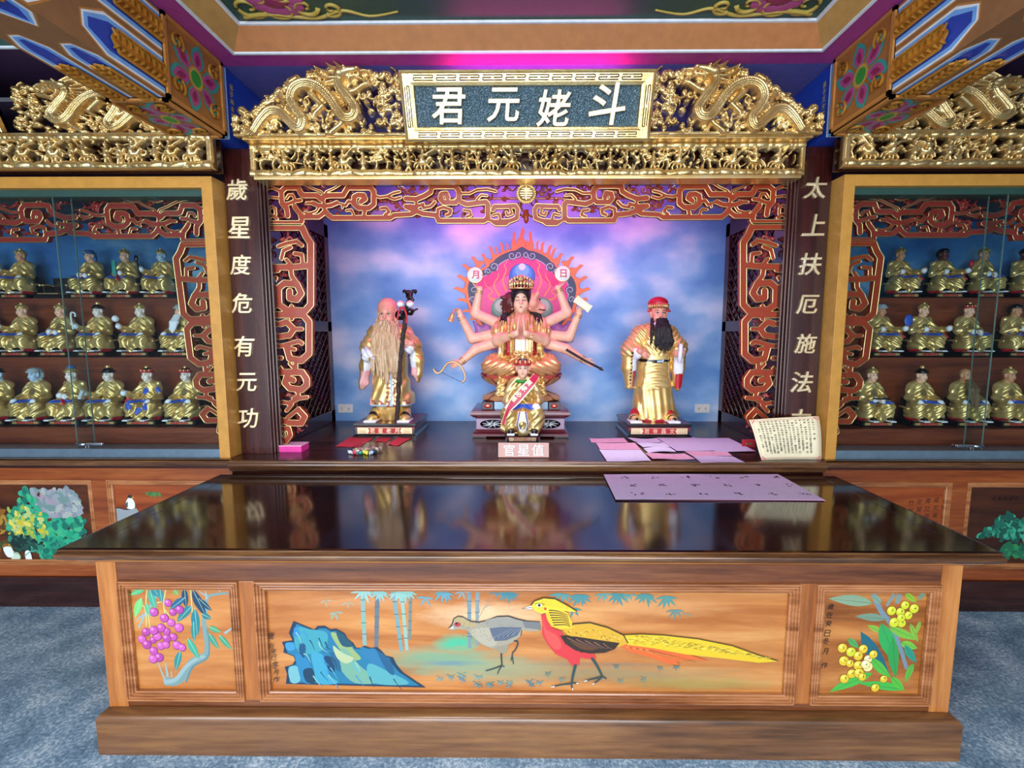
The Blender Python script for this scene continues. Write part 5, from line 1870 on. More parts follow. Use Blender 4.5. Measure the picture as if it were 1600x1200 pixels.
p.line(Q([(480, 905), (560, 905), (620, 860), (670, 770), (730, 725), (790, 695), (800, 620), (785, 520), (778, 430), (795, 340), (800, 270), (830, 240), (960, 225)]), 13, 3, g1, 5)
p.line(Q([(470, 910), (560, 890), (630, 800), (700, 740), (780, 705)]), 7, 4, g2, 4)
p.line(Q([(640, 910), (690, 790), (800, 720), (815, 600), (800, 500)]), 3, 2, g3, 4)
for pts, w in (([(480, 890), (450, 820), (432, 760)], 3), ([(500, 870), (485, 760)], 4), ([(530, 870), (527, 815)], 2), ([(800, 270), (790, 210)], 4), ([(800, 250), (740, 210)], 3), ([(930, 530), (1000, 480)], 4), ([(900, 215), (890, 200)], 3), ([(290, 490), (340, 380), (270, 440)], 3), ([(340, 400), (420, 260), (480, 190)], 4), ([(310, 420), (350, 370)], 2.5)):
 p.line(Q(pts), w, w * 0.4, g2, 3)
stem = pc_('#b9bf7a')
for pts in ([(360, 200), (350, 300), (365, 400), (385, 560)], [(500, 190), (480, 300), (490, 400), (490, 470)], [(300, 330), (335, 330), (350, 420), (348, 480)], [(480, 340), (520, 400)], [(680, 190), (690, 340), (700, 560)], [(430, 300), (470, 290)]):
 p.line(Q(pts), 1.8, 1.2, stem, 4)
def lf(a, b, w, c, mid=None):
 A, Bp = Q([a, b])
 d = Vector((Bp[0] - A[0], Bp[1] - A[1]))
 p.leaf(A, math.atan2(d.y, d.x), d.length, w, pc_(c), 0.08)
 p.line([A, ((A[0] + Bp[0]) / 2, (A[1] + Bp[1]) / 2), Bp], 0.7, 0.3, pc_(mid or '#a9cdb0'), 0)
for a, b, w, c in (((350, 188), (232, 245), 9, '#4fae72'), ((318, 262), (265, 415), 11, '#6cc06c'), ((380, 195), (425, 370), 11, '#3f9c84'), ((400, 180), (450, 260), 13, '#2f7c82'), ((350, 300), (385, 410), 8, '#4fa878'), ((560, 200), (590, 240), 11, '#7a9a4a'),
    ((635, 188), (650, 345), 10, '#143f5a'), ((695, 195), (800, 412), 13, '#123c58'), ((640, 258), (522, 355), 10, '#1c5a7c'), ((690, 320), (575, 448), 12, '#23767c'), ((740, 265), (842, 362), 8, '#1a3f58'), ((710, 340), (730, 560), 13, '#237580'), ((700, 440), (705, 600), 8, '#2a7f7c'),
    ((760, 380), (835, 420), 9, '#267078'), ((810, 478), (905, 520), 9, '#4c9468'), ((815, 530), (890, 655), 9, '#3f8a70'), ((890, 540), (985, 655), 9, '#3f8f6c'), ((655, 565), (745, 735), 11, '#3a9a80'), ((600, 665), (560, 825), 10, '#2b7f80'), ((455, 190), (470, 300), 9, '#3a7f86')):
 lf(a, b, w, c)
for (a, b) in ((345, 522), (315, 578), (398, 585), (350, 620), (430, 555), (455, 628), (400, 668), (440, 718), (395, 730), (500, 515), (535, 450), (592, 488), (550, 560), (500, 570), (460, 490), (485, 415), (575, 622), (615, 640), (495, 620), (550, 370), (600, 350), (515, 300), (410, 370), (405, 510)):
 c = Q([(a, b)])[0]
 r = 6.6 * rs.uniform(0.82, 1.08)
 p.disc(c, r, pc_('#7a2a70')); p.disc((c[0] - 0.5, c[1] - 0.5), r * 0.9, pc_(rs.choice(['#b54a9c', '#a83f92', '#bf58a6'])))
 p.disc((c[0] - r * 0.3, c[1] - r * 0.35), r * 0.36, pc_('#cf7fc0'))
part('painted_panel', p.bm, p.mats, DESK)['label'] = 'painted panel of purple fruit hanging from a branch'
rect = PANELS['right']; pxr = (1290, 1446, 926, 1084)
mR = panel_mat('painted_board_right', ('#7c4418', '#a4622a', '#c58444'), [])
p, mp = board(DESK, rect, YP, pxr, mR)
q = crop(1240, 880, 5.0)
Q = lambda pts: [(a - (1084 - b) * 0.08 + 9, b) for a, b in q(pts)]
for pts, w, c in (([(640, 250), (700, 380), (770, 470), (840, 640), (900, 830)], 8, '#6f8590'), ([(800, 250), (740, 340)], 6, '#7a8a84'), ([(840, 250), (820, 320)], 9, '#7a8c84'), ([(1020, 240), (985, 285)], 8, '#6a8a70')):
 p.line(Q(pts), w, w * 0.7, pc_(c), 3)
for a, b, w, c in (((640, 320), (300, 285), 17, '#7f9a7c'), ((740, 440), (500, 420), 12, '#6f8a74'), ((700, 320), (620, 250), 10, '#7a9484'), ((700, 540), (595, 488), 9, '#7fae3a'), ((760, 500), (990, 600), 13, '#6fb03c'), ((545, 535), (775, 890), 20, '#1c5f70'), ((700, 470), (830, 790), 24, '#2f9e50'), ((790, 580), (815, 900), 17, '#2c9448'),
    ((450, 590), (535, 665), 10, '#4f9a50'), ((850, 620), (980, 665), 13, '#6cb43c'), ((880, 640), (975, 780), 12, '#2a8a72'), ((620, 740), (780, 900), 14, '#4fae3c'), ((640, 860), (300, 1015), 17, '#46ae42'), ((880, 990), (520, 940), 13, '#3fae44'), ((780, 890), (885, 1000), 12, '#52b23a'), ((950, 780), (885, 940), 10, '#5aa83a'), ((880, 240), (970, 310), 9, '#86b02e'), ((920, 470), (985, 620), 8, '#7fae3a'), ((1000, 450), (960, 570), 6, '#7fae3a')):
 lf(a, b, w, c, '#2f6a34')
for (a, b, kind) in ((778, 375, 1), (880, 332, 1), (845, 385, 1), (905, 410, 1), (948, 358, 1), (855, 470, 1), (798, 465, 1), (850, 430, 1), (405, 665, 0), (470, 695, 1), (563, 672, 0), (525, 725, 0), (415, 765, 0), (462, 785, 0), (525, 800, 0), (600, 750, 2), (598, 810, 2), (475, 865, 0), (530, 860, 0), (640, 712, 0), (418, 905, 0), (720, 905, 0), (655, 975, 0), (555, 890, 0), (580, 790, 2)):
 c = Q([(a, b)])[0]
 r = 7.4 * rs.uniform(0.82, 1.1)
 p.disc(c, r, pc_('#6a4a10')); p.disc(c, r * 0.93, pc_(['#d9b82a', '#c8cc28', '#e6d890'][kind]))
 p.disc((c[0] - r * 0.25, c[1] - r * 0.3), r * 0.45, pc_(['#eede62', '#e2e25a', '#f2ecc4'][kind]))
 for k in range(3):
  an = rs.uniform(0, 6.3)
  p.line([(c[0] + 1.5, c[1] - 1), (c[0] + 1.5 + 2.6 * cos(an), c[1] - 1 + 2.6 * sin(an))], 1.0, 0.4, pc_('#3a4a14'), 0, False)
 p.layer += 1
for k, ch in enumerate('歲在癸巳冬月作'):
 a, b = [(318, 345), (310, 410), (300, 475), (290, 550), (280, 610), (275, 690), (268, 800)][k]
 p.glyph(ch, Q([(a, b)])[0], 10, ink)
part('painted_panel', p.bm, p.mats, DESK)['label'] = 'painted panel of yellow fruit and green leaves'
YW = 2.678
def wing(side, nm, pxr, mat):
 return board(CNT, WINGP[(side, nm)], YW, pxr, mat)
def pxrect(side, nm):
 x0, x1, z0, z1 = WINGP[(side, nm)]
 f = lambda x, z: (Vector((x, YW, z)) - Vector((0, 0, CAM_H)))
 def proj(x, z):
  d = f(x, z)
  xx = d.x * cos(-YAW) - d.y * sin(-YAW); yy = d.x * sin(-YAW) + d.y * cos(-YAW)
  w = yy * cos(PITCH) - d.z * sin(PITCH); vv = -(yy * sin(PITCH) + d.z * cos(PITCH))
  return PX + F_PX * xx / w, PY + F_PX * vv / w
 zc = (z0 + z1) / 2
 a, _ = proj(x0, zc); b, _ = proj(x1, zc)
 _, c = proj((x0 + x1) / 2, z1); _, d = proj((x0 + x1) / 2, z0)
 return a, b, c, d
DARKB = ('#3a1a0e', '#54280f', '#6b3716')
REDB = ('#7c3414', '#99481c', '#b0602c')
q = crop(0, 690, 3.87)
pr = pxrect(-1, 'outer')
p, mp = wing(-1, 'outer', pr, panel_mat('painted_board_wing', DARKB, []))
dabs(p, q([(-300, 420), (-120, 330), (0, 400), (60, 480), (40, 700), (-300, 760)]), ['#8a5a1a', '#5a3a16', '#3a4a2a', '#a8822a', '#6a2f1a'], 170, 4, 3)
dabs(p, q([(200, 300), (260, 285), (330, 292), (420, 290), (490, 330), (500, 430), (420, 460), (300, 460), (220, 420)]), ['#8f9aa0', '#7f8a94', '#9a8f9c', '#a3aaa4', '#6d8a88'], 190, 4, 4)
dabs(p, q([(150, 300), (190, 295), (240, 400), (300, 470), (500, 470), (520, 765), (260, 760), (230, 680), (150, 640), (60, 560), (60, 420), (110, 400)]), ['#1f8a6a', '#179a72', '#2aa57c', '#0f6a5a', '#3fae7a', '#176f62'], 520, 4, 5)
dabs(p, q([(60, 400), (150, 390), (260, 430), (300, 560), (180, 580), (60, 560)]), ['#c0b83a', '#8fae4a', '#dccc5a', '#4fa86a', '#b2c27a'], 90, 3, 6)
dabs(p, q([(40, 560), (140, 570), (260, 600), (240, 650), (120, 660), (60, 640)]), ['#12322c', '#1c4a3c', '#0f2a2a', '#2a7f68'], 90, 3.5, 7)
dabs(p, q([(60, 660), (110, 680), (100, 745), (60, 740)]), ['#8fae8a', '#5f9a80', '#c8d8c0'], 40, 3, 8)
for poly in ([(5, 640), (55, 635), (62, 690), (25, 695)], [(135, 665), (165, 660), (172, 725), (140, 728)]):
 p.poly(q(poly), pc_('#e4ecee'), 3)
p.line(q([(130, 690), (175, 660), (220, 665), (245, 720)]), 1.6, 1.0, pc_('#5fa88a'), 4)
part('painted_panel', p.bm, p.mats, CNT)['label'] = 'painted panel of a leafy green tree'
pr = pxrect(-1, 'inner')
p, mp = wing(-1, 'inner', pr, panel_mat('painted_board_wing_bird', REDB, []))
p.poly(q([(655, 440), (670, 410), (720, 398), (760, 410), (830, 400), (830, 470), (655, 490)]), pc_('#8f979c'), 3)
p.line(q([(660, 415), (720, 400), (770, 410), (825, 402)]), 1.4, 1.4, ink, 3)
p.poly(q([(775, 400), (772, 370), (790, 340), (812, 345), (825, 370), (822, 400), (800, 408)]), pc_('#e6eaea'), 3)
p.disc(q([(800, 332)])[0], 3.8, pc_('#26282c'), 2.6); p.poly(q([(812, 332), (826, 338), (812, 342)]), pc_('#c9a24a'))
p.poly(q([(772, 400), (770, 375), (785, 360), (782, 395)]), pc_('#4a5058'))
dabs(p, q([(900, 310), (990, 310), (960, 335), (910, 330)]), ['#4f7a3a', '#3a6a3a'], 14, 2, 3)
part('painted_panel', p.bm, p.mats, CNT)['label'] = 'painted panel of a small white bird'
q = crop(1240, 690, 3.872)
pr = pxrect(1, 'inner')
p, mp = wing(1, 'inner', pr, panel_mat('painted_board_wing_text', REDB, []))
rs = random.Random(12)
txt = '松鶴延年福如東海壽比南山花開富貴竹報平安'
for c in range(5):
 for r_ in range(4):
  x = 900 - c * 50; y = 345 + r_ * 46 + c * 6
  if y > 330 + (x - 560) * 0.45 + 30: continue
  p.glyph(txt[(c * 4 + r_) % len(txt)], q([(x, y)])[0], 9, pc_('#2a120c'))
part('painted_panel', p.bm, p.mats, CNT)['label'] = 'red-brown panel with columns of ink writing'
pr = pxrect(1, 'outer')
p, mp = wing(1, 'outer', pr, panel_mat('painted_board_wing_pine', ('#2c140c', '#41200f', '#562c14'), []))
p.line(q([(1240, 810), (1235, 700), (1260, 620), (1330, 600), (1340, 520)]), 7, 4, pc_('#2a1a12'), 4)
dabs(p, q([(1260, 440), (1300, 430), (1340, 470), (1500, 480), (1560, 560), (1500, 600), (1340, 600), (1210, 570), (1120, 580), (1160, 540), (1220, 500)]), ['#1f6a58', '#2a8f70', '#1a5548', '#3fa884', '#155046'], 230, 3.6, 13)
dabs(p, q([(1260, 640), (1330, 620), (1500, 660), (1500, 700), (1380, 700), (1280, 680)]), ['#1f6a4a', '#2a8a52', '#1a5540'], 90, 3.6, 14)
dabs(p, q([(1110, 730), (1180, 700), (1260, 700), (1250, 750), (1150, 755)]), ['#1a5a3a', '#2a8048', '#174a34'], 60, 3.4, 15)
p.poly(q([(1100, 800), (1260, 780), (1450, 750), (1600, 740), (1600, 790), (1400, 800), (1250, 805)]), pc_('#3a7a3c'), 3)
for k in range(5):
 p.glyph(txt[k + 3], q([(1330 - k * 34, 345)])[0], 7, pc_('#1a0c08'))
part('painted_panel', p.bm, p.mats, CNT)['label'] = 'dark painted panel of a green pine tree'
def V3(*a): return np.array(a, dtype=np.float32)
def nrm(v):
 v = np.array(v, dtype=np.float32)
 return v / (np.linalg.norm(v) + 1e-9)
def hand(S, wrist, d, n, thumb, L, m=0, curl=0.5, k=0.002, spread=0.12):
 d = nrm(d); n = nrm(np.array(n) - d * np.dot(n, d)); s = nrm(np.cross(d, n)) * thumb
 w = np.array(wrist, dtype=np.float32)
 r = 0.058 * L
 for i, (off, ln) in enumerate(((0.15, 0.40), (0.05, 0.46), (-0.05, 0.44), (-0.145, 0.36))):
  base = w + d * 0.46 * L + s * off * L * 1.15
  S.cap(w + s * off * L * 0.55 + d * 0.06 * L, base, r * 1.25, r * 1.1, m, 0.05 * L)
  p = base; dirv = nrm(d + s * off * spread * 4)
  for j, f in enumerate((0.45, 0.32, 0.25)):
   a = curl * (0.75 if j == 0 else 1.0)
   dirv = nrm(dirv * cos(a) + n * sin(a))
   q = p + dirv * f * ln * L * 1.12
   S.cap(p, q, r * (1 - 0.1 * j), r * (0.9 - 0.12 * j), m, k)
   p = q
 t0 = w + d * 0.14 * L + s * 0.16 * L
 t1 = t0 + nrm(s * 0.8 + d * 0.75 + n * 0.35) * 0.24 * L
 t2 = t1 + nrm(d * 0.9 + s * 0.15 + n * (0.2 + 0.5 * curl)) * 0.24 * L
 S.cap(w + d * 0.08 * L, t0, r * 1.3, r * 1.25, m, 0.04 * L)
 S.cap(t0, t1, r * 1.2, r * 1.05, m, k).cap(t1, t2, r * 1.05, r * 0.75, m, k)
def head(S, c, h, m=0, k=None, ears=1.0, jaw=1.0, long_lobe=False):
 k = 0.08 * h if k is None else k
 x, y, z = c
 S.ell((x, y + 0.05 * h, z + 0.12 * h), (0.345 * h, 0.40 * h, 0.38 * h), m, k)
 S.ell((x, y - 0.06 * h, z - 0.16 * h), (0.29 * h * jaw, 0.30 * h, 0.33 * h), m, k)
 S.ell((x, y - 0.20 * h, z - 0.40 * h), (0.12 * h * jaw, 0.12 * h, 0.10 * h), m, k)
 for s in (-1, 1):
  S.ell((x + s * 0.15 * h, y - 0.22 * h, z - 0.16 * h), (0.12 * h, 0.12 * h, 0.14 * h), m, k)           # cheeks
  S.cap((x + s * 0.06 * h, y - 0.315 * h, z + 0.09 * h), (x + s * 0.20 * h, y - 0.25 * h, z + 0.095 * h), 0.035 * h, 0.025 * h, m, 0.04 * h)   # brow
  S.ell((x + s * 0.135 * h, y - 0.345 * h, z + 0.0 * h), (0.075 * h, 0.04 * h, 0.05 * h), m, 0.05 * h, 'sub')
  S.ell((x + s * 0.135 * h, y - 0.265 * h, z + 0.0 * h), (0.06 * h, 0.05 * h, 0.042 * h), m, 0.01 * h)    # eyeballs under lids
  e = 0.17 * h * ears
  S.ell((x + s * 0.345 * h, y + 0.02 * h, z - 0.02 * h), (0.05 * h, 0.09 * h, e), m, 0.02 * h, rot=(0.15, s * 0.2, 0))
  if long_lobe:
   S.cap((x + s * 0.345 * h, y, z - 0.12 * h), (x + s * 0.35 * h, y - 0.01 * h, z - 0.30 * h), 0.045 * h, 0.05 * h, m, 0.03 * h)
 S.cap((x, y - 0.32 * h, z + 0.06 * h), (x, y - 0.40 * h, z - 0.11 * h), 0.032 * h, 0.05 * h, m, 0.04 * h)  # nose
 for s in (-1, 1):
  S.ell((x + s * 0.05 * h, y - 0.36 * h, z - 0.12 * h), (0.04 * h, 0.04 * h, 0.035 * h), m, 0.03 * h)
 S.cap((x - 0.06 * h, y - 0.325 * h, z - 0.235 * h), (x + 0.06 * h, y - 0.325 * h, z - 0.235 * h), 0.024 * h, 0.024 * h, m, 0.02 * h)   # lips
 S.cap((x - 0.045 * h, y - 0.32 * h, z - 0.275 * h), (x + 0.045 * h, y - 0.32 * h, z - 0.275 * h), 0.026 * h, 0.026 * h, m, 0.02 * h)
def face_parts(c, h, closed=False, brow=True):
 x, y, z = c
 out = []
 def fin(nm, bm, mats):
  me = bpy.data.meshes.new(nm)
  bmesh.ops.recalc_face_normals(bm, faces=bm.faces)
  bm.to_mesh(me); bm.free()
  for m in mats: me.materials.append(m)
  out.append((nm, me))
 for s in (-1, 1):
  P = [(x + s * (0.070 + 0.066 * t) * h, y - (0.332 - 0.050 * (t / 2) ** 2) * h, z + (0.004 + (-0.010 if closed else 0.014) * sin(pi * t / 2)) * h) for t in (0, 0.5, 1, 1.5, 2)]
  bm = B()
  if closed:
   tube(bm, P, 0.013 * h, 5, 0)
  else:
   ball(bm, (x + s * 0.135 * h, y - 0.300 * h, z), 0.052 * h, 1, 8, (1.15, 0.5, 0.58))
   ball(bm, (x + s * 0.135 * h, y - 0.322 * h, z), 0.028 * h, 0, 8, (1, 0.5, 1))
   tube(bm, [(p[0], p[1] - 0.004 * h, p[2] + 0.024 * h) for p in P], 0.013 * h, 5, 0)
  fin('eye', bm, [M_INK, M_CLOTHW])
  if brow:
   bm = B()
   tube(bm, [(x + s * 0.065 * h, y - 0.350 * h, z + 0.105 * h), (x + s * 0.14 * h, y - 0.332 * h, z + 0.128 * h), (x + s * 0.235 * h, y - 0.262 * h, z + 0.11 * h)], [0.011 * h, 0.017 * h, 0.007 * h], 5, 0)
   fin('eyebrow', bm, [M_INK])
 bm = B()
 ball(bm, (x, y - 0.342 * h, z - 0.238 * h), 0.052 * h, 0, 10, (1.3, 0.38, 0.34))
 ball(bm, (x, y - 0.338 * h, z - 0.275 * h), 0.048 * h, 0, 10, (1.05, 0.38, 0.40))
 fin('lips', bm, [M_RED_LIP])
 return out
def add_face(root, c, h, closed=False, brow=True):
 for nm, me in face_parts(c, h, closed, brow):
  link(bpy.data.objects.new(nm, me), root)
def sdf_part(name, S, mats, root, soften=2):
 return mesh_obj(name, S.mesh(name, soften), mats, root)
def wood_base(root, w, d, h, text=None, y0=0.0):
 bm = B()
 pr = [(0.0, 0.0), (0.0, 0.012), (-0.006, 0.016), (-0.014, 0.022), (-0.016, h * 0.72), (-0.004, h * 0.86), (-0.004, h), (-0.012, h)]
 ring(bm, (-w / 2, w / 2, y0 - d / 2, y0 + d / 2), pr, horiz())
 o = obj('base', bm, M_BLACK, root)
 bm = B()
 box(bm, -w / 2 + 0.012, w / 2 - 0.012, y0 - d / 2 + 0.012, y0 + d / 2 - 0.012, h * 0.5, h - 0.0005)
 obj('base_top', bm, M_BASE_RED, o)
 bm = B()
 yf = y0 - d / 2 + 0.012
 z0, z1 = 0.028, h * 0.70
 box(bm, -w / 2 + 0.03, w / 2 - 0.03, yf - 0.003, yf + 0.006, z0, z1, 0, 0)
 r = w * 0.27
 zc = (z0 + z1) / 2; e = 0.012
 vs = [bm.verts.new((a, yf - 0.0042, b)) for a, b in ((-r, z0 + 0.002), (r, z0 + 0.002), (r - e, zc), (r, z1 - 0.002), (-r, z1 - 0.002), (-r + e, zc))]
 f = bm.faces.new(vs); f.material_index = 1
 for s in (-1, 1):
  for k in range(7):
   a = s * (r + 0.012 + k * (w / 2 - 0.035 - r - 0.012) / 7)
   tube(bm, [(a, yf - 0.004, z0 + 0.003), (a + s * 0.006, yf - 0.005, zc), (a, yf - 0.004, z1 - 0.003)], 0.0016, 4, 0)
 o = obj('name_strip', bm, [M_GOLD_LETTER, M_RED], root)
 if text:
  n = len(text)
  for k, ch in enumerate(text):
   bm = B()
   add_letter(bm, ch, (-r * 0.72 + 1.44 * r * k / (n - 1), yf - 0.0055, zc), (z1 - z0) * 0.8, 0, 0.05, 0.004)
   obj('character', bm, M_GOLD_LETTER, o)
 return h
M_BASE_RED = plain('base_top_red', '#6d1626', 0.3, 0, 0.5, 0.3)
M_STAFF = None
def bark():
 n = N('dark_gnarled_staff')
 f = n.noise(n.coords((30, 30, 6)), 3.0, 5.0, 0.7)
 n.color(n.ramp(f, [(0.35, '#1a1214'), (0.7, '#4a3634')]))
 n.set(Roughness=0.45)
 n.bump(f, 0.9, 0.012)
 return n.m
M_STAFF = bark()
def old_man():
 root = thing('old_man_statue', 'bald old man statue with long straw beard holding a black gnarled staff', 'statue', (-0.985, 3.41, ZC + 0.001))
 hb = wood_base(root, 0.44, 0.42, 0.10, '君星老月')
 U = 0.000965
 L = lambda X, Y, dy=0.0: ((X - 352) * U, dy, hb + (1046 - Y) * U)
 S = SDF((-0.27, -0.19, hb - 0.004), (0.27, 0.17, 0.80), 0.0045)
 S.chain([L(350, 1010), L(350, 930), L(350, 800), L(350, 600), L(350, 450), L(350, 370)], [0.125, 0.15, 0.13, 0.12, 0.115, 0.085], 0, 0.02)
 S.chain([L(340, 990, 0.02), L(352, 925, 0.02)], [0.13, 0.165], 0, 0.02)
 for s, X in ((-1, 255), (1, 450)):
  S.ell(L(X, 395), (0.065, 0.06, 0.06), 0, 0.04)
 S.warp(lambda x, y, z: np.maximum(np.abs(y) - 0.095, 0) * 0.9, [0])
 S.warp(lambda x, y, z: np.where(z < hb + 0.105, 0.028, 0.0) + 0 * x + 0 * y)
 S.chain([L(250, 400, 0.0), L(205, 500, -0.05), L(215, 560, -0.09)], [0.06, 0.058, 0.048], 0, 0.02)
 S.chain([L(200, 520, -0.03), L(175, 640, -0.03), L(150, 760, -0.03), L(140, 800, -0.02)], [0.052, 0.045, 0.036, 0.026], 0, 0.02)
 S.chain([L(450, 400, 0.0), L(535, 480, -0.06), L(520, 500, -0.10)], [0.06, 0.055, 0.046], 0, 0.02)
 S.chain([L(545, 490, -0.04), L(560, 600, -0.04), L(560, 700, -0.03), L(562, 745, -0.02)], [0.048, 0.045, 0.036, 0.02], 0, 0.02)
 S.warp(lambda x, y, z: 0.0055 * np.sin(x * 95 + 5 * np.sin(z * 9)) * np.clip((0.62 - z) * 6, 0, 1) + 0.004 * np.sin((z + x * 0.8) * 120) * (z > 0.55), [0])
 S.paint(lambda x, y, z: (z < hb + 0.150) & (z > hb + 0.100) & (np.sin(x * 110 + np.sin(z * 160)) > 0.1) & (y < 1), 2)
 S.paint(lambda x, y, z: (z < hb + 0.118) & (z > hb + 0.103) & (y < 1) & (x < 9), 3)
 S.paint(lambda x, y, z: (np.abs(x - 0.03) < 0.010) & (z < hb + 0.36) & (z > hb + 0.12) & (y < -0.03), 3)
 S.paint(lambda x, y, z: ((np.abs(x - 0.004) < 0.015) | (np.abs(x - 0.056) < 0.013)) & (np.sin(z * 190) + np.sin(x * 300) > -0.2) & (z < hb + 0.36) & (z > hb + 0.10) & (y < -0.03), 2)
 S.paint(lambda x, y, z: (x < -0.118) & (x > -0.172) & (y < -0.05) & (z < hb + 0.52) & (z > hb + 0.33), 4)
 S.paint(lambda x, y, z: (x < -0.118) & (x > -0.20 - 0.1 * (hb + 0.36 - z)) & (y < -0.035) & (z <= hb + 0.36), 5)
 S.paint(lambda x, y, z: (x > 0.135) & (x < 0.198) & (y < -0.05) & (z < hb + 0.55) & (z > hb + 0.38), 4)
 S.paint(lambda x, y, z: (x > 0.135) & (x < 0.206) & (y < -0.045) & (z <= hb + 0.385) & (z > hb + 0.2), 5)
 sdf_part('robe', S, [M_GOLD_ROBE, M_GOLD_ROBE, M_TRIM_RED, M_LTBLUE, M_CLOTHW, M_PINKC], root)
 S = SDF((-0.2, -0.26, 0.45), (0.22, 0.16, 0.99), 0.0036)
 hc = L(345, 262, -0.035)
 head(S, hc, 0.175, 0, None, 1.2, 1.05, True)
 S.ell((hc[0], hc[1] + 0.02, hc[2] + 0.055), (0.068, 0.072, 0.066), 0, 0.03)      # domed forehead
 for k in range(3):
  S.cap((hc[0] - 0.03, hc[1] - 0.072, hc[2] + 0.035 + 0.013 * k), (hc[0] + 0.03, hc[1] - 0.072, hc[2] + 0.035 + 0.013 * k), 0.003, 0.003, 0, 0.006)
 S.cap((hc[0], hc[1] + 0.02, hc[2] - 0.05), L(345, 400, 0.0), 0.042, 0.05, 0, 0.02)
 for k in range(6):
  pass
 S1 = SDF((-0.2, -0.28, 0.4), (0.02, 0.05, 0.75), 0.0028)
 S2 = SDF((0.03, -0.28, 0.4), (0.25, 0.05, 0.75), 0.0028)
 w1 = L(205, 545, -0.105)
 hand(S1, w1, (0.9, -0.35, -0.35), (0.1, -0.3, 0.9), -1, 0.095, 0, 0.25)
 w2 = L(545, 470, -0.13)
 hand(S2, w2, (-0.75, -0.6, 0.25), (-0.5, 0.55, -0.1), 1, 0.095, 0, 0.85)
 S1.cap(L(205, 540, -0.08), w1, 0.026, 0.02, 0, 0.01); S2.cap(L(545, 490, -0.1), w2, 0.026, 0.02, 0, 0.01)
 sdf_part('body', S, M_SKIN_P, root)
 sdf_part('hand', S1, M_SKIN_P, root); sdf_part('hand', S2, M_SKIN_P, root)
 add_face(root, hc, 0.175, False, False)
 bm = B()
 tube(bm, [L(200, 500, -0.10), L(240, 550, -0.135), L(272, 588, -0.13)], [0.018, 0.02, 0.012], 8)
 obj('cuff', bm, M_CLOTHW, root)
 S = SDF((-0.15, -0.2, 0.30), (0.15, 0.0, 0.93), 0.0036)
 rs = random.Random(3)
 for k in range(15):
  t = k / 14 - 0.5
  top = L(345 + t * 120, 318 + 30 * abs(t) - 10, -0.095 + 0.06 * abs(t))
  mid = L(355 + t * 180, 430 + rs.uniform(-40, 40), -0.128 + 0.04 * abs(t))
  md2 = L(354 + t * 200, 560 + rs.uniform(-40, 40), -0.138 + 0.035 * abs(t))
  end = L(352 + t * 200 + rs.uniform(-8, 8), 760 - 160 * abs(t) ** 1.2 + rs.uniform(-30, 30), -0.135 + 0.03 * abs(t))
  S.chain([top, mid, md2, end], [0.011, 0.0165, 0.015, 0.004], 0, 0.008)
 for s in (-1, 1):
  S.chain([L(345 + s * 10, 305, -0.112), L(345 + s * 38, 345, -0.115), L(345 + s * 62, 560, -0.138)], [0.007, 0.011, 0.004], 0, 0.005)
  S.chain([L(345 + s * 72, 300, -0.04), L(345 + s * 82, 400, -0.075), L(350 + s * 108, 600, -0.10)], [0.012, 0.018, 0.006], 0, 0.01)
 S.warp(lambda x, y, z: 0.003 * np.sin(x * 520 + 6 * np.sin(z * 11)) + 0.002 * np.sin(x * 260 + z * 30))
 sdf_part('beard', S, M_BEARD, root, 1)
 for s in (-1, 1):
  bm = B()
  tube(bm, [(hc[0] + s * 0.012, hc[1] - 0.064, hc[2] + 0.016), (hc[0] + s * 0.028, hc[1] - 0.06, hc[2] + 0.024), (hc[0] + s * 0.046, hc[1] - 0.045, hc[2] + 0.01), (hc[0] + s * 0.05, hc[1] - 0.046, hc[2] - 0.03)], [0.003, 0.005, 0.004, 0.0015], 6)
  obj('eyebrow', bm, M_BEARD, root)
 for s, X, Y in ((-1, 235, 1030), (1, 478, 1015)):
  S = SDF((-0.22, -0.2, hb - 0.01), (0.22, 0.1, hb + 0.09), 0.004)
  c = L(X, 1046, -0.11)
  S.ell((c[0], c[1], hb + 0.022), (0.042, 0.062, 0.03), 0, 0.01).box((c[0] - 0.0, c[1] - 0.005, hb + 0.007), (0.046, 0.065, 0.009), 1, 0.004, 0.008)
  S.cap((c[0], c[1] + 0.02, hb + 0.03), (c[0] * 0.9, c[1] + 0.06, hb + 0.06), 0.036, 0.04, 0, 0.01)
  S.paint(lambda x, y, z: (z > hb + 0.022) & (y > c[1] - 0.012) & (y < c[1] + 0.012), 2, [0])
  sdf_part('shoe', S, [M_GOLD_ROBE, M_CLOTHW, M_BLACK], root)
 bm = B()
 pts = [L(424, 1044, -0.155), L(440, 920, -0.158), L(452, 800, -0.165), L(462, 690, -0.17), L(478, 560, -0.175), L(490, 460, -0.178), L(508, 360, -0.178), L(515, 300, -0.175), L(520, 230, -0.17), L(540, 170, -0.165)]
 P = spline(pts, 6)
 rs = random.Random(5)
 tube(bm, [p + Vector((rs.uniform(-0.003, 0.003), rs.uniform(-0.003, 0.003), 0)) for p in P], [0.0145 * rs.uniform(0.85, 1.2) for _ in P], 10)
 sf = obj('staff', bm, M_STAFF, root)
 S = SDF((0.05, -0.28, 0.75), (0.30, -0.05, 1.06), 0.0036)
 S.ell(L(545, 128, -0.16), (0.026, 0.026, 0.034), 0, 0.01).ell(L(525, 105, -0.17), (0.02, 0.02, 0.012), 0, 0.008).ell(L(580, 102, -0.16), (0.022, 0.016, 0.012), 0, 0.008).cap(L(555, 140, -0.18), L(575, 165, -0.19), 0.016, 0.012, 0, 0.008)
 S.cap(L(510, 96, -0.16), L(500, 110, -0.16), 0.008, 0.006, 0, 0.004).cap(L(590, 96, -0.16), L(588, 120, -0.16), 0.008, 0.006, 0, 0.004)
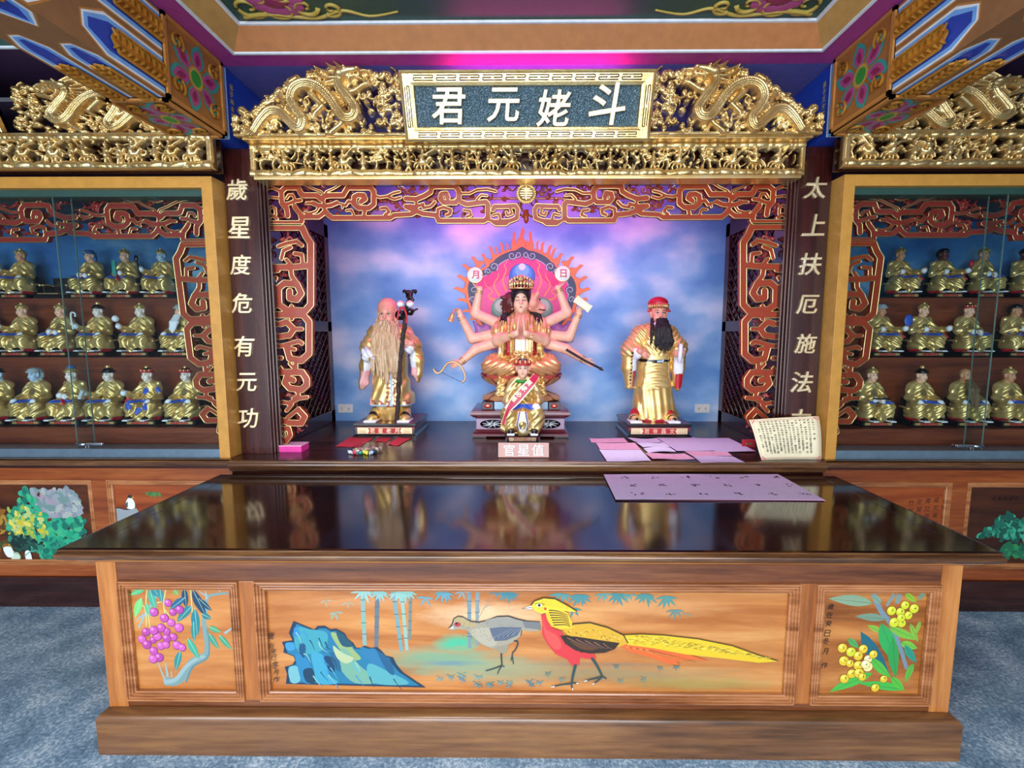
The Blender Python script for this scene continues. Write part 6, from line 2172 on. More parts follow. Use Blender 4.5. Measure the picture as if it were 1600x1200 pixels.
 S.warp(lambda x, y, z: 0.0025 * np.sin(x * 300) * np.sin(z * 280))
 sdf_part('staff_knot', S, M_BLACK, sf)
 S = SDF((0.05, -0.28, 0.75), (0.30, -0.05, 1.0), 0.0036)
 S.ell(L(482, 272, -0.19), (0.034, 0.034, 0.036), 0, 0.008).ell(L(555, 248, -0.19), (0.026, 0.026, 0.027), 0, 0.02).cap(L(578, 240, -0.19), L(606, 228, -0.19), 0.008, 0.007, 0, 0.01)
 sdf_part('gourd', S, M_BLACK, sf)
 for X, Y in ((490, 194), (556, 192)):
  S = SDF((0.05, -0.28, 0.85), (0.30, -0.05, 1.0), 0.0036)
  a = L(X, Y, -0.19)
  S.ell(a, (0.027, 0.024, 0.024), 0, 0.0).cap(a, (a[0] + (0.02 if X < 520 else -0.0), a[1] - 0.02, a[2] + 0.004), 0.014, 0.004, 1, 0.012)
  S.paint(lambda x, y, z: (z > a[2] + 0.004), 1)
  sdf_part('peach', S, [M_CLOTHW, M_PINKC], sf)
 bm = B()
 for q in ([(505, 225), (485, 245), (475, 290), (468, 300)], [(520, 225), (535, 260), (540, 300), (532, 330)], [(490, 222), (530, 222)]):
  tube(bm, spline([L(a, b, -0.225) for a, b in q], 5), 0.0075, 6, 0, 0.5)
 obj('ribbon', bm, M_RED, sf)
 return root
M_TRIM_RED = plain('scroll_trim_red', '#a5504a', 0.4)
M_LTBLUE = plain('pale_blue_paint', '#a9cbe8', 0.45)
old_man()
def official():
 root = thing('bearded_official_statue', 'gold robed standing official statue with black beard and red cap', 'statue', (0.925, 3.41, ZC + 0.001))
 hb = wood_base(root, 0.45, 0.42, 0.10, '君帝昌文')
 U = 0.000925
 L = lambda X, Y, dy=0.0: ((X - 392) * U, dy, hb + (1052 - Y) * U)
 S = SDF((-0.27, -0.19, hb - 0.004), (0.27, 0.17, 0.80), 0.0045)
 S.chain([L(400, 1030), L(395, 930), L(390, 800), L(390, 640), L(395, 560), L(400, 430), L(400, 360)], [0.15, 0.142, 0.128, 0.115, 0.108, 0.115, 0.085], 0, 0.02)
 S.warp(lambda x, y, z: np.maximum(np.abs(y) - 0.09, 0) * 0.9, [0])
 for X in (285, 505):
  S.ell(L(X, 375), (0.06, 0.06, 0.06), 0, 0.04)
 S.chain([L(300, 1020, -0.03), L(300, 960, -0.03)], [0.075, 0.06], 0, 0.03); S.chain([L(545, 1030, 0.0), L(500, 960, 0.0)], [0.05, 0.07], 0, 0.03)
 for pts, rs_ in (([(280, 390, 0), (210, 500, -0.02), (240, 520, -0.08)], [0.062, 0.07, 0.05]), ([(195, 520, -0.03), (190, 640, -0.035), (200, 780, -0.03)], [0.058, 0.05, 0.032]),
     ([(510, 390, 0), (572, 480, -0.03), (560, 510, -0.08)], [0.06, 0.06, 0.048]), ([(578, 520, -0.03), (575, 640, -0.03), (572, 790, -0.03)], [0.05, 0.046, 0.03])):
  S.chain([L(a, b, c) for a, b, c in pts], rs_, 0, 0.02)
 def folds(x, y, z):
  zz = z - hb
  ap = 0.006 * np.sin((zz + 3.2 * (x - 0.0) ** 2) * 150) * np.clip(1 - np.abs(x) / 0.11, 0, 1) * ((zz > 0.22) & (zz < 0.43))
  lo = 0.005 * np.sin(x * 120 + 14 * zz) * ((zz < 0.24) & (zz > 0.02))
  up = 0.0045 * np.sin((zz * 1.0 - np.abs(x) * 1.1) * 140) * (zz > 0.47)
  return np.where(y < 0.03, ap + lo + up, 0.3 * lo)
 S.warp(folds, [0])
 S.paint(lambda x, y, z: (np.abs(z - hb - 0.430 - 0.5 * x * x) < 0.012) & (np.abs(x) < 0.115) & (y < 0), 2)
 S.paint(lambda x, y, z: (np.abs(z - hb - 0.430) < 0.008) & (np.abs(x - 0.02) < 0.028) & (y < 0), 5)
 S.paint(lambda x, y, z: (z < hb + 0.018) & (y < 1) & (x < 1) & (np.sin(x * 70) > -0.6), 3)
 S.paint(lambda x, y, z: (x < -0.12) & (x > -0.172) & (y < -0.055) & (z < hb + 0.52) & (z > hb + 0.35), 4)
 S.paint(lambda x, y, z: (x < -0.128) & (x > -0.165) & (y < -0.05) & (z <= hb + 0.36) & (z > hb + 0.24), 3)
 S.paint(lambda x, y, z: (x > 0.13) & (x < 0.19) & (y < -0.055) & (z < hb + 0.52) & (z > hb + 0.33), 4)
 S.paint(lambda x, y, z: (x > 0.14) & (x < 0.19) & (y < -0.05) & (z <= hb + 0.335) & (z > hb + 0.23), 3)
 S.paint(lambda x, y, z: (x < -0.172) & (x > -0.185) & (y < -0.04) & (z < hb + 0.5) & (z > hb + 0.25) & (np.sin(z * 260) > 0), 2)
 sdf_part('robe', S, [M_GOLD_ROBE, M_GOLD_ROBE, M_BLACK, M_RED, M_CLOTHW, M_LTBLUE], root)
 S = SDF((-0.12, -0.2, 0.66), (0.16, 0.16, 0.99), 0.0036)
 hc = L(410, 226, -0.03)
 head(S, hc, 0.165, 0, None, 1.0, 0.95)
 S.cap((hc[0], hc[1] + 0.02, hc[2] - 0.05), L(405, 380, 0.0), 0.04, 0.05, 0, 0.02)
 sdf_part('body', S, M_SKIN_P, root)
 S = SDF((-0.22, -0.28, 0.4), (0.06, 0.0, 0.70), 0.0028)
 w1 = L(250, 510, -0.125)
 hand(S, w1, (0.85, -0.15, -0.6), (0.2, 0.9, 0.0), 1, 0.09, 0, 0.3)
 S.cap(L(225, 500, -0.07), w1, 0.03, 0.022, 0, 0.01)
 sdf_part('hand', S, M_SKIN_P, root)
 S = SDF((0.06, -0.28, 0.4), (0.26, 0.0, 0.70), 0.0028)
 w2 = L(572, 520, -0.12)
 hand(S, w2, (-0.8, -0.5, 0.0), (-0.4, 0.7, -0.2), 1, 0.088, 0, 0.8)
 S.cap(L(575, 500, -0.07), w2, 0.03, 0.022, 0, 0.01)
 sdf_part('hand', S, M_SKIN_P, root)
 add_face(root, hc, 0.165)
 bm = B(); tube(bm, [L(368, 300, -0.085), L(385, 330, -0.105), L(410, 345, -0.11)], 0.011, 8); obj('collar', bm, M_CLOTHW, root)
 S = SDF((-0.12, -0.16, 0.80), (0.16, 0.14, 1.02), 0.0036)
 S.ell((hc[0], hc[1] + 0.02, hc[2] + 0.075), (0.070, 0.075, 0.046), 0, 0.01).ell((hc[0], hc[1] + 0.02, hc[2] + 0.05), (0.066, 0.076, 0.03), 0, 0.01)
 for s in (-1, 1):
  S.cap((hc[0] + s * 0.062, hc[1] - 0.01, hc[2] + 0.024), (hc[0] + s * 0.078, hc[1] - 0.012, hc[2] + 0.016), 0.012, 0.007, 0, 0.006)
 sdf_part('cap', S, M_RED, root)
 bm = B()
 for k in range(15):
  a = pi + pi * (k + 0.5) / 15
  ca, sa = cos(a), sin(a)
  p0 = (hc[0] + 0.068 * ca, hc[1] + 0.02 + 0.078 * sa, hc[2] + 0.034); p1 = (hc[0] + 0.071 * ca, hc[1] + 0.02 + 0.081 * sa, hc[2] + 0.062 + 0.010 * abs(sa))
  tube(bm, [p0, p1], [0.006, 0.0045], 6)
 obj('cap_ruff', bm, M_GOLD, root)
 S = SDF((-0.14, -0.2, 0.55), (0.17, 0.0, 0.88), 0.0032)
 rs = random.Random(8)
 for k in range(9):
  t = k / 8 - 0.5
  S.chain([L(415 + t * 60, 275, -0.10 + 0.02 * abs(t)), L(423 + t * 95, 360 + rs.uniform(-30, 30), -0.128), L(428 + t * 118, 430 + rs.uniform(-25, 25), -0.136), L(432 + t * 120 + rs.uniform(-6, 6), 520 - 50 * abs(t) + rs.uniform(-16, 10), -0.13)], [0.010, 0.014, 0.0135, 0.004], 0, 0.006)
 S.chain([L(355, 270, -0.055), L(345, 360, -0.10), L(330, 465, -0.125)], [0.010, 0.016, 0.006], 0, 0.004)
 S.chain([L(462, 270, -0.055), L(480, 360, -0.10), L(492, 462, -0.125)], [0.010, 0.016, 0.006], 0, 0.004)
 S.chain([L(405, 262, -0.10), L(388, 285, -0.10)], [0.006, 0.003], 0, 0.003); S.chain([L(428, 262, -0.10), L(446, 285, -0.10)], [0.006, 0.003], 0, 0.003)
 S.warp(lambda x, y, z: 0.0025 * np.sin(x * 560 + 5 * np.sin(z * 12)))
 sdf_part('beard', S, M_BEARDK, root, 1)
 bm = B(); tube(bm, [L(540, 455, -0.175), L(536, 520, -0.18), L(532, 595, -0.175)], [0.014, 0.015, 0.013], 10); obj('scroll', bm, M_CLOTHW, root)
 for X, s in ((222, -1), (508, 1)):
  S = SDF((-0.24, -0.24, hb - 0.01), (0.24, 0.1, hb + 0.09), 0.004)
  c = L(X, 1046, -0.13)
  S.ell((c[0], c[1] + 0.01, hb + 0.026), (0.04, 0.06, 0.032), 0, 0.01).box((c[0], c[1] - 0.004, hb + 0.008), (0.044, 0.062, 0.009), 1, 0.003, 0.008)
  S.cap((c[0], c[1] + 0.02, hb + 0.03), (c[0] * 0.9, c[1] + 0.06, hb + 0.055), 0.034, 0.036, 2, 0.01)
  S.paint(lambda x, y, z: (z > hb + 0.02) & (np.sin(y * 200) > 0.5), 3, [0])
  sdf_part('shoe', S, [M_GOLD_ROBE, M_CLOTHW, M_RED, M_BLACK], root)
 return root
official()
PED = thing('carved_pedestal', 'dark red stepped wooden pedestal with carved panels under the deity', 'pedestal', (-0.04, 3.39, ZC + 0.001))
bm = B()
pw, pd = 0.335, 0.19
pr = [(0.0, 0.012), (0.0, 0.028), (-0.012, 0.034), (-0.02, 0.05), (-0.026, 0.055), (-0.026, 0.135), (-0.018, 0.142), (-0.004, 0.15), (0.008, 0.160), (0.010, 0.175), (0.004, 0.188), (-0.012, 0.194), (-0.04, 0.196)]
ring(bm, (-pw, pw, -pd, pd), pr, horiz(), 0, True)
obj('pedestal_body', bm, M_PEDRED if 'M_PEDRED' in globals() else M_BASE_RED, PED, 40)
bm = B()
for a, b in ((-pw + 0.005, -pw + 0.1), (pw - 0.1, pw - 0.005)):
 box(bm, a, b, -pd + 0.004, -pd + 0.03, 0.0, 0.014, 0.002)
 box(bm, a, b, pd - 0.03, pd - 0.004, 0.0, 0.014, 0.002)
obj('foot', bm, M_BLACK, PED)
bm = B(); box(bm, -pw + 0.03, pw - 0.03, -pd + 0.021, -pd + 0.03, 0.06, 0.132)
obj('front_panel', bm, M_PURPLE_LT if 'M_PURPLE_LT' in globals() else plain('mauve_panel', '#a58aa6', 0.35), PED)
for s in (-1, 1):
 bm = B()
 c = (s * 0.195, -pd + 0.019, 0.096)
 lathe(bm, [(0, 0), (1, 0), (1, 1), (0, 1)], 28)
 for v in bm.verts:
  x, y, z = v.co
  v.co = (c[0] + x * 0.085, c[1] + (z - 0.5) * 0.004, c[2] + y * 0.031)
 o = obj('carved_cartouche', bm, M_BLACK, PED)
 bm = B()
 rs = random.Random(3)
 for k in range(9):
  a = 2 * pi * k / 9
  tube(bm, spline([(c[0] + 0.012 * cos(a), c[1] - 0.004, c[2] + 0.006 * sin(a)), (c[0] + 0.04 * cos(a + 0.3), c[1] - 0.005, c[2] + 0.016 * sin(a + 0.3)), (c[0] + 0.070 * cos(a + 0.1), c[1] - 0.004, c[2] + 0.026 * sin(a + 0.1))], 4), [0.004 - 0.0003 * q for q in range(9)], 5)
 obj('branch_carving', bm, M_CLOTHW, o)
def deity():
 z0 = ZC + 0.196
 root = thing('many_armed_deity_statue', 'pink skinned many-armed deity statue with gold crown seated on a lotus throne', 'statue', (-0.035, 3.40, z0))
 OX, OZ = root.location.x, root.location.z
 def L(X, Y, dy=0.0):
  p = at_y(670 + X / 5.455, 360 + Y / 5.455, 3.40 + dy)
  return (p.x - OX, dy, p.z - OZ)
 bm = B()
 for a, b in ((-0.275, -0.19), (-0.19, 0.19), (0.19, 0.275)):
  box(bm, a + 0.002, b - 0.002, -0.165 if b - a < 0.2 else -0.15, 0.15, 0.0, 0.052, 0.003, 0 if b - a < 0.2 else 1)
 for s in (-1, 1):
  ball(bm, (s * 0.232, -0.166, 0.026), 0.018, 2, 10, (1.5, 0.3, 0.9))
  ball(bm, (s * 0.232, -0.169, 0.026), 0.01, 3, 10, (1.6, 0.4, 0.7))
 obj('throne_block', bm, [M_BLACK, M_LTBLUE, M_RED, M_GOLD], root)
 def petals(bm, n, r0, z_0, r1, z_1, w, tip, mi=0, phase=0.0, thick=0.012):
  for k in range(n):
   a = 2 * pi * (k + phase) / n
   rows = []
   for i in range(9):
    t = i / 8
    r = r0 + (r1 - r0) * sin(t * pi / 2) ** 0.9
    z = z_0 + (z_1 - z_0) * t
    ww = w * sin(pi * (0.12 + 0.88 * min(1, 0.25 + 0.75 * (1 - t)))) if i < 8 else 0.002
    row = []
    for j in range(7):
     u = j / 6 * 2 - 1
     bulge = thick * (1 - u * u) * sin(pi * min(1, t + 0.1))
     rr = r + bulge + (tip * t * t)
     row.append(bm.verts.new((rr * cos(a) - u * ww * sin(a), (rr * sin(a) + u * ww * cos(a)) * 0.62, z)))
    rows.append(row)
   for i in range(8):
    for j in range(6):
     f = bm.faces.new((rows[i][j], rows[i][j + 1], rows[i + 1][j + 1], rows[i + 1][j]))
     f.material_index = mi; f.smooth = True
 bm = B()
 lathe(bm, [(0.0, 0.05), (0.26, 0.05), (0.235, 0.08), (0.16, 0.115), (0.15, 0.14), (0.16, 0.16), (0.21, 0.2), (0.235, 0.225), (0.0, 0.225)], 36, (0, 0, 0), 0, 1.0, 0.62)
 obj('lotus_core', bm, M_LOTUSRED, root)
 bm = B()
 petals(bm, 14, 0.15, 0.125, 0.282, 0.056, 0.058, 0.01)
 obj('lotus_skirt', bm, M_GOLD_WARM, root)
 bm = B()
 petals(bm, 12, 0.15, 0.135, 0.27, 0.222, 0.062, 0.02)
 petals(bm, 12, 0.16, 0.150, 0.275, 0.246, 0.060, 0.025, 1, 0.5)
 obj('lotus_petals', bm, [M_GOLD_WARM, M_LOTUSRED], root)
 bm = B(); lathe(bm, [(0.15, 0.115), (0.165, 0.122), (0.165, 0.135), (0.15, 0.142)], 36, (0, 0, 0), 0, 1.0, 0.62); obj('lotus_band', bm, M_GREEN, root)
 S = SDF((-0.34, -0.27, 0.10), (0.34, 0.20, 0.72), 0.0045)
 K = L(620, 1110, 0.0)
 zk = 0.305
 S.ell((0, 0.0, zk - 0.005), (0.235, 0.14, 0.055), 0, 0.02)
 for s in (-1, 1):
  S.chain([(s * 0.07, 0.02, zk + 0.04), (s * 0.19, -0.06, zk + 0.01), (s * 0.205, -0.085, zk)], [0.07, 0.07, 0.064], 0, 0.02)
  S.chain([(s * 0.22, -0.10, zk - 0.01), (s * 0.06, -0.17, zk - 0.022)], [0.062, 0.05], 0, 0.02)
  S.chain([(s * 0.145, -0.13, 0.235), (s * 0.150, -0.175, 0.17), (s * 0.16, -0.185, 0.09)], [0.016, 0.018, 0.022], 3, 0.008)   # falling sash ends
  S.chain([(s * 0.12, -0.13, 0.235), (s * 0.122, -0.172, 0.17), (s * 0.125, -0.182, 0.10)], [0.012, 0.016, 0.018], 3, 0.008)
 sh = L(690, 740, 0.0)[2]
 S.chain([(0, 0.02, zk + 0.03), (0, 0.015, zk + 0.13), (0, 0.01, sh - 0.07), (0, 0.02, sh - 0.02)], [0.135, 0.105, 0.115, 0.075], 0, 0.03)
 for s in (-1, 1):
  S.ell((s * 0.12, 0.02, sh - 0.03), (0.055, 0.055, 0.045), 0, 0.03)
  S.chain([(s * 0.135, 0.01, sh - 0.05), (s * 0.165, -0.01, sh - 0.10)], [0.05, 0.055], 0, 0.02)
  S.chain([(s * 0.045, -0.07, sh - 0.02), (s * 0.07, -0.105, sh - 0.10), (s * 0.075, -0.12, sh - 0.24), (s * 0.10, -0.10, zk + 0.06)], [0.018, 0.024, 0.024, 0.02], 3, 0.012)    # stole
  S.chain([(s * 0.125, -0.06, sh - 0.14), (s * 0.13, -0.085, sh - 0.22), (s * 0.15, -0.085, zk + 0.07)], [0.02, 0.026, 0.02], 3, 0.012)
 S.warp(lambda x, y, z: np.maximum(np.abs(y - 0.01) - 0.10, 0) * 0.7 * (z > zk + 0.08), [0])
 S.warp(lambda x, y, z: 0.0045 * np.sin((np.abs(x) * 1.0 + z * 1.8) * 95) * (z < zk + 0.05) + 0.0035 * np.sin(x * 210) * (z > zk + 0.06), [0, 3])
 S.paint(lambda x, y, z: (np.abs(x) < 0.052) & (y < -0.03) & (z > zk + 0.10) & (z < sh - 0.16), 1)
 S.paint(lambda x, y, z: (np.abs(x) < 0.038) & (y < -0.03) & (z >= sh - 0.165), 4)
 S.paint(lambda x, y, z: (np.abs(np.abs(x) - 0.125) < 0.014) & (z > sh - 0.03 - 0.05 * 0) & (y < 0.03), 5)
 S.paint(lambda x, y, z: (np.abs(np.abs(x) - 0.095) < 0.014) & (y < -0.05) & (z > zk + 0.07) & (z < sh - 0.15), 2)
 sdf_part('robe', S, [M_GOLD_WARM, M_CHEST, M_RED, M_GOLD_ROBE, M_SKIN_P, M_BLACK], root)
 bm = B()
 for s in (-1, 1):
  tube(bm, spline([(0, -0.135, zk + 0.085), (s * 0.03, -0.14, zk + 0.105), (s * 0.05, -0.135, zk + 0.085), (s * 0.03, -0.135, zk + 0.075), (0, -0.135, zk + 0.083)], 5), 0.006, 6)
  tube(bm, [(0, -0.135, zk + 0.085), (s * 0.018, -0.14, zk + 0.05), (s * 0.022, -0.15, zk + 0.03)], 0.006, 6)
 obj('waist_bow', bm, M_GOLD, root)
 S = SDF((-0.74, -0.26, 0.10), (0.74, 0.22, 0.98), 0.0042)
 hc = L(786, 600, -0.03)
 hh = 0.182
 head(S, hc, hh, 0, None, 1.0, 0.98, True)
 S.cap((hc[0], hc[1] + 0.02, hc[2] - 0.06), (0, 0.02, sh - 0.03), 0.046, 0.06, 0, 0.02)
 arms = []
 for pts, dys in (([(580, 790), (395, 705), (435, 500)], (0.03, 0.07, 0.05)), ([(995, 790), (1180, 700), (1100, 490)], (0.03, 0.07, 0.05)),
     ([(575, 880), (372, 925), (268, 725)], (0.02, 0.04, 0.0)), ([(1000, 890), (1195, 910), (1282, 705)], (0.02, 0.04, 0.0)),
     ([(600, 945), (405, 1010), (270, 1125)], (0.0, -0.03, -0.06)), ([(980, 955), (1170, 1010), (1330, 1110)], (0.0, -0.03, -0.06))):
  P = [L(a, b, d) for (a, b), d in zip(pts, dys)]
  S.chain(P, [0.040, 0.036, 0.024], 0, 0.012)
  arms.append(P)
 for s in (-1, 1):
  ex = L(785 + s * 195, 935, -0.05)
  wr = L(785 + s * 42, 880, -0.205)
  S.chain([(s * 0.14, 0.0, sh - 0.09), ex, wr], [0.042, 0.042, 0.023], 0, 0.014)
  hand(S, (wr[0] * 0.75, wr[1] - 0.002, wr[2] + 0.004), (-s * 0.10, -0.02, 1.0), (-s, 0, 0), -s, 0.115, 0, 0.05, 0.0015, 0.05)
 A = arms
 hand(S, A[0][2], (-0.75, -0.25, 0.55), (0.2, -0.2, 0.95), 1, 0.10, 0, 0.28)
 hand(S, A[1][2], (0.75, -0.25, 0.55), (-0.2, -0.2, 0.95), -1, 0.10, 0, 0.28)
 hand(S, A[2][2], (-0.4, -0.25, 0.9), (-0.3, -0.9, -0.2), 1, 0.09, 0, 1.0)
 hand(S, A[3][2], (0.25, -0.25, 0.9), (0.2, -0.9, -0.2), -1, 0.095, 0, 0.55)
 hand(S, A[4][2], (-0.85, -0.2, -0.35), (0.1, -0.9, 0.1), 1, 0.095, 0, 0.55)
 hand(S, A[5][2], (0.85, -0.2, -0.45), (-0.1, -0.9, 0.1), -1, 0.095, 0, 0.6)
 sdf_part('body', S, M_SKIN, root)
 add_face(root, hc, hh, True)
 for P in A:
  a, b = Vector(P[2]), Vector(P[1])
  t = (b - a).normalized()
  for off in (0.0, 0.014):
   c = a + t * (0.012 + off)
   u = t.cross(Vector((0, 1, 0.1))).normalized(); v = t.cross(u)
   bm = B() if off == 0.0 else bm
   tube(bm, [c + (u * cos(q) + v * sin(q)) * 0.027 for q in [2 * pi * k / 16 for k in range(17)]], 0.0035, 5)
  obj('bracelet', bm, M_GOLD, root)
 for s in (-1, 1):
  a, b = Vector(L(785 + s * 42, 880, -0.205)), Vector(L(785 + s * 195, 935, -0.05))
  t = (b - a).normalized(); u = t.cross(Vector((0, 0, 1))).normalized(); v = t.cross(u)
  bm = B()
  for off in (0.03, 0.045):
   c = a + t * off
   tube(bm, [c + (u * cos(q) + v * sin(q)) * (0.028 + off * 0.05) for q in [2 * pi * k / 16 for k in range(17)]], 0.0035, 5)
  obj('bracelet', bm, M_GOLD, root)
 S = SDF((-0.2, -0.2, 0.5), (0.2, 0.2, 1.0), 0.0042)
 S.ell((hc[0], hc[1] + 0.014, hc[2] + 0.026), (0.0755, 0.086, 0.092), 0, 0.01)
 S.ell((hc[0], hc[1] - 0.10, hc[2] - 0.04), (0.064, 0.10, 0.098), 0, 0.004, 'sub')
 S.box((hc[0], hc[1] - 0.05, hc[2] - 0.09), (0.1, 0.06, 0.06), 0, 0.004, 0.01, 'sub')
 S.ell((hc[0], hc[1] + 0.02, hc[2] + 0.12), (0.05, 0.05, 0.05), 0, 0.015)
 for s in (-1, 1):
  S.ell((hc[0] + s * 0.055, hc[1] + 0.02, hc[2] + 0.10), (0.03, 0.03, 0.03), 0, 0.01)
  for k in range(4):
   S.chain([(hc[0] + s * 0.06, hc[1] + 0.05, hc[2] - 0.06), (s * (0.10 + 0.012 * k), -0.01, sh + 0.012), (s * (0.105 + 0.016 * k), -0.05, sh - 0.035 - 0.012 * (k % 3))], [0.012, 0.010, 0.004], 0, 0.006)
 sdf_part('hair', S, M_HAIRB, root)
 bm = B()
 for k in range(11):
  a = pi + pi * (k + 0.5) / 11
  ca, sa = cos(a), sin(a)
  x, y = hc[0] + 0.082 * ca, hc[1] + 0.02 + 0.085 * sa
  h_ = 0.03 + 0.03 * (-sa) ** 2
  ball(bm, (x, y, hc[2] + 0.100 + h_ * 0.3), 0.013, 0, 8, (1, 0.6, 1.3))
  ball(bm, (x * 1.03 - hc[0] * 0.03, y, hc[2] + 0.100 + h_), 0.010, 0, 8, (1, 0.6, 1.3))
  ball(bm, (x, y - 0.004, hc[2] + 0.090), 0.007, 0, 8)
  tube(bm, [(x, y, hc[2] + 0.085), (x + 0.006, y, hc[2] + 0.115), (x, y, hc[2] + 0.105 + h_)], 0.004, 5)
 tube(bm, [(hc[0] + 0.083 * cos(a), hc[1] + 0.02 + 0.086 * sin(a), hc[2] + 0.083) for a in [pi + pi * k / 20 for k in range(21)]], 0.006, 6)
 ball(bm, (hc[0], hc[1] - 0.072, hc[2] + 0.150), 0.022, 0, 12, (1, 0.5, 1.1)); ball(bm, (hc[0], hc[1] - 0.082, hc[2] + 0.150), 0.011, 0, 10)
 for s in (-1, 1):
  tube(bm, spline([(hc[0] + s * 0.02, hc[1] - 0.07, hc[2] + 0.12), (hc[0] + s * 0.04, hc[1] - 0.065, hc[2] + 0.135), (hc[0] + s * 0.035, hc[1] - 0.06, hc[2] + 0.155), (hc[0] + s * 0.022, hc[1] - 0.06, hc[2] + 0.15)], 5), 0.005, 5)
 obj('crown', bm, M_GOLD, root)
 S = SDF((-0.24, -0.12, 0.66), (-0.0, 0.16, 0.95), 0.0042)
 a = (hc[0] - 0.076, hc[1] + 0.045, hc[2] - 0.006)
 S.ell(a, (0.058, 0.07, 0.074), 0, 0.015).ell((a[0] - 0.025, a[1], a[2] - 0.045), (0.036, 0.04, 0.042), 0, 0.015).cap((a[0] - 0.056, a[1] - 0.01, a[2] + 0.008), (a[0] - 0.068, a[1] - 0.01, a[2] - 0.018), 0.007, 0.010, 0, 0.006)
 S.ell((a[0] - 0.056, a[1] - 0.01, a[2] - 0.044), (0.012, 0.02, 0.009), 0, 0.005).ell((a[0] - 0.045, a[1] - 0.01, a[2] - 0.072), (0.018, 0.022, 0.014), 0, 0.008).ell((a[0] - 0.05, a[1] - 0.025, a[2] + 0.03), (0.025, 0.03, 0.014), 0, 0.01)
 S.cap((a[0] + 0.01, a[1] - 0.06, a[2] - 0.01), (a[0] + 0.012, a[1] - 0.062, a[2] - 0.04), 0.014, 0.01, 0, 0.01)
 sdf_part('side_face', S, M_SKIN_D, root)['label'] = 'dark red side face looking left'
 bm = B(); ball(bm, (a[0] - 0.062, a[1] - 0.035, a[2] + 0.012), 0.008, 0, 8, (1, 0.8, 0.6)); ball(bm, (a[0] - 0.075, a[1] - 0.02, a[2] - 0.05), 0.009, 0, 8, (0.6, 1.4, 0.5)); obj('side_face_painting', bm, M_CLOTHW, root)
 S = SDF((0.0, -0.12, 0.64), (0.26, 0.16, 0.95), 0.0042)
 a = (hc[0] + 0.078, hc[1] + 0.045, hc[2] - 0.004)
 S.ell(a, (0.055, 0.07, 0.072), 0, 0.015).chain([(a[0] + 0.03, a[1], a[2] - 0.03), (a[0] + 0.072, a[1] - 0.01, a[2] - 0.048)], [0.048, 0.027], 0, 0.02)
 S.ell((a[0] + 0.082, a[1] - 0.01, a[2] - 0.042), (0.012, 0.022, 0.024), 0, 0.008).cap((a[0] + 0.03, a[1], a[2] - 0.07), (a[0] + 0.068, a[1] - 0.01, a[2] - 0.073), 0.022, 0.014, 0, 0.01)
 S.ell((a[0] + 0.03, a[1] - 0.055, a[2] + 0.04), (0.02, 0.02, 0.035), 0, 0.008, rot=(0.3, 0.6, 0)).ell((a[0] + 0.005, a[1] - 0.055, a[2] - 0.01), (0.03, 0.02, 0.03), 0, 0.02)
 sdf_part('side_face', S, M_SKIN_P, root)['label'] = 'pink boar side face looking right'
 bm = B()
 tube(bm, [(a[0] + 0.05, a[1] - 0.052, a[2] - 0.055), (a[0] + 0.075, a[1] - 0.04, a[2] - 0.06), (a[0] + 0.098, a[1] - 0.025, a[2] - 0.062)], 0.004, 5); ball(bm, (a[0] + 0.055, a[1] - 0.052, a[2] + 0.012), 0.006, 0, 8)
 obj('side_face_painting', bm, M_INK, root)
 for (X, Y, ch, nm, i) in ((395, 382, '月', 'moon_disc', 0), (1140, 370, '日', 'sun_disc', 1)):
  c = L(X, Y, -0.005)
  t = thing(nm, 'white and gold disc marked with a red %s in the deity’s raised %s hand' % (('moon character', 'left-side') if i == 0 else ('sun character', 'right-side')), 'disc', (c[0] + OX, 3.40 - 0.005, c[2] + OZ))
  bm = B()
  ball(bm, (0, 0, 0), 0.054, 0, 24, (1, 0.45, 1))
  obj('disc', bm, M_CLOTHW, t)
  bm = B()
  tube(bm, [(0.052 * cos(q), -0.004, 0.052 * sin(q)) for q in [2 * pi * k / 28 for k in range(29)]], 0.005, 6)
  obj('gilt_rim', bm, M_GOLD, t)
  letter('character', ch, (0.004, -0.026, 0), 0.056, M_RED, t, 0.06, 0.02)
 c = L(198, 735, -0.06)
 t = thing('hand_bell', 'small gold hand bell in the deity’s left-side fist', 'bell', (c[0] + OX, 3.34, c[2] + OZ))
 bm = B()
 lathe(bm, [(0.0, 0.055), (0.006, 0.055), (0.007, 0.03), (0.012, 0.026), (0.016, 0.01), (0.022, -0.03), (0.027, -0.036), (0.024, -0.036), (0.0, -0.03)], 20)
 o = obj('bell_body', bm, M_GOLD_WARM, t); o.rotation_euler = (0, 0.32, 0)
 c = L(1312, 628, -0.06)
 t = thing('seal_tablet', 'cream rectangular tablet in the deity’s right-side raised hand', 'tablet', (c[0] + OX, 3.34, c[2] + OZ))
 bm = B(); box(bm, -0.062, 0.062, -0.012, 0.012, -0.026, 0.026, 0.003)
 o = obj('tablet_block', bm, M_CREAM, t); o.rotation_euler = (0, radians(36), 0)
 bm = B(); box(bm, -0.064, -0.050, -0.014, 0.014, -0.028, 0.028, 0.002); box(bm, 0.050, 0.064, -0.014, 0.014, -0.028, 0.028, 0.002)
 o = obj('tablet_rim', bm, M_GOLD, t); o.rotation_euler = (0, radians(36), 0)
 c = L(140, 1185, -0.12)
 t = thing('bow', 'small golden brown bow in the deity’s lowest left-side hand', 'bow', (c[0] + OX, 3.28, c[2] + OZ))
 bm = B()
 f = lambda px, py: (lambda p: (p.x - c[0] - OX, 0, p.z - c[2] - OZ))(at_y(px, py, 3.28))
 tube(bm, spline([f(677, 576), f(682, 583), f(690, 580), f(699, 568), f(711, 566), f(722, 575), f(727, 590), f(722, 598)], 5), 0.007, 8)
 obj('bow_stave', bm, M_GOLD_WARM, t)
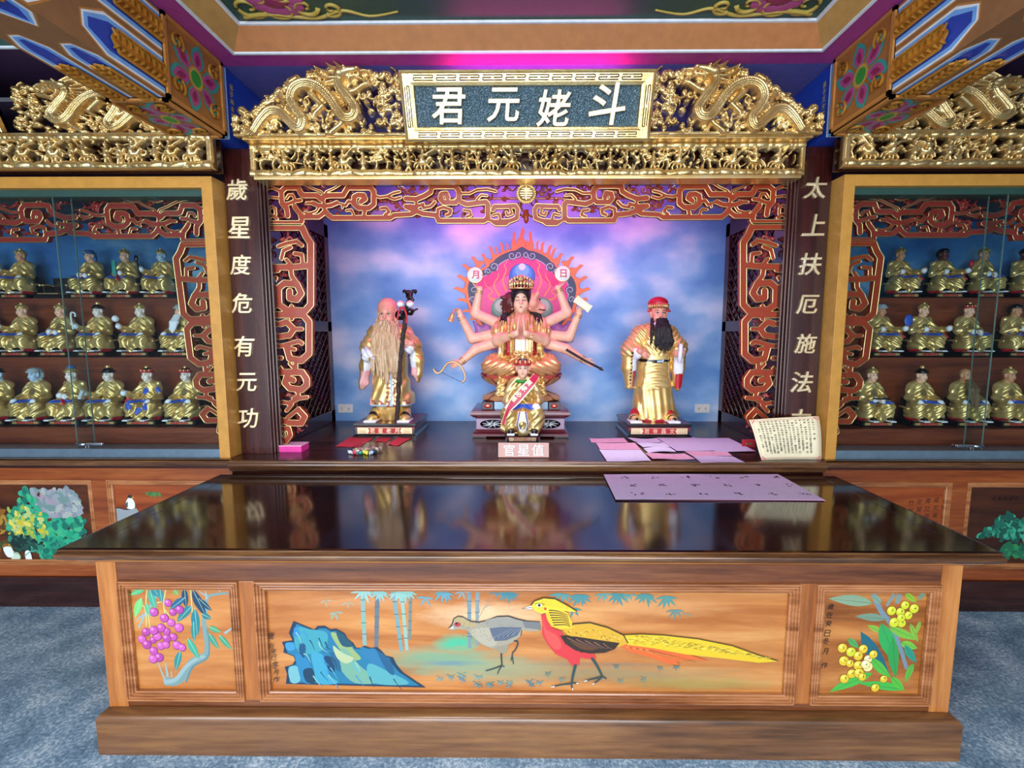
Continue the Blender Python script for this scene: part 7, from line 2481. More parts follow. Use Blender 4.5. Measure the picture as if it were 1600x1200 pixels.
 bm = B(); tube(bm, [f(678, 576), f(723, 598)], 0.0015, 5); obj('bow_string', bm, M_BLACK, t)
 c = L(1330, 1105, -0.10)
 t = thing('arrow', 'brown arrow lying along the deity’s lowest right-side arm', 'arrow', (c[0] + OX, 3.30, c[2] + OZ))
 f = lambda X, Y: (lambda p: (p.x - c[0] - OX, -0.02, p.z - c[2] - OZ))(at_y(670 + X / 5.455, 360 + Y / 5.455, 3.28))
 bm = B(); tube(bm, [f(1170, 1015), f(1330, 1110), f(1450, 1170)], [0.009, 0.008, 0.008], 8); obj('shaft', bm, M_STAFF, t)
 bm = B(); tube(bm, [f(1440, 1165), f(1465, 1180), f(1490, 1195)], [0.004, 0.014, 0.002], 6); obj('arrowhead', bm, M_STAFF, t)
 return root
M_LOTUSRED = plain('lotus_red_paint', '#c4534a', 0.4)
M_CHEST = gold('cream_gold_chest', '#efd9ae', '#fff4dc', 0.3, 0.2, 60, 0.5)
M_CREAM = plain('cream_paint', '#e6dcc0', 0.4)
deity()
def halo():
 YH = Y_BACK - 0.0006
 def mp(a, b, h):
  p = at_y(670 + a / 5.455, 360 + b / 5.455, YH)
  return (p.x, YH - h * 1.5, p.z)
 p = Paint(mp, [])
 CX = 795
 half = [(795, 140), (850, 168), (930, 190), (1010, 235), (1070, 300), (1120, 335), (1210, 385), (1255, 470), (1248, 570), (1215, 680), (1165, 760), (1080, 850), (1000, 900)]
 full = half + [(2 * CX - a, b) for a, b in half[::-1][:-1]]
 tips = [(790, -10, 26), (878, 20, 20), (715, 25, 20), (850, 85, 14), (745, 85, 14), (985, 110, 18), (605, 115, 18), (940, 100, 14), (655, 120, 14), (1050, 140, 20), (510, 150, 20), (1085, 165, 16), (560, 150, 14), (1140, 210, 22), (450, 215, 22), (1235, 240, 24), (365, 240, 24),
   (1310, 310, 24), (290, 305, 24), (1345, 410, 24), (250, 400, 24), (1365, 510, 24), (225, 505, 24), (1345, 600, 22), (255, 600, 22), (1290, 700, 20), (300, 700, 20), (1230, 780, 18), (360, 770, 18)]
 org, dk = pc_('#e8804a'), pc_('#8a3a2a')
 big = [(CX + (a - CX) * 1.055, 520 + (b - 520) * 1.05) for a, b in full]
 def flame(m, grow):
  p.poly([(CX + (a - CX) * (1 + grow * 0.5), 520 + (b - 520) * (1 + grow * 0.5)) for a, b in big], m, 4)
  for tx, ty, w in tips:
   d = Vector((tx - CX, (ty - 540)))
   base = Vector((CX, 540)) + d * (0.80 if ty > 200 else 0.74)
   t = (Vector((tx, ty)) - base)
   n_ = Vector((-t.y, t.x)).normalized()
   L_ = t.length
   sgn = 1 if tx >= CX else -1
   pts = []
   W_ = w * 1.25 * (1 + grow * 6)
   for k in range(13):
    u = k / 12
    cpt = base + t * u * (1.12 + grow * 0.6) + n_ * (sgn * 15 * sin(u * pi * 1.9) * u)
    pts.append((cpt, W_ * (1 - u) ** 0.65 * (1 + 0.25 * sin(u * 9))))
   q = [(c.x + n_.x * r, c.y + n_.y * r) for c, r in pts] + [(c.x - n_.x * r, c.y - n_.y * r) for c, r in pts[::-1]]
   p.poly(q, m)
 flame(dk, 0.02)
 flame(org, 0.0)
 p.poly(full, pc_('#37505e'), 4)
 sc = lambda f, g=None, c=(CX, 560): [(c[0] + (a - c[0]) * f, c[1] + (b - c[1]) * (g or f)) for a, b in full]
 p.poly(sc(0.875, 0.86), pc_('#9fb6c8'), 5)
 p.poly(sc(0.86, 0.842), pc_('#d6397e'), 5)
 p.poly(sc(0.80, 0.62, (CX, 700)), pc_('#e0629a'), 5)
 lt = pc_('#a9bccb')
 for s in (-1, 1):
  for (dx, y, R, a0, cw) in ((35, 205, 32, -0.5, 1), (85, 215, 36, 3.4, -1), (240, 310, 36, 2.2, 1), (290, 350, 26, 0.5, -1), (410, 510, 36, 1.8, 1), (420, 590, 28, 0.2, -1), (400, 660, 24, 0.5, 1)):
   c = (CX + s * dx, y)
   p.disc(c, R * 1.15, pc_('#37505e'))
   pts = []
   for k in range(17):
    t = k / 16
    r = R * (1 - 0.75 * t)
    an = a0 + cw * 2.4 * pi * t
    pts.append((c[0] + s * r * cos(an), c[1] + r * sin(an)))
   p.line(pts, 9, 4, lt, 2)
 oy = pc_('#eda064')
 for s in (-1, 1):
  for pts in ([(130, 520), (165, 430), (135, 340), (150, 300), (125, 262)], [(190, 560), (240, 470), (205, 400), (200, 362)], [(150, 580), (230, 590), (290, 560), (250, 520), (310, 470), (318, 430)], [(200, 600), (280, 590)]):
   p.line([(CX + s * a, b) for a, b in pts], 16, 4, oy, 5)
 for c, cols in (((800, 392), ('#1c3f8e', '#2f6fc0', '#4a8ed6', '#6fabe6', '#e9dcf2')),):
  for k, (r, col) in enumerate(zip((112, 106, 82, 58, 28), cols)):
   p.disc((c[0] - 5, c[1] - (0, 2, 26, 48, 82)[k]), r, pc_(col), n=36)
 for s in (-1, 1):
  for k, (r, col) in enumerate(zip((104, 98, 76, 54), ('#4a6f5e', '#5fa07f', '#84bb98', '#b4d8bc'))):
   p.disc((CX + s * (158 + 6 * k), 680 - k * 12), r, pc_(col), n=36)
  for k, (f, col) in enumerate(((1.0, '#6a4a86'), (0.9, '#a06ab4'), (0.6, '#c48cc8'), (0.35, '#8fb0a8'))):
   cx_, cy_ = CX + s * 330, 880
   p.poly([(cx_ + s * a * f, cy_ + b * f) for a, b in ((-60, -110), (20, -70), (90, -110), (70, -20), (110, 60), (20, 90), (-60, 130), (-100, 20))], pc_(col), 4)
  p.poly([(CX + s * a, b) for a, b in ((200, 930), (330, 900), (300, 1000), (200, 1030))], pc_('#8a5a9a'), 4)
 o = obj('halo_mural', p.bm, p.mats)
 tag(o, 'painted flaming halo on the sky wall behind the deity', 'mural')
halo()
def seated_body(pose, seed):
 S = SDF((-0.13, -0.15, 0.028), (0.13, 0.075, 0.29), 0.0034)
 S.chain([(0, 0.015, 0.10), (0, 0.018, 0.17), (0, 0.02, 0.235)], [0.055, 0.046, 0.036], 0, 0.015)
 for s in (-1, 1):
  S.ell((s * 0.040, 0.02, 0.236), (0.027, 0.027, 0.024), 0, 0.018)
  S.chain([(s * 0.03, 0.0, 0.115), (s * 0.062, -0.065, 0.115), (s * 0.058, -0.075, 0.06)], [0.042, 0.038, 0.032], 0, 0.012)
  S.ell((s * 0.07, -0.03, 0.075), (0.036, 0.05, 0.048), 0, 0.012)
  S.ell((s * 0.055, -0.105, 0.047), (0.018, 0.030, 0.013), 4, 0.004)
  S.box((s * 0.055, -0.107, 0.038), (0.019, 0.032, 0.004), 3, 0.002, 0.003)
 S.ell((0, -0.045, 0.075), (0.048, 0.045, 0.045), 0, 0.02)
 S.cap((0, -0.075, 0.10), (0, -0.092, 0.05), 0.020, 0.028, 0, 0.012)
 A = {0: (((-0.088, -0.005, 0.165), (-0.022, -0.066, 0.160)), ((0.088, -0.005, 0.165), (0.022, -0.066, 0.156))),
  1: (((-0.092, -0.02, 0.165), (-0.092, -0.080, 0.195)), ((0.088, -0.01, 0.160), (0.062, -0.075, 0.140))),
  2: (((-0.088, -0.005, 0.165), (-0.03, -0.064, 0.175)), ((0.092, -0.02, 0.165), (0.125 if False else 0.112, -0.085, 0.180))),
  3: (((-0.090, -0.005, 0.165), (-0.066, -0.075, 0.142)), ((0.090, -0.005, 0.165), (0.066, -0.075, 0.142))),
  4: (((-0.088, -0.005, 0.165), (-0.016, -0.068, 0.178)), ((0.088, -0.005, 0.165), (0.016, -0.066, 0.172)))}[pose]
 for s, (e, w) in zip((-1, 1), A):
  S.chain([(s * 0.049, 0.02, 0.230), (e[0] * 0.84, e[1], e[2])], [0.024, 0.0235], 0, 0.008)
  e = (e[0] * 0.84, e[1], e[2]); S.cap(e, w, 0.0235, 0.018, 0, 0.007)
  wl = (w[0], w[1] + 0.012, w[2] - 0.018)
  S.cap(((e[0] + w[0]) / 2, (e[1] + w[1]) / 2, e[2] - 0.015), (wl[0], wl[1], max(0.075, w[2] - 0.055)), 0.018, 0.010, 2, 0.008)
  S.cap(w, (w[0] * 0.98, w[1] - 0.004, w[2]), 0.0178, 0.0178, 3, 0.002)
 ph = seed * 1.7
 S.warp(lambda x, y, z: 0.0032 * np.sin(x * 150 + 7 * np.sin(z * 30 + ph)) * (z < 0.13) + 0.0026 * np.sin((z + np.abs(x) * 0.9) * 170 + ph) * (z > 0.14), [0, 1, 2])
 S.paint(lambda x, y, z: (np.abs(z - 0.143 - 0.6 * x * x) < 0.008) & (y < -0.015) & (np.abs(x) < 0.075), 1, [0])
 S.paint(lambda x, y, z: (z < 0.05) & (y > -0.09) & (x < 9), 2, [0])
 if seed % 2 == 0:
  S.paint(lambda x, y, z: ((x * x + (z - 0.195) ** 2) < 0.00045) & (y < -0.02), 5, [0])
 if seed == 1:
  for (cx, cz) in ((0, 0.2), (-0.055, 0.115), (0.055, 0.115), (0.0, 0.09), (0.08, 0.21)):
   S.paint(lambda x, y, z: ((x - cx) ** 2 + (z - cz) ** 2 < 0.0004) & (y < 0.0), 1, [0])
 body = S.mesh('robe', 1)
 HM = []
 for s, (e, w) in zip((-1, 1), A):
  H = SDF(np.array(w) - 0.055, np.array(w) + np.array((0.055, 0.03, 0.06)), 0.0026)
  d = np.array(w) - np.array(e)
  if pose in (1, 2) and ((s < 0) == (pose == 1)):
   d = d + np.array((0, -0.02, 0.05)); cu = 0.7
  else:
   cu = 0.4
  hand(H, w, d, (-s * 0.6, 0.3, -0.5), -s, 0.040, 0, cu, 0.001)
  HM.append(H.mesh('hand', 1))
 return body, HM, A
M_SLOTS = lambda a: [M_GOLD_OLD, a, M_RED, M_CLOTHW, M_BLACK, M_BADGE]
M_BADGE = plain('dark_badge', '#6b5a3a', 0.4)
BOD = {}
for key, pose, seed in (('a', 0, 0), ('b', 1, 3), ('B', 1, 1), ('c', 2, 2), ('d', 3, 4), ('e', 4, 5)):
 b, h, A = seated_body(pose, seed)
 for m in M_SLOTS(M_BLUEC): b.materials.append(m)
 BOD[key] = (b, h, A)
HC, HH = (0, 0.0, 0.297), 0.080
S = SDF((-0.06, -0.07, 0.22), (0.06, 0.07, 0.36), 0.0028)
head(S, HC, HH, 0, None, 1.0, 1.0)
S.cap((0, 0.01, 0.27), (0, 0.015, 0.235), 0.021, 0.024, 0, 0.008)
HEAD = S.mesh('head', 1)
FACE = face_parts(HC, HH)
SKINS = {'w': M_SKIN_W, 'p': M_SKIN, 't': M_SKIN_T, 'b': M_SKIN_B, 'd': M_SKIN_D}
HEADS, HANDS = {}, {}
for k, m in SKINS.items():
 h = HEAD.copy(); h.materials.clear(); h.materials.append(m); HEADS[k] = h
 for q in BOD:
  HANDS[k, q] = []
  for h in BOD[q][1]:
   h = h.copy(); h.materials.clear(); h.materials.append(m); HANDS[k, q].append(h)
def hat_mesh(kind):
 bm = B()
 x, y, z = HC
 t = z + 0.018
 def dome(mi, sc=1.0, zz=0.0, hgt=1.0):
  lathe(bm, [(0.0302 * sc, 0.0), (0.031 * sc, 0.008), (0.027 * sc, 0.020 * hgt), (0.016 * sc, 0.027 * hgt), (0.0, 0.029 * hgt)], 20, (x, y + 0.004, t - 0.004 + zz), mi, 1.0, 1.12)
 def band(mi, r=0.0315, zz=0.0, th=0.004):
  tube(bm, [(x + r * cos(a), y + 0.004 + r * 1.12 * sin(a), t + zz) for a in [2 * pi * k / 22 for k in range(23)]], th, 6, mi)
 if kind == 'gold':
  dome(0); band(0); ball(bm, (x, y - 0.034, t + 0.006), 0.008, 0); ball(bm, (x, y, t + 0.027), 0.010, 0)
 elif kind == 'black':
  dome(1); band(1, 0.0318, 0, 0.006); ball(bm, (x, y, t + 0.03), 0.012, 0, 10, (1, 1, 1.1)); tube(bm, [(x - 0.016, y, t + 0.03), (x + 0.016, y, t + 0.03)], 0.003, 6, 0)
 elif kind == 'scarf':
  dome(2, 1.06); band(2, 0.033, -0.002, 0.007); ball(bm, (x, y - 0.036, t + 0.002), 0.008, 0)
  ball(bm, (x, y + 0.034, z - 0.012), 0.026, 2, 12, (1.0, 0.5, 1.4)); ball(bm, (x + 0.026, y + 0.02, z - 0.02), 0.016, 2, 10, (0.6, 0.9, 1.6))
 elif kind == 'bluecap':
  dome(0, 1.0); band(0, 0.0318, 0.004, 0.006); ball(bm, (x, y + 0.004, t + 0.026), 0.022, 2, 12, (1.1, 1.1, 0.7))
 elif kind == 'crown':
  dome(1); band(3, 0.0318, 0, 0.005)
  for k in range(9):
   a = pi + pi * (k + 0.5) / 9
   ball(bm, (x + 0.032 * cos(a), y + 0.004 + 0.036 * sin(a), t + 0.009), 0.006, 0 if k % 2 else 3, 8, (1, 1, 1.4))
  ball(bm, (x, y, t + 0.027), 0.011, 0)
 elif kind == 'grey':
  dome(4, 1.08); ball(bm, (x, y + 0.03, z + 0.0), 0.032, 4, 12, (1.1, 0.6, 1.3)); band(4, 0.033, 0.0, 0.007); ball(bm, (x + 0.02, y + 0.02, z - 0.04), 0.018, 4, 10, (0.8, 0.8, 1.4))
 elif kind == 'hair':
  dome(1, 1.04); ball(bm, (x, y + 0.03, z + 0.005), 0.028, 1, 12, (1.1, 0.6, 1.1))
  for s in (-1, 1): ball(bm, (x + s * 0.030, y + 0.006, z + 0.004), 0.012, 1, 10, (0.8, 1, 1.2))
 me = bpy.data.meshes.new('headdress')
 bmesh.ops.recalc_face_normals(bm, faces=bm.faces)
 bm.to_mesh(me); bm.free()
 for m in (M_GOLD_OLD, M_BLACK, M_BLUEC2, M_RED, M_GREYC): me.materials.append(m)
 return me
M_BLUEC2 = plain('blue_headcloth', '#2f63a8', 0.45)
M_GREYC = plain('grey_headcloth', '#9aa6b0', 0.5)
HATS = {k: hat_mesh(k) for k in ('gold', 'black', 'scarf', 'bluecap', 'crown', 'grey', 'hair')}
def beard_mesh(L_, w):
 S = SDF((-0.06, -0.12, 0.02), (0.06, 0.0, 0.30), 0.003)
 for k in range(7):
  t = k / 6 - 0.5
  S.chain([(t * 0.036, -0.022 - 0.008 * (1 - abs(t)), 0.268), (t * w, -0.062, 0.22), (t * w * 0.9, -0.085, 0.262 - L_ * (1 - 0.4 * abs(t)))], [0.006, 0.010, 0.003], 0, 0.006)
 S.warp(lambda x, y, z: 0.0015 * np.sin(x * 700))
 return S.mesh('beard', 1)
M_BEARDB = hair_mat('brown_beard_hair', '#5a3c26', '#7d5a3c', '#a5825c')
BEARD = beard_mesh(0.17, 0.05); BEARD.materials.append(M_BEARDB)
BEARDW = beard_mesh(0.11, 0.044); BEARDW.materials.append(M_CLOTHW)
def stand_mesh():
 bm = B()
 ring(bm, (-0.105, 0.105, -0.085, 0.085), [(0.0, 0.0), (0.0, 0.006), (-0.005, 0.009), (-0.006, 0.022), (0.0, 0.026), (0.0, 0.031), (-0.01, 0.032)], horiz(), 0, True)
 me = bpy.data.meshes.new('base'); bm.to_mesh(me); bm.free(); me.materials.append(M_BLACK)
 bm = B()
 box(bm, -0.085, 0.085, -0.0865, -0.080, 0.009, 0.024, 0, 0)
 box(bm, -0.055, 0.055, -0.0875, -0.081, 0.010, 0.023, 0, 1)
 for k in range(6):
  add_letter(bm, '太歲大將軍星'[k], (-0.042 + 0.0168 * k, -0.0877, 0.0165), 0.010, 0, 0.03, 0.0)
 st = bpy.data.meshes.new('name_strip'); bm.to_mesh(st); bm.free()
 st.materials.append(M_GOLD_OLD); st.materials.append(M_RED)
 bm = B()
 box(bm, -0.075, 0.075, -0.142 + 0.06, 0.05, 0.0325, 0.040, 0.002, 1)
 box(bm, -0.075, 0.075, 0.045, 0.062, 0.032, 0.16, 0.004, 0)
 for s in (-1, 1):
  tube(bm, [(s * 0.08, 0.055, 0.10), (s * 0.088, 0.02, 0.105), (s * 0.098, -0.025, 0.10)], 0.007, 6, 1); ball(bm, (s * 0.099, -0.03, 0.10), 0.010, 1, 8)
  box(bm, s * 0.085 - 0.006, s * 0.085 + 0.006, -0.02, 0.055, 0.032, 0.10, 0.002, 0)
 ch = bpy.data.meshes.new('throne'); bm.to_mesh(ch); bm.free()
 ch.materials.append(M_BLACK); ch.materials.append(M_GOLD_OLD)
 return me, st, ch
BASE_ME, STRIP_ME, CHAIR_ME = stand_mesh()
def prop_mesh(kind, A):
 bm = B()
 wl, wr = A[0][1], A[1][1]
 m = M_CLOTHW
 if kind == 'fan':
  ball(bm, (wl[0], wl[1] - 0.02, wl[2] + 0.055), 0.032, 0, 14, (0.9, 0.2, 1.1)); tube(bm, [(wl[0], wl[1] - 0.02, wl[2] - 0.01), (wl[0], wl[1] - 0.02, wl[2] + 0.06)], 0.003, 6)
 elif kind == 'orb':
  ball(bm, (wl[0], wl[1] - 0.02, wl[2] + 0.048), 0.021, 0, 14)
 elif kind == 'hook':
  tube(bm, spline([(wl[0], wl[1] - 0.02, wl[2] - 0.02), (wl[0] - 0.004, wl[1] - 0.024, wl[2] + 0.05), (wl[0] + 0.004, wl[1] - 0.026, wl[2] + 0.085), (wl[0] + 0.03, wl[1] - 0.028, wl[2] + 0.082), (wl[0] + 0.03, wl[1] - 0.028, wl[2] + 0.06)], 5), 0.006, 6)
 elif kind == 'redbox':
  box(bm, wl[0] - 0.014, wl[0] + 0.014, wl[1] - 0.034, wl[1] - 0.010, wl[2] + 0.025, wl[2] + 0.066, 0.003); m = M_RED
 elif kind == 'brush':
  tube(bm, [(wl[0], wl[1] - 0.02, wl[2] - 0.02), (wl[0] - 0.01, wl[1] - 0.022, wl[2] + 0.06)], 0.0045, 6); ball(bm, (wl[0] - 0.014, wl[1] - 0.022, wl[2] + 0.07), 0.017, 0, 10, (0.9, 0.6, 1.3)); m = M_BLACK
 elif kind == 'scroll':
  tube(bm, [(wl[0] - 0.006, wl[1] - 0.03, wl[2] - 0.03), (wl[0] + 0.02, wl[1] - 0.03, wl[2] + 0.02)], 0.010, 8)
 elif kind == 'tablet':
  c = (0, wl[1] - 0.030, wl[2] + 0.025)
  box(bm, -0.014, 0.014, c[1] - 0.005, c[1] + 0.005, c[2] - 0.05, c[2] + 0.05, 0.003); m = M_TEAL
 elif kind == 'tray':
  box(bm, -0.045, 0.045, wl[1] - 0.045, wl[1] - 0.008, wl[2] + 0.004, wl[2] + 0.012, 0.003); m = M_BLACK
 elif kind == 'bluefan':
  ball(bm, (wr[0], wr[1] - 0.02, wr[2] + 0.05), 0.034, 0, 14, (0.9, 0.22, 1.1)); m = M_BLUEC
 elif kind == 'horn':
  tube(bm, spline([(wr[0], wr[1] - 0.02, wr[2] + 0.0), (wr[0] + 0.005, wr[1] - 0.02, wr[2] + 0.06), (wr[0] - 0.005, wr[1] - 0.02, wr[2] + 0.10), (wr[0] + 0.012, wr[1] - 0.02, wr[2] + 0.13)], 4), [0.006 + 0.0008 * k for k in range(13)], 7); m = M_GOLD_OLD
 elif kind == 'redobj':
  ball(bm, (wr[0], wr[1] - 0.02, wr[2] + 0.045), 0.018, 0, 10, (0.8, 0.7, 1.3)); m = M_RED
 me = bpy.data.meshes.new('attribute'); bm.to_mesh(me); bm.free(); me.materials.append(m)
 return me
ROWS = {1: (3.50, 1.8965), 2: (3.28, 1.4865), 3: (2.975, 1.0665)}
GRP = {(-1, 1): 'gilt statues on the top tier of the left cabinet', (-1, 2): 'gilt statues on the middle tier of the left cabinet', (-1, 3): 'gilt statues on the front tier of the left cabinet',
 (1, 1): 'gilt statues on the top tier of the right cabinet', (1, 2): 'gilt statues on the middle tier of the right cabinet', (1, 3): 'gilt statues on the front tier of the right cabinet'}
def seated(x, y, z, body, skin, hat, prop=None, label='', group=None, beard=None, sc=1.0, base=True):
 t = thing('seated_statue', label, 'statue', (x, y, z), 0, group)
 t.scale = (sc * 0.97, sc, sc * 1.06)
 b, h, A = BOD[body]
 def add(nm, me):
  return link(bpy.data.objects.new(nm, me), t)
 if base:
  o = add('base', BASE_ME)
  link(bpy.data.objects.new('name_strip', STRIP_ME), o)
 add('throne', CHAIR_ME); add('robe', b)
 for h in HANDS[skin, body]: add('hand', h)
 hd = add('head', HEADS[skin])
 for nm, me in FACE: link(bpy.data.objects.new(nm, me), hd)
 if hat: add('headdress', HATS[hat])
 if beard: add('beard', beard)
 if prop: add('attribute', prop_mesh(prop, A))
 return t
L_, R_ = ' in the left cabinet', ' in the right cabinet'
FIG = [
(-1, 3, -2.18, 'd', 'w', 'crown', None, 'pale seated gilt statue nearest the ochre post on the front tier of the left cabinet'),
(-1, 3, -2.43, 'B', 'w', 'crown', None, 'seated gilt statue with round blue robe medallions on the left cabinet’s front tier'),
(-1, 3, -2.68, 'b', 'w', 'black', 'scroll', 'pale seated statue in black cap holding white scroll on left cabinet’s front tier'),
(-1, 3, -2.92, 'e', 'w', 'bluecap', None, 'seated gilt statue in a bright blue cap on left cabinet’s front tier'),
(-1, 3, -3.16, 'd', 'b', 'grey', None, 'pale blue faced seated statue with grey headcloth on left cabinet’s front tier'),
(-1, 3, -3.40, 'b', 'b', 'black', 'fan', 'seated statue holding white round fan cut by the photo’s left edge, front tier'),
(-1, 2, -2.41, 'd', 'p', 'grey', None, 'white bearded seated statue half hidden by fretwork on the left cabinet’s middle tier'),
(-1, 2, -2.69, 'b', 'w', 'gold', 'orb', 'seated gilt statue holding a white orb on left cabinet’s middle tier'),
(-1, 2, -2.985, 'b', 'w', 'black', 'hook', 'seated statue in black cap with white curved sceptre on left cabinet’s middle tier'),
(-1, 2, -3.25, 'a', 'p', 'gold', None, 'seated gilt statue with gathered empty hands on left cabinet’s middle tier'),
(-1, 2, -3.52, 'b', 'p', 'gold', 'redbox', 'seated gilt statue holding a small red object on left cabinet’s middle tier'),
(-1, 2, -3.79, 'a', 'p', 'scarf', None, 'seated statue cut by the photo’s left edge on the left cabinet’s middle tier'),
(-1, 1, -2.68, 'b', 'b', 'gold', 'brush', 'blue faced seated statue holding a dark brush on left cabinet’s top tier'),
(-1, 1, -2.95, 'e', 'p', 'gold', 'tablet', 'seated gilt statue holding a teal tablet on left cabinet’s top tier'),
(-1, 1, -3.21, 'a', 'p', 'scarf', None, 'seated statue with blue headscarf beside the empty stand on left cabinet’s top tier'),
(-1, 1, -3.72, 'b', 't', 'gold', None, 'tan faced seated statue left of the empty stand on left cabinet’s top tier'),
(-1, 1, -3.97, 'a', 't', 'grey', None, 'seated statue at the photo’s left edge on left cabinet’s top tier'),
(1, 1, 2.71, 'c', 't', 'gold', None, 'seated gilt statue reaching out beside the fretwork on right cabinet’s top tier'),
(1, 1, 3.02, 'c', 'd', 'hair', 'redobj', 'dark faced seated statue in red sleeve, second from fretwork on right cabinet’s top tier'),
(1, 1, 3.31, 'a', 't', 'gold', None, 'tan faced seated statue between two dark faced statues on right cabinet’s top tier'),
(1, 1, 3.61, 'c', 'd', 'black', 'redobj', 'dark faced seated statue nearest the photo’s right edge on right cabinet’s top tier'),
(1, 2, 2.44, 'c', 't', 'grey', 'bluefan', 'seated statue with blue fan half hidden by fretwork on right cabinet’s middle tier'),
(1, 2, 2.73, 'c', 'p', 'gold', None, 'seated gilt statue with open outstretched hand on right cabinet’s middle tier'),
(1, 2, 3.04, 'a', 'p', 'crown', None, 'seated gilt statue in red and gold hood on right cabinet’s middle tier'),
(1, 2, 3.36, 'e', 't', 'hair', None, 'seated statue with black side buns on right cabinet’s middle tier'),
(1, 3, 2.19, 'a', 'p', 'gold', 'tray', 'seated gilt statue holding a black tray on right cabinet’s front tier'),
(1, 3, 2.50, 'd', 'p', 'black', None, 'seated statue in black cap with hands on knees on right cabinet’s front tier'),
(1, 3, 2.775, 'd', 't', None, None, 'bald seated statue with long brown beard on right cabinet’s front tier'),
(1, 3, 3.05, 'd', 't', 'gold', None, 'broad gilt seated statue right of the brown bearded one, right cabinet’s front tier'),
(1, 3, 3.31, 'c', 't', 'grey', 'horn', 'seated statue raising a curved horn at the photo’s right edge, front tier'),
]
for s, r, x, bd, sk, ht, pr, lab in FIG:
 bp = BEARD if 'brown beard' in lab and 'bald' in lab else (BEARDW if 'white bearded' in lab else None)
 seated(x, ROWS[r][0], ROWS[r][1], bd, sk, ht, pr, lab, GRP[s, r], bp)
t = thing('empty_stand', 'empty black statue stand on the left cabinet’s top tier', 'stand', (-3.47, 3.50, ROWS[1][1]))
link(bpy.data.objects.new('base', BASE_ME), t); link(bpy.data.objects.new('throne', CHAIR_ME), t)
t = thing('seated_general_statue', 'small gilt seated general statue with a pink sash in front of the deity', 'statue', (-0.022, 3.075, ZC + 0.001))
hb = wood_base(t, 0.235, 0.20, 0.075, '太歲星君大將軍')
g = 1.58
for nm, me in (('throne', CHAIR_ME), ('robe', BOD['d'][0]), ('hand', HANDS['p', 'd'][0]), ('hand', HANDS['p', 'd'][1]), ('head', HEADS['p']), ('crown', HATS['crown'])):
 o = link(bpy.data.objects.new(nm, me), t)
 gx = 1.36 if nm in ('throne', 'robe', 'hand') else 1.5
 o.scale = (gx, g * 0.8, g); o.location = (0, 0.01, hb - 0.032 * g)
 if nm == 'head':
  for n_, m_ in FACE: link(bpy.data.objects.new(n_, m_), o)
bm = B(); tube(bm, [(0.042 * cos(a), 0.02 + 0.042 * sin(a), hb + 0.335) for a in [2 * pi * k / 20 for k in range(21)]], 0.012, 8); obj('collar', bm, M_GREEN, t)
for v_, w_ in (((-0.055, -0.115), 0.0), ((0.055, -0.115), 0.0)):
 bm = B()
 lathe(bm, [(0.02, 0.0), (0.03, 0.02), (0.03, 0.05), (0.022, 0.075)], 14, (v_[0] * 1.3, v_[1] + 0.02, hb + 0.02), 0)
 obj('boot_guard', bm, M_GOLD_OLD, t)
S = SDF((-0.07, -0.15, hb), (0.07, -0.04, hb + 0.17), 0.003)
S.chain([(0, -0.095, hb + 0.12), (0, -0.112, hb + 0.07), (0, -0.118, hb + 0.035)], [0.034, 0.042, 0.030], 0, 0.01)
S.F = np.maximum(S.F, (S.ax[1] + 0.098)[None, :, None])
S.paint(lambda x, y, z: (np.sqrt((x + 0 * y) ** 2 + (z - hb - 0.06) ** 2) < 0.020) & (np.sin(np.arctan2(z - hb - 0.06, x) * 7) > -0.2), 1)
S.paint(lambda x, y, z: (np.abs(np.abs(x) - 0.034 + 0.2 * np.abs(z - hb - 0.07)) < 0.004) & (y < 1), 1)
sdf_part('apron', S, [M_CREAM, M_BLUEC], t, 1)
bm = B()
f = lambda px, py, Y: (lambda p: Vector((p.x - t.location.x, Y - t.location.y, p.z - t.location.z)))(at_y(px, py, Y))
Lp = [(834, 583, 2.985), (826, 592, 2.955), (812, 607, 2.945), (800, 620, 2.94), (792, 636, 2.945), (787, 650, 2.955), (783, 660, 2.96)]
Rp = [(843, 589, 2.985), (836, 601, 2.955), (823, 617, 2.945), (808, 633, 2.94), (797, 643, 2.945), (792, 654, 2.955), (789, 664, 2.96)]
l = spline([f(*q) for q in Lp], 4); r = spline([f(*q) for q in Rp], 4)
rows = []
for a, b in zip(l, r):
 row = []
 for u in (0, 0.1, 0.5, 0.9, 1.0):
  row.append(bm.verts.new(a.lerp(b, u)))
 rows.append(row)
back = [[bm.verts.new(v.co + Vector((0, 0.004, 0))) for v in rw] for rw in rows]
for i in range(len(rows) - 1):
 for j in range(4):
  fc = bm.faces.new((rows[i][j], rows[i][j + 1], rows[i + 1][j + 1], rows[i + 1][j])); fc.material_index = 1 if j in (0, 3) else 0
  bm.faces.new((back[i][j], back[i + 1][j], back[i + 1][j + 1], back[i][j + 1]))
for i in range(len(rows) - 1):
 for j in (0, 4):
  bm.faces.new((rows[i][j], back[i][j], back[i + 1][j], rows[i + 1][j]))
sash = obj('sash', bm, [M_SASH, M_GOLD_LETTER], t) if 'M_SASH' in globals() else obj('sash', bm, [plain('pink_satin', '#c01f4c', 0.35), M_GOLD_LETTER], t)
bm = B()
for ch, px, py in (('有', 827, 598), ('求', 819, 607), ('必', 811, 616), ('應', 803, 623)):
 p_ = f(px, py, 2.937)
 add_letter(bm, ch, p_, 0.034, 0, 0.03, 0.01, (0, radians(40), 0))
obj('sash_lettering', bm, M_GOLD_LETTER, sash)
bm = B()
for k in range(7):
 a = f(783 + k, 661 + k * 0.6, 2.957)
 tube(bm, [a, a + Vector((-0.002, -0.002, -0.03)), a + Vector((0.001 * (k - 3), -0.004, -0.05))], 0.0035, 5)
obj('sash_fringe', bm, M_GOLD, sash)
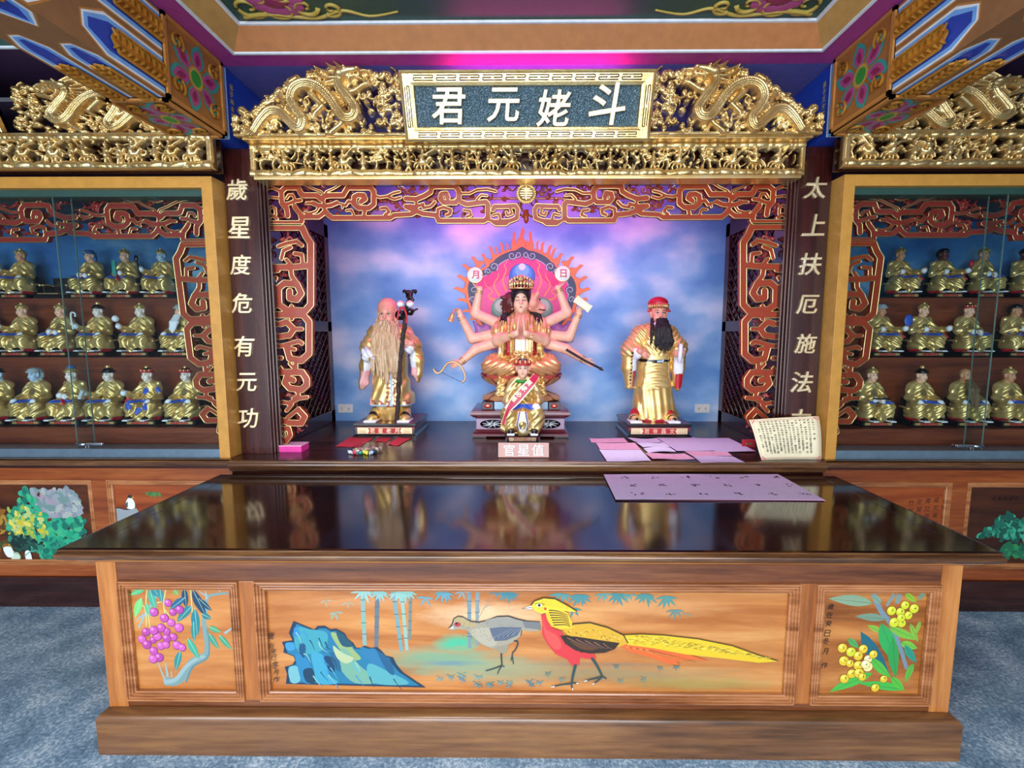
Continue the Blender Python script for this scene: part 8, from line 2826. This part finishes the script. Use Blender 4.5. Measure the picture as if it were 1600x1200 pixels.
def cpt(px, py, z=ZC): return at_z(px, py, z)
p0, p1 = cpt(778, 716), cpt(858, 716)
t = thing('name_plate', 'brown name plate with three white characters at the counter’s front edge', 'name plate', ((p0.x + p1.x) / 2, p0.y + 0.01, ZC + 0.002))
w = p1.x - p0.x
bm = B(); box(bm, -w / 2, w / 2, 0, 0.016, 0, 0.086, 0.002)
o = obj('plate', bm, plain('brown_lacquer_plate', '#a8685a', 0.3, 0, 0.5, 0.4), t); o.rotation_euler = (radians(-10), 0, 0)
for k, ch in enumerate('官星值'):
 bm = B(); add_letter(bm, ch, (-0.084 + 0.084 * k, -0.0015, 0.043), 0.068, 0, 0.03, 0.004)
 q = obj('character', bm, M_CLOTHW, o)
def sheet(name, label, cat, pts, z, mats, thick=0.0012, wav=0.002, group=None, seed=0, marks=None):
 P = [cpt(a, b, z) for a, b in pts]
 c = sum(P, Vector()) / 4
 bm = B()
 n = 8
 rs = random.Random(seed)
 ph = rs.uniform(0, 6)
 def at(u, v):
  q = P[0] * (1 - u) * (1 - v) + P[1] * u * (1 - v) + P[2] * u * v + P[3] * (1 - u) * v
  e = max(abs(u - 0.5), abs(v - 0.5)) * 2
  return Vector((q.x, q.y, z + wav * (0.5 + 0.5 * sin(u * 5 + ph)) * e * e))
 top = [[bm.verts.new(at(i / n, j / n) + Vector((0, 0, thick))) for i in range(n + 1)] for j in range(n + 1)]
 bot = [[bm.verts.new(at(i / n, j / n)) for i in range(n + 1)] for j in range(n + 1)]
 for j in range(n):
  for i in range(n):
   bm.faces.new((top[j][i], top[j][i + 1], top[j + 1][i + 1], top[j + 1][i]))
   bm.faces.new((bot[j][i], bot[j + 1][i], bot[j + 1][i + 1], bot[j][i + 1]))
 for k in range(n):
  for A_, B_ in (((0, k), (0, k + 1)), ((n, k), (n, k + 1)), ((k, 0), (k + 1, 0)), ((k, n), (k + 1, n))):
   bm.faces.new((top[A_[0]][A_[1]], top[B_[0]][B_[1]], bot[B_[0]][B_[1]], bot[A_[0]][A_[1]]))
 root = thing(name, label, cat, (c.x, c.y, z), 0, group)
 part('sheet', bm, mats[0], root)
 if marks:
  bm = B()
  for (u, v, s) in marks:
   p_ = at(u, v)
   for k in range(rs.randint(4, 6)):
    a = p_ + Vector((rs.uniform(-s, s), rs.uniform(-s, s) * 0.8, thick + 0.0006))
    d = Vector((rs.uniform(-s, s) * 0.9, rs.uniform(-s, s) * 0.5, 0))
    nrm_ = Vector((-d.y, d.x, 0)).normalized() * s * 0.22 if d.length > 1e-6 else Vector((s * 0.2, 0, 0))
    bm.faces.new([bm.verts.new(a + x) for x in (-nrm_, d - nrm_, d + nrm_, nrm_)])
  part('ink_marks', bm, M_INK, root)
 return root
def paper(name, c1, rough=0.7):
 n = N(name)
 f = n.noise(n.coords(), 30.0, 4.0)
 c = lin(c1)
 n.color(n.ramp(f, [(0.3, tuple(x * 0.93 for x in c[:3]) + (1,)), (0.7, c)]))
 n.set(Roughness=rough)
 return n.m
M_PRED = paper('red_paper', '#b51f34')
M_PLIL = paper('lilac_paper', '#cbb4d8')
M_PPINK = paper('pink_paper', '#dfa0bc')
M_PPALE = paper('pale_lilac_paper', '#dcd0ec')
M_PCREAM = paper('cream_paper', '#efe4bf')
GR = 'red paper slips by the old man statue'
sheet('red_paper', 'leftmost red paper slip on the counter before the old man statue', 'paper', [(549, 682), (586, 683), (562, 699), (524, 698)], ZC + 0.0005, [M_PRED], group=GR, seed=1)
sheet('red_paper', 'middle small red paper slip between two others behind the candy bag', 'paper', [(592, 682), (613, 684), (603, 691), (585, 690)], ZC + 0.0005, [M_PRED], group=GR, seed=2)
sheet('red_paper', 'rightmost curled red paper slip before the old man statue', 'paper', [(621, 684), (645, 684), (622, 697), (606, 695)], ZC + 0.0005, [M_PRED], wav=0.004, group=GR, seed=3)
GL = 'pink and lilac papers spread on the counter'
q = lambda pts: [(900 + a / 3.81, 670 + b / 3.81) for a, b in pts]
for i, (pts, m, lab, mk) in enumerate((
 ([(80, 58), (285, 58), (310, 84), (92, 82)], M_PPINK, 'narrow pink paper at the far left of the spread papers', [(0.55, 0.5, 0.006)]),
 ([(120, 86), (350, 86), (385, 126), (142, 124)], M_PPINK, 'pink paper slip directly behind the palest left sheet', [(0.7, 0.3, 0.006)]),
 ([(138, 126), (385, 128), (445, 192), (185, 196)], M_PPALE, 'pale lilac sheet at the front left of the spread papers', None),
 ([(305, 60), (480, 60), (510, 82), (352, 84)], M_PLIL, 'small lilac paper behind the crumpled white slips', [(0.6, 0.5, 0.005)]),
 ([(355, 85), (530, 80), (560, 110), (400, 116)], M_PPALE, 'crumpled white slip lying uppermost in the spread papers', None),
 ([(400, 118), (560, 112), (595, 136), (430, 146)], M_PPALE, 'second crumpled white slip in front of the uppermost one', None),
 ([(482, 56), (705, 54), (822, 132), (600, 134)], M_PLIL, 'large lilac sheet in the middle of the spread papers', None),
 ([(705, 56), (910, 58), (1070, 136), (830, 136)], M_PLIL, 'large lilac sheet at the far right of the spread papers', None),
 ([(412, 152), (645, 150), (705, 182), (455, 186)], M_PPINK, 'pink slip in front of the second crumpled white slip', [(0.65, 0.35, 0.006)]),
 ([(645, 134), (900, 138), (930, 164), (700, 166)], M_PPINK, 'pink slip in front of the large middle lilac sheet', [(0.6, 0.4, 0.007)]),
 ([(700, 167), (935, 166), (1005, 200), (745, 202)], M_PLIL, 'lilac slip at the front right of the spread papers', [(0.55, 0.3, 0.007)]))):
 sheet('paper_slip', lab, 'paper', q(pts), ZC + 0.0005 + 0.0016 * (i % 4) , [m], 0.0008, 0.003 if 'crumpled' not in lab else 0.008, GL, 10 + i, mk)
mk = [((c + 0.72) / 6.0, (r + 0.42) / 3.0, 0.022) for r in range(3) for c in range(6)]
qs = [(943, 742), (1215, 741), (1288, 781), (962, 781)]
sheet('lilac_sheet', 'lower pink edged lilac sheet underneath the inked one on the desk', 'paper', [(950, 746), (1218, 743), (1290, 783), (970, 780)], ZD + 0.0008, [M_PPINK], 0.0015, 0.002, None, 30)
sheet('lilac_sheet', 'large lilac sheet with three rows of ink marks on the glossy desk', 'paper', qs, ZD + 0.0045, [M_PLIL], 0.001, 0.003, None, 31, mk)
t = thing('cream_notice', 'cream notice covered in columns of writing leaning before the right pillar', 'notice', tuple(cpt(1238, 719)))
bl, br = cpt(1190, 719), cpt(1284, 718)
Yt = bl.y + 0.06
tl, tr = at_y(1170, 656, Yt), at_y(1279, 650, Yt)
bm = B()
def npt(u, v, lift=0.0):
 a = bl.lerp(br, u); b = tl.lerp(tr, u)
 p_ = a.lerp(b, v)
 p_.y += -0.02 * sin(pi * v) + 0.012 * sin(pi * u) - lift
 p_.x -= 0.012 * sin(pi * v) * (1 - v)
 return p_ - t.location
n = 10
fr_ = [[bm.verts.new(npt(i / n, j / n, 0.0015)) for i in range(n + 1)] for j in range(n + 1)]
bk = [[bm.verts.new(npt(i / n, j / n, 0.0)) for i in range(n + 1)] for j in range(n + 1)]
for j in range(n):
 for i in range(n):
  bm.faces.new((fr_[j][i], fr_[j][i + 1], fr_[j + 1][i + 1], fr_[j + 1][i])); bm.faces.new((bk[j][i], bk[j + 1][i], bk[j + 1][i + 1], bk[j][i + 1]))
for k in range(n):
 for a, b in (((0, k), (0, k + 1)), ((n, k), (n, k + 1)), ((k, 0), (k + 1, 0)), ((k, n), (k + 1, n))):
  bm.faces.new((fr_[a[0]][a[1]], fr_[b[0]][b[1]], bk[b[0]][b[1]], bk[a[0]][a[1]]))
nt = obj('sheet', bm, M_PCREAM, t, True)
bm = B()
rs = random.Random(44)
TXT = '大聖北斗元君聰明通天地神仙消災解厄福壽延生經曰爾時老君在太清境上觀見眾人業緣'
ti = 0
for c in range(15):
 ln = 15 if c not in (0, 14) else 9
 top = 0.91 if c != 14 else 0.75
 for k in range(ln):
  u = 0.90 - 0.058 * c + 0.0; v = top - k * 0.052
  if v < 0.10 or rs.random() < 0.06: continue
  add_letter(bm, TXT[ti % len(TXT)], npt(u, v, 0.0022), 0.0135, 0, 0.0, 0.008, (0, 0, 0)); ti += 1
obj('writing', bm, M_INK, nt)
bm = B()
for (u, v, su, sv) in ((0.03, 0.03, 1, 1), (0.97, 0.03, -1, 1), (0.03, 0.97, 1, -1), (0.97, 0.97, -1, -1)):
 for (a, b) in ((0, 0), (0.035, 0.0), (0, 0.05), (0.02, 0.028)):
  c = npt(u + su * a, v + sv * b, 0.0022)
  ball(bm, c, 0.005, 0, 8, (1, 0.15, 1))
for (u0, v0, u1, v1) in ((0.06, 0.045, 0.94, 0.045), (0.06, 0.955, 0.94, 0.955), (0.035, 0.08, 0.035, 0.92), (0.965, 0.08, 0.965, 0.92)):
 tube(bm, [npt(u0 + (u1 - u0) * k / 8, v0 + (v1 - v0) * k / 8, 0.002) for k in range(9)], 0.0009, 4)
obj('red_border', bm, plain('coral_print', '#d98078', 0.6), nt)
p = cpt(452, 707)
t = thing('pink_box', 'small bright pink cardboard box under the left fretwork bracket', 'box', (p.x, p.y + 0.05, ZC))
bm = B(); box(bm, -0.07, 0.075, -0.05, 0.05, 0, 0.038, 0.002)
obj('carton', bm, plain('pink_card', '#e0359a', 0.45), t)
bm = B(); box(bm, -0.072, 0.077, -0.052, 0.052, 0.038, 0.043, 0.001); obj('lid', bm, plain('pale_pink_card', '#e9b0cc', 0.45), t)
p = cpt(1164, 700)
t = thing('red_packet', 'small red packet standing partly behind the cream notice', 'packet', (p.x + 0.02, p.y + 0.02, ZC))
bm = B(); box(bm, -0.03, 0.05, -0.01, 0.01, 0, 0.05, 0.003); obj('packet', bm, M_PRED, t)
bm = B(); box(bm, -0.01, 0.03, -0.0115, -0.009, 0.018, 0.032, 0.001); obj('packet_seal', bm, M_GOLD, t)
p = cpt(568, 710)
t = thing('candy_bag', 'clear plastic bag of colourful wrapped sweets beside red paper slips', 'bag of sweets', (p.x, p.y + 0.04, ZC))
SW = [(-0.085, -0.03, '#e6e2ea'), (-0.05, -0.045, '#d8284a'), (-0.045, -0.02, '#f0f0f0'), (-0.015, -0.045, '#2a8a86'), (0.0, -0.03, '#f0e02c'), (0.02, -0.045, '#e8d82a'), (0.05, -0.04, '#b8d0e6'), (0.06, -0.015, '#1c2f4a'), (-0.06, 0.01, '#c9a08a'), (-0.03, 0.015, '#a87a70'), (0.0, 0.01, '#c8a690'), (0.035, 0.015, '#8a6a6a'), (0.06, 0.02, '#d8c0b0'), (-0.01, 0.04, '#a08088'), (0.03, 0.045, '#c09a8a'), (0.075, 0.045, '#b08a80')]
rs = random.Random(6)
for x, y, c in SW:
 a = rs.uniform(0, 3)
 bm = B()
 ball(bm, (0, 0, 0.012), 0.0125, 0, 10, (1.25, 1, 0.9))
 for s in (-1, 1):
  tube(bm, [(s * 0.012, 0, 0.012), (s * 0.019, 0, 0.012), (s * 0.026, 0, 0.013)], [0.004, 0.007, 0.010], 7, 0, 0.4)
 o = obj('wrapped_sweet', bm, pc_(c, 0.25), t); o.location = (x, y, 0.0 if y < 0 else 0.006); o.rotation_euler = (0, 0, a)
S = SDF((-0.12, -0.08, -0.002), (0.14, 0.10, 0.075), 0.004)
S.ell((0.0, 0.0, 0.015), (0.092, 0.062, 0.046), 0, 0.01).ell((0.085, 0.055, 0.02), (0.035, 0.028, 0.02), 0, 0.015).ell((-0.07, -0.03, 0.012), (0.035, 0.028, 0.022), 0, 0.01)
S.warp(lambda x, y, z: 0.003 * np.sin(x * 160 + y * 90) * np.sin(y * 170 - z * 120))
S.F = np.maximum(S.F, (0.001 - S.ax[2])[None, None, :])
sdf_part('plastic_film', S, M_FILM if 'M_FILM' in globals() else M_GLASS, t, 1)
for px, s, lab in ((540, -1, 'left-hand white double wall socket low on the painted sky'), (1097, 1, 'right-hand white double wall socket low on the painted sky')):
 p = at_y(px, 638, Y_BACK)
 t = thing('wall_socket', lab, 'socket', (p.x, Y_BACK, p.z))
 bm = B(); box(bm, -0.062, 0.062, -0.008, -0.0002, -0.036, 0.036, 0.003); o = obj('face_plate', bm, M_PLATE if 'M_PLATE' in globals() else plain('ivory_plastic', '#d8dcd6', 0.35), t)
 bm = B()
 for c in (-0.028, 0.028):
  for d in (-0.005, 0.005):
   box(bm, c + d - 0.0015, c + d + 0.0015, -0.0088, -0.0078, -0.006, 0.006)
  box(bm, c - 0.003, c + 0.003, -0.0088, -0.0078, -0.017, -0.012)
 obj('socket_slot', bm, M_BLACK, o)
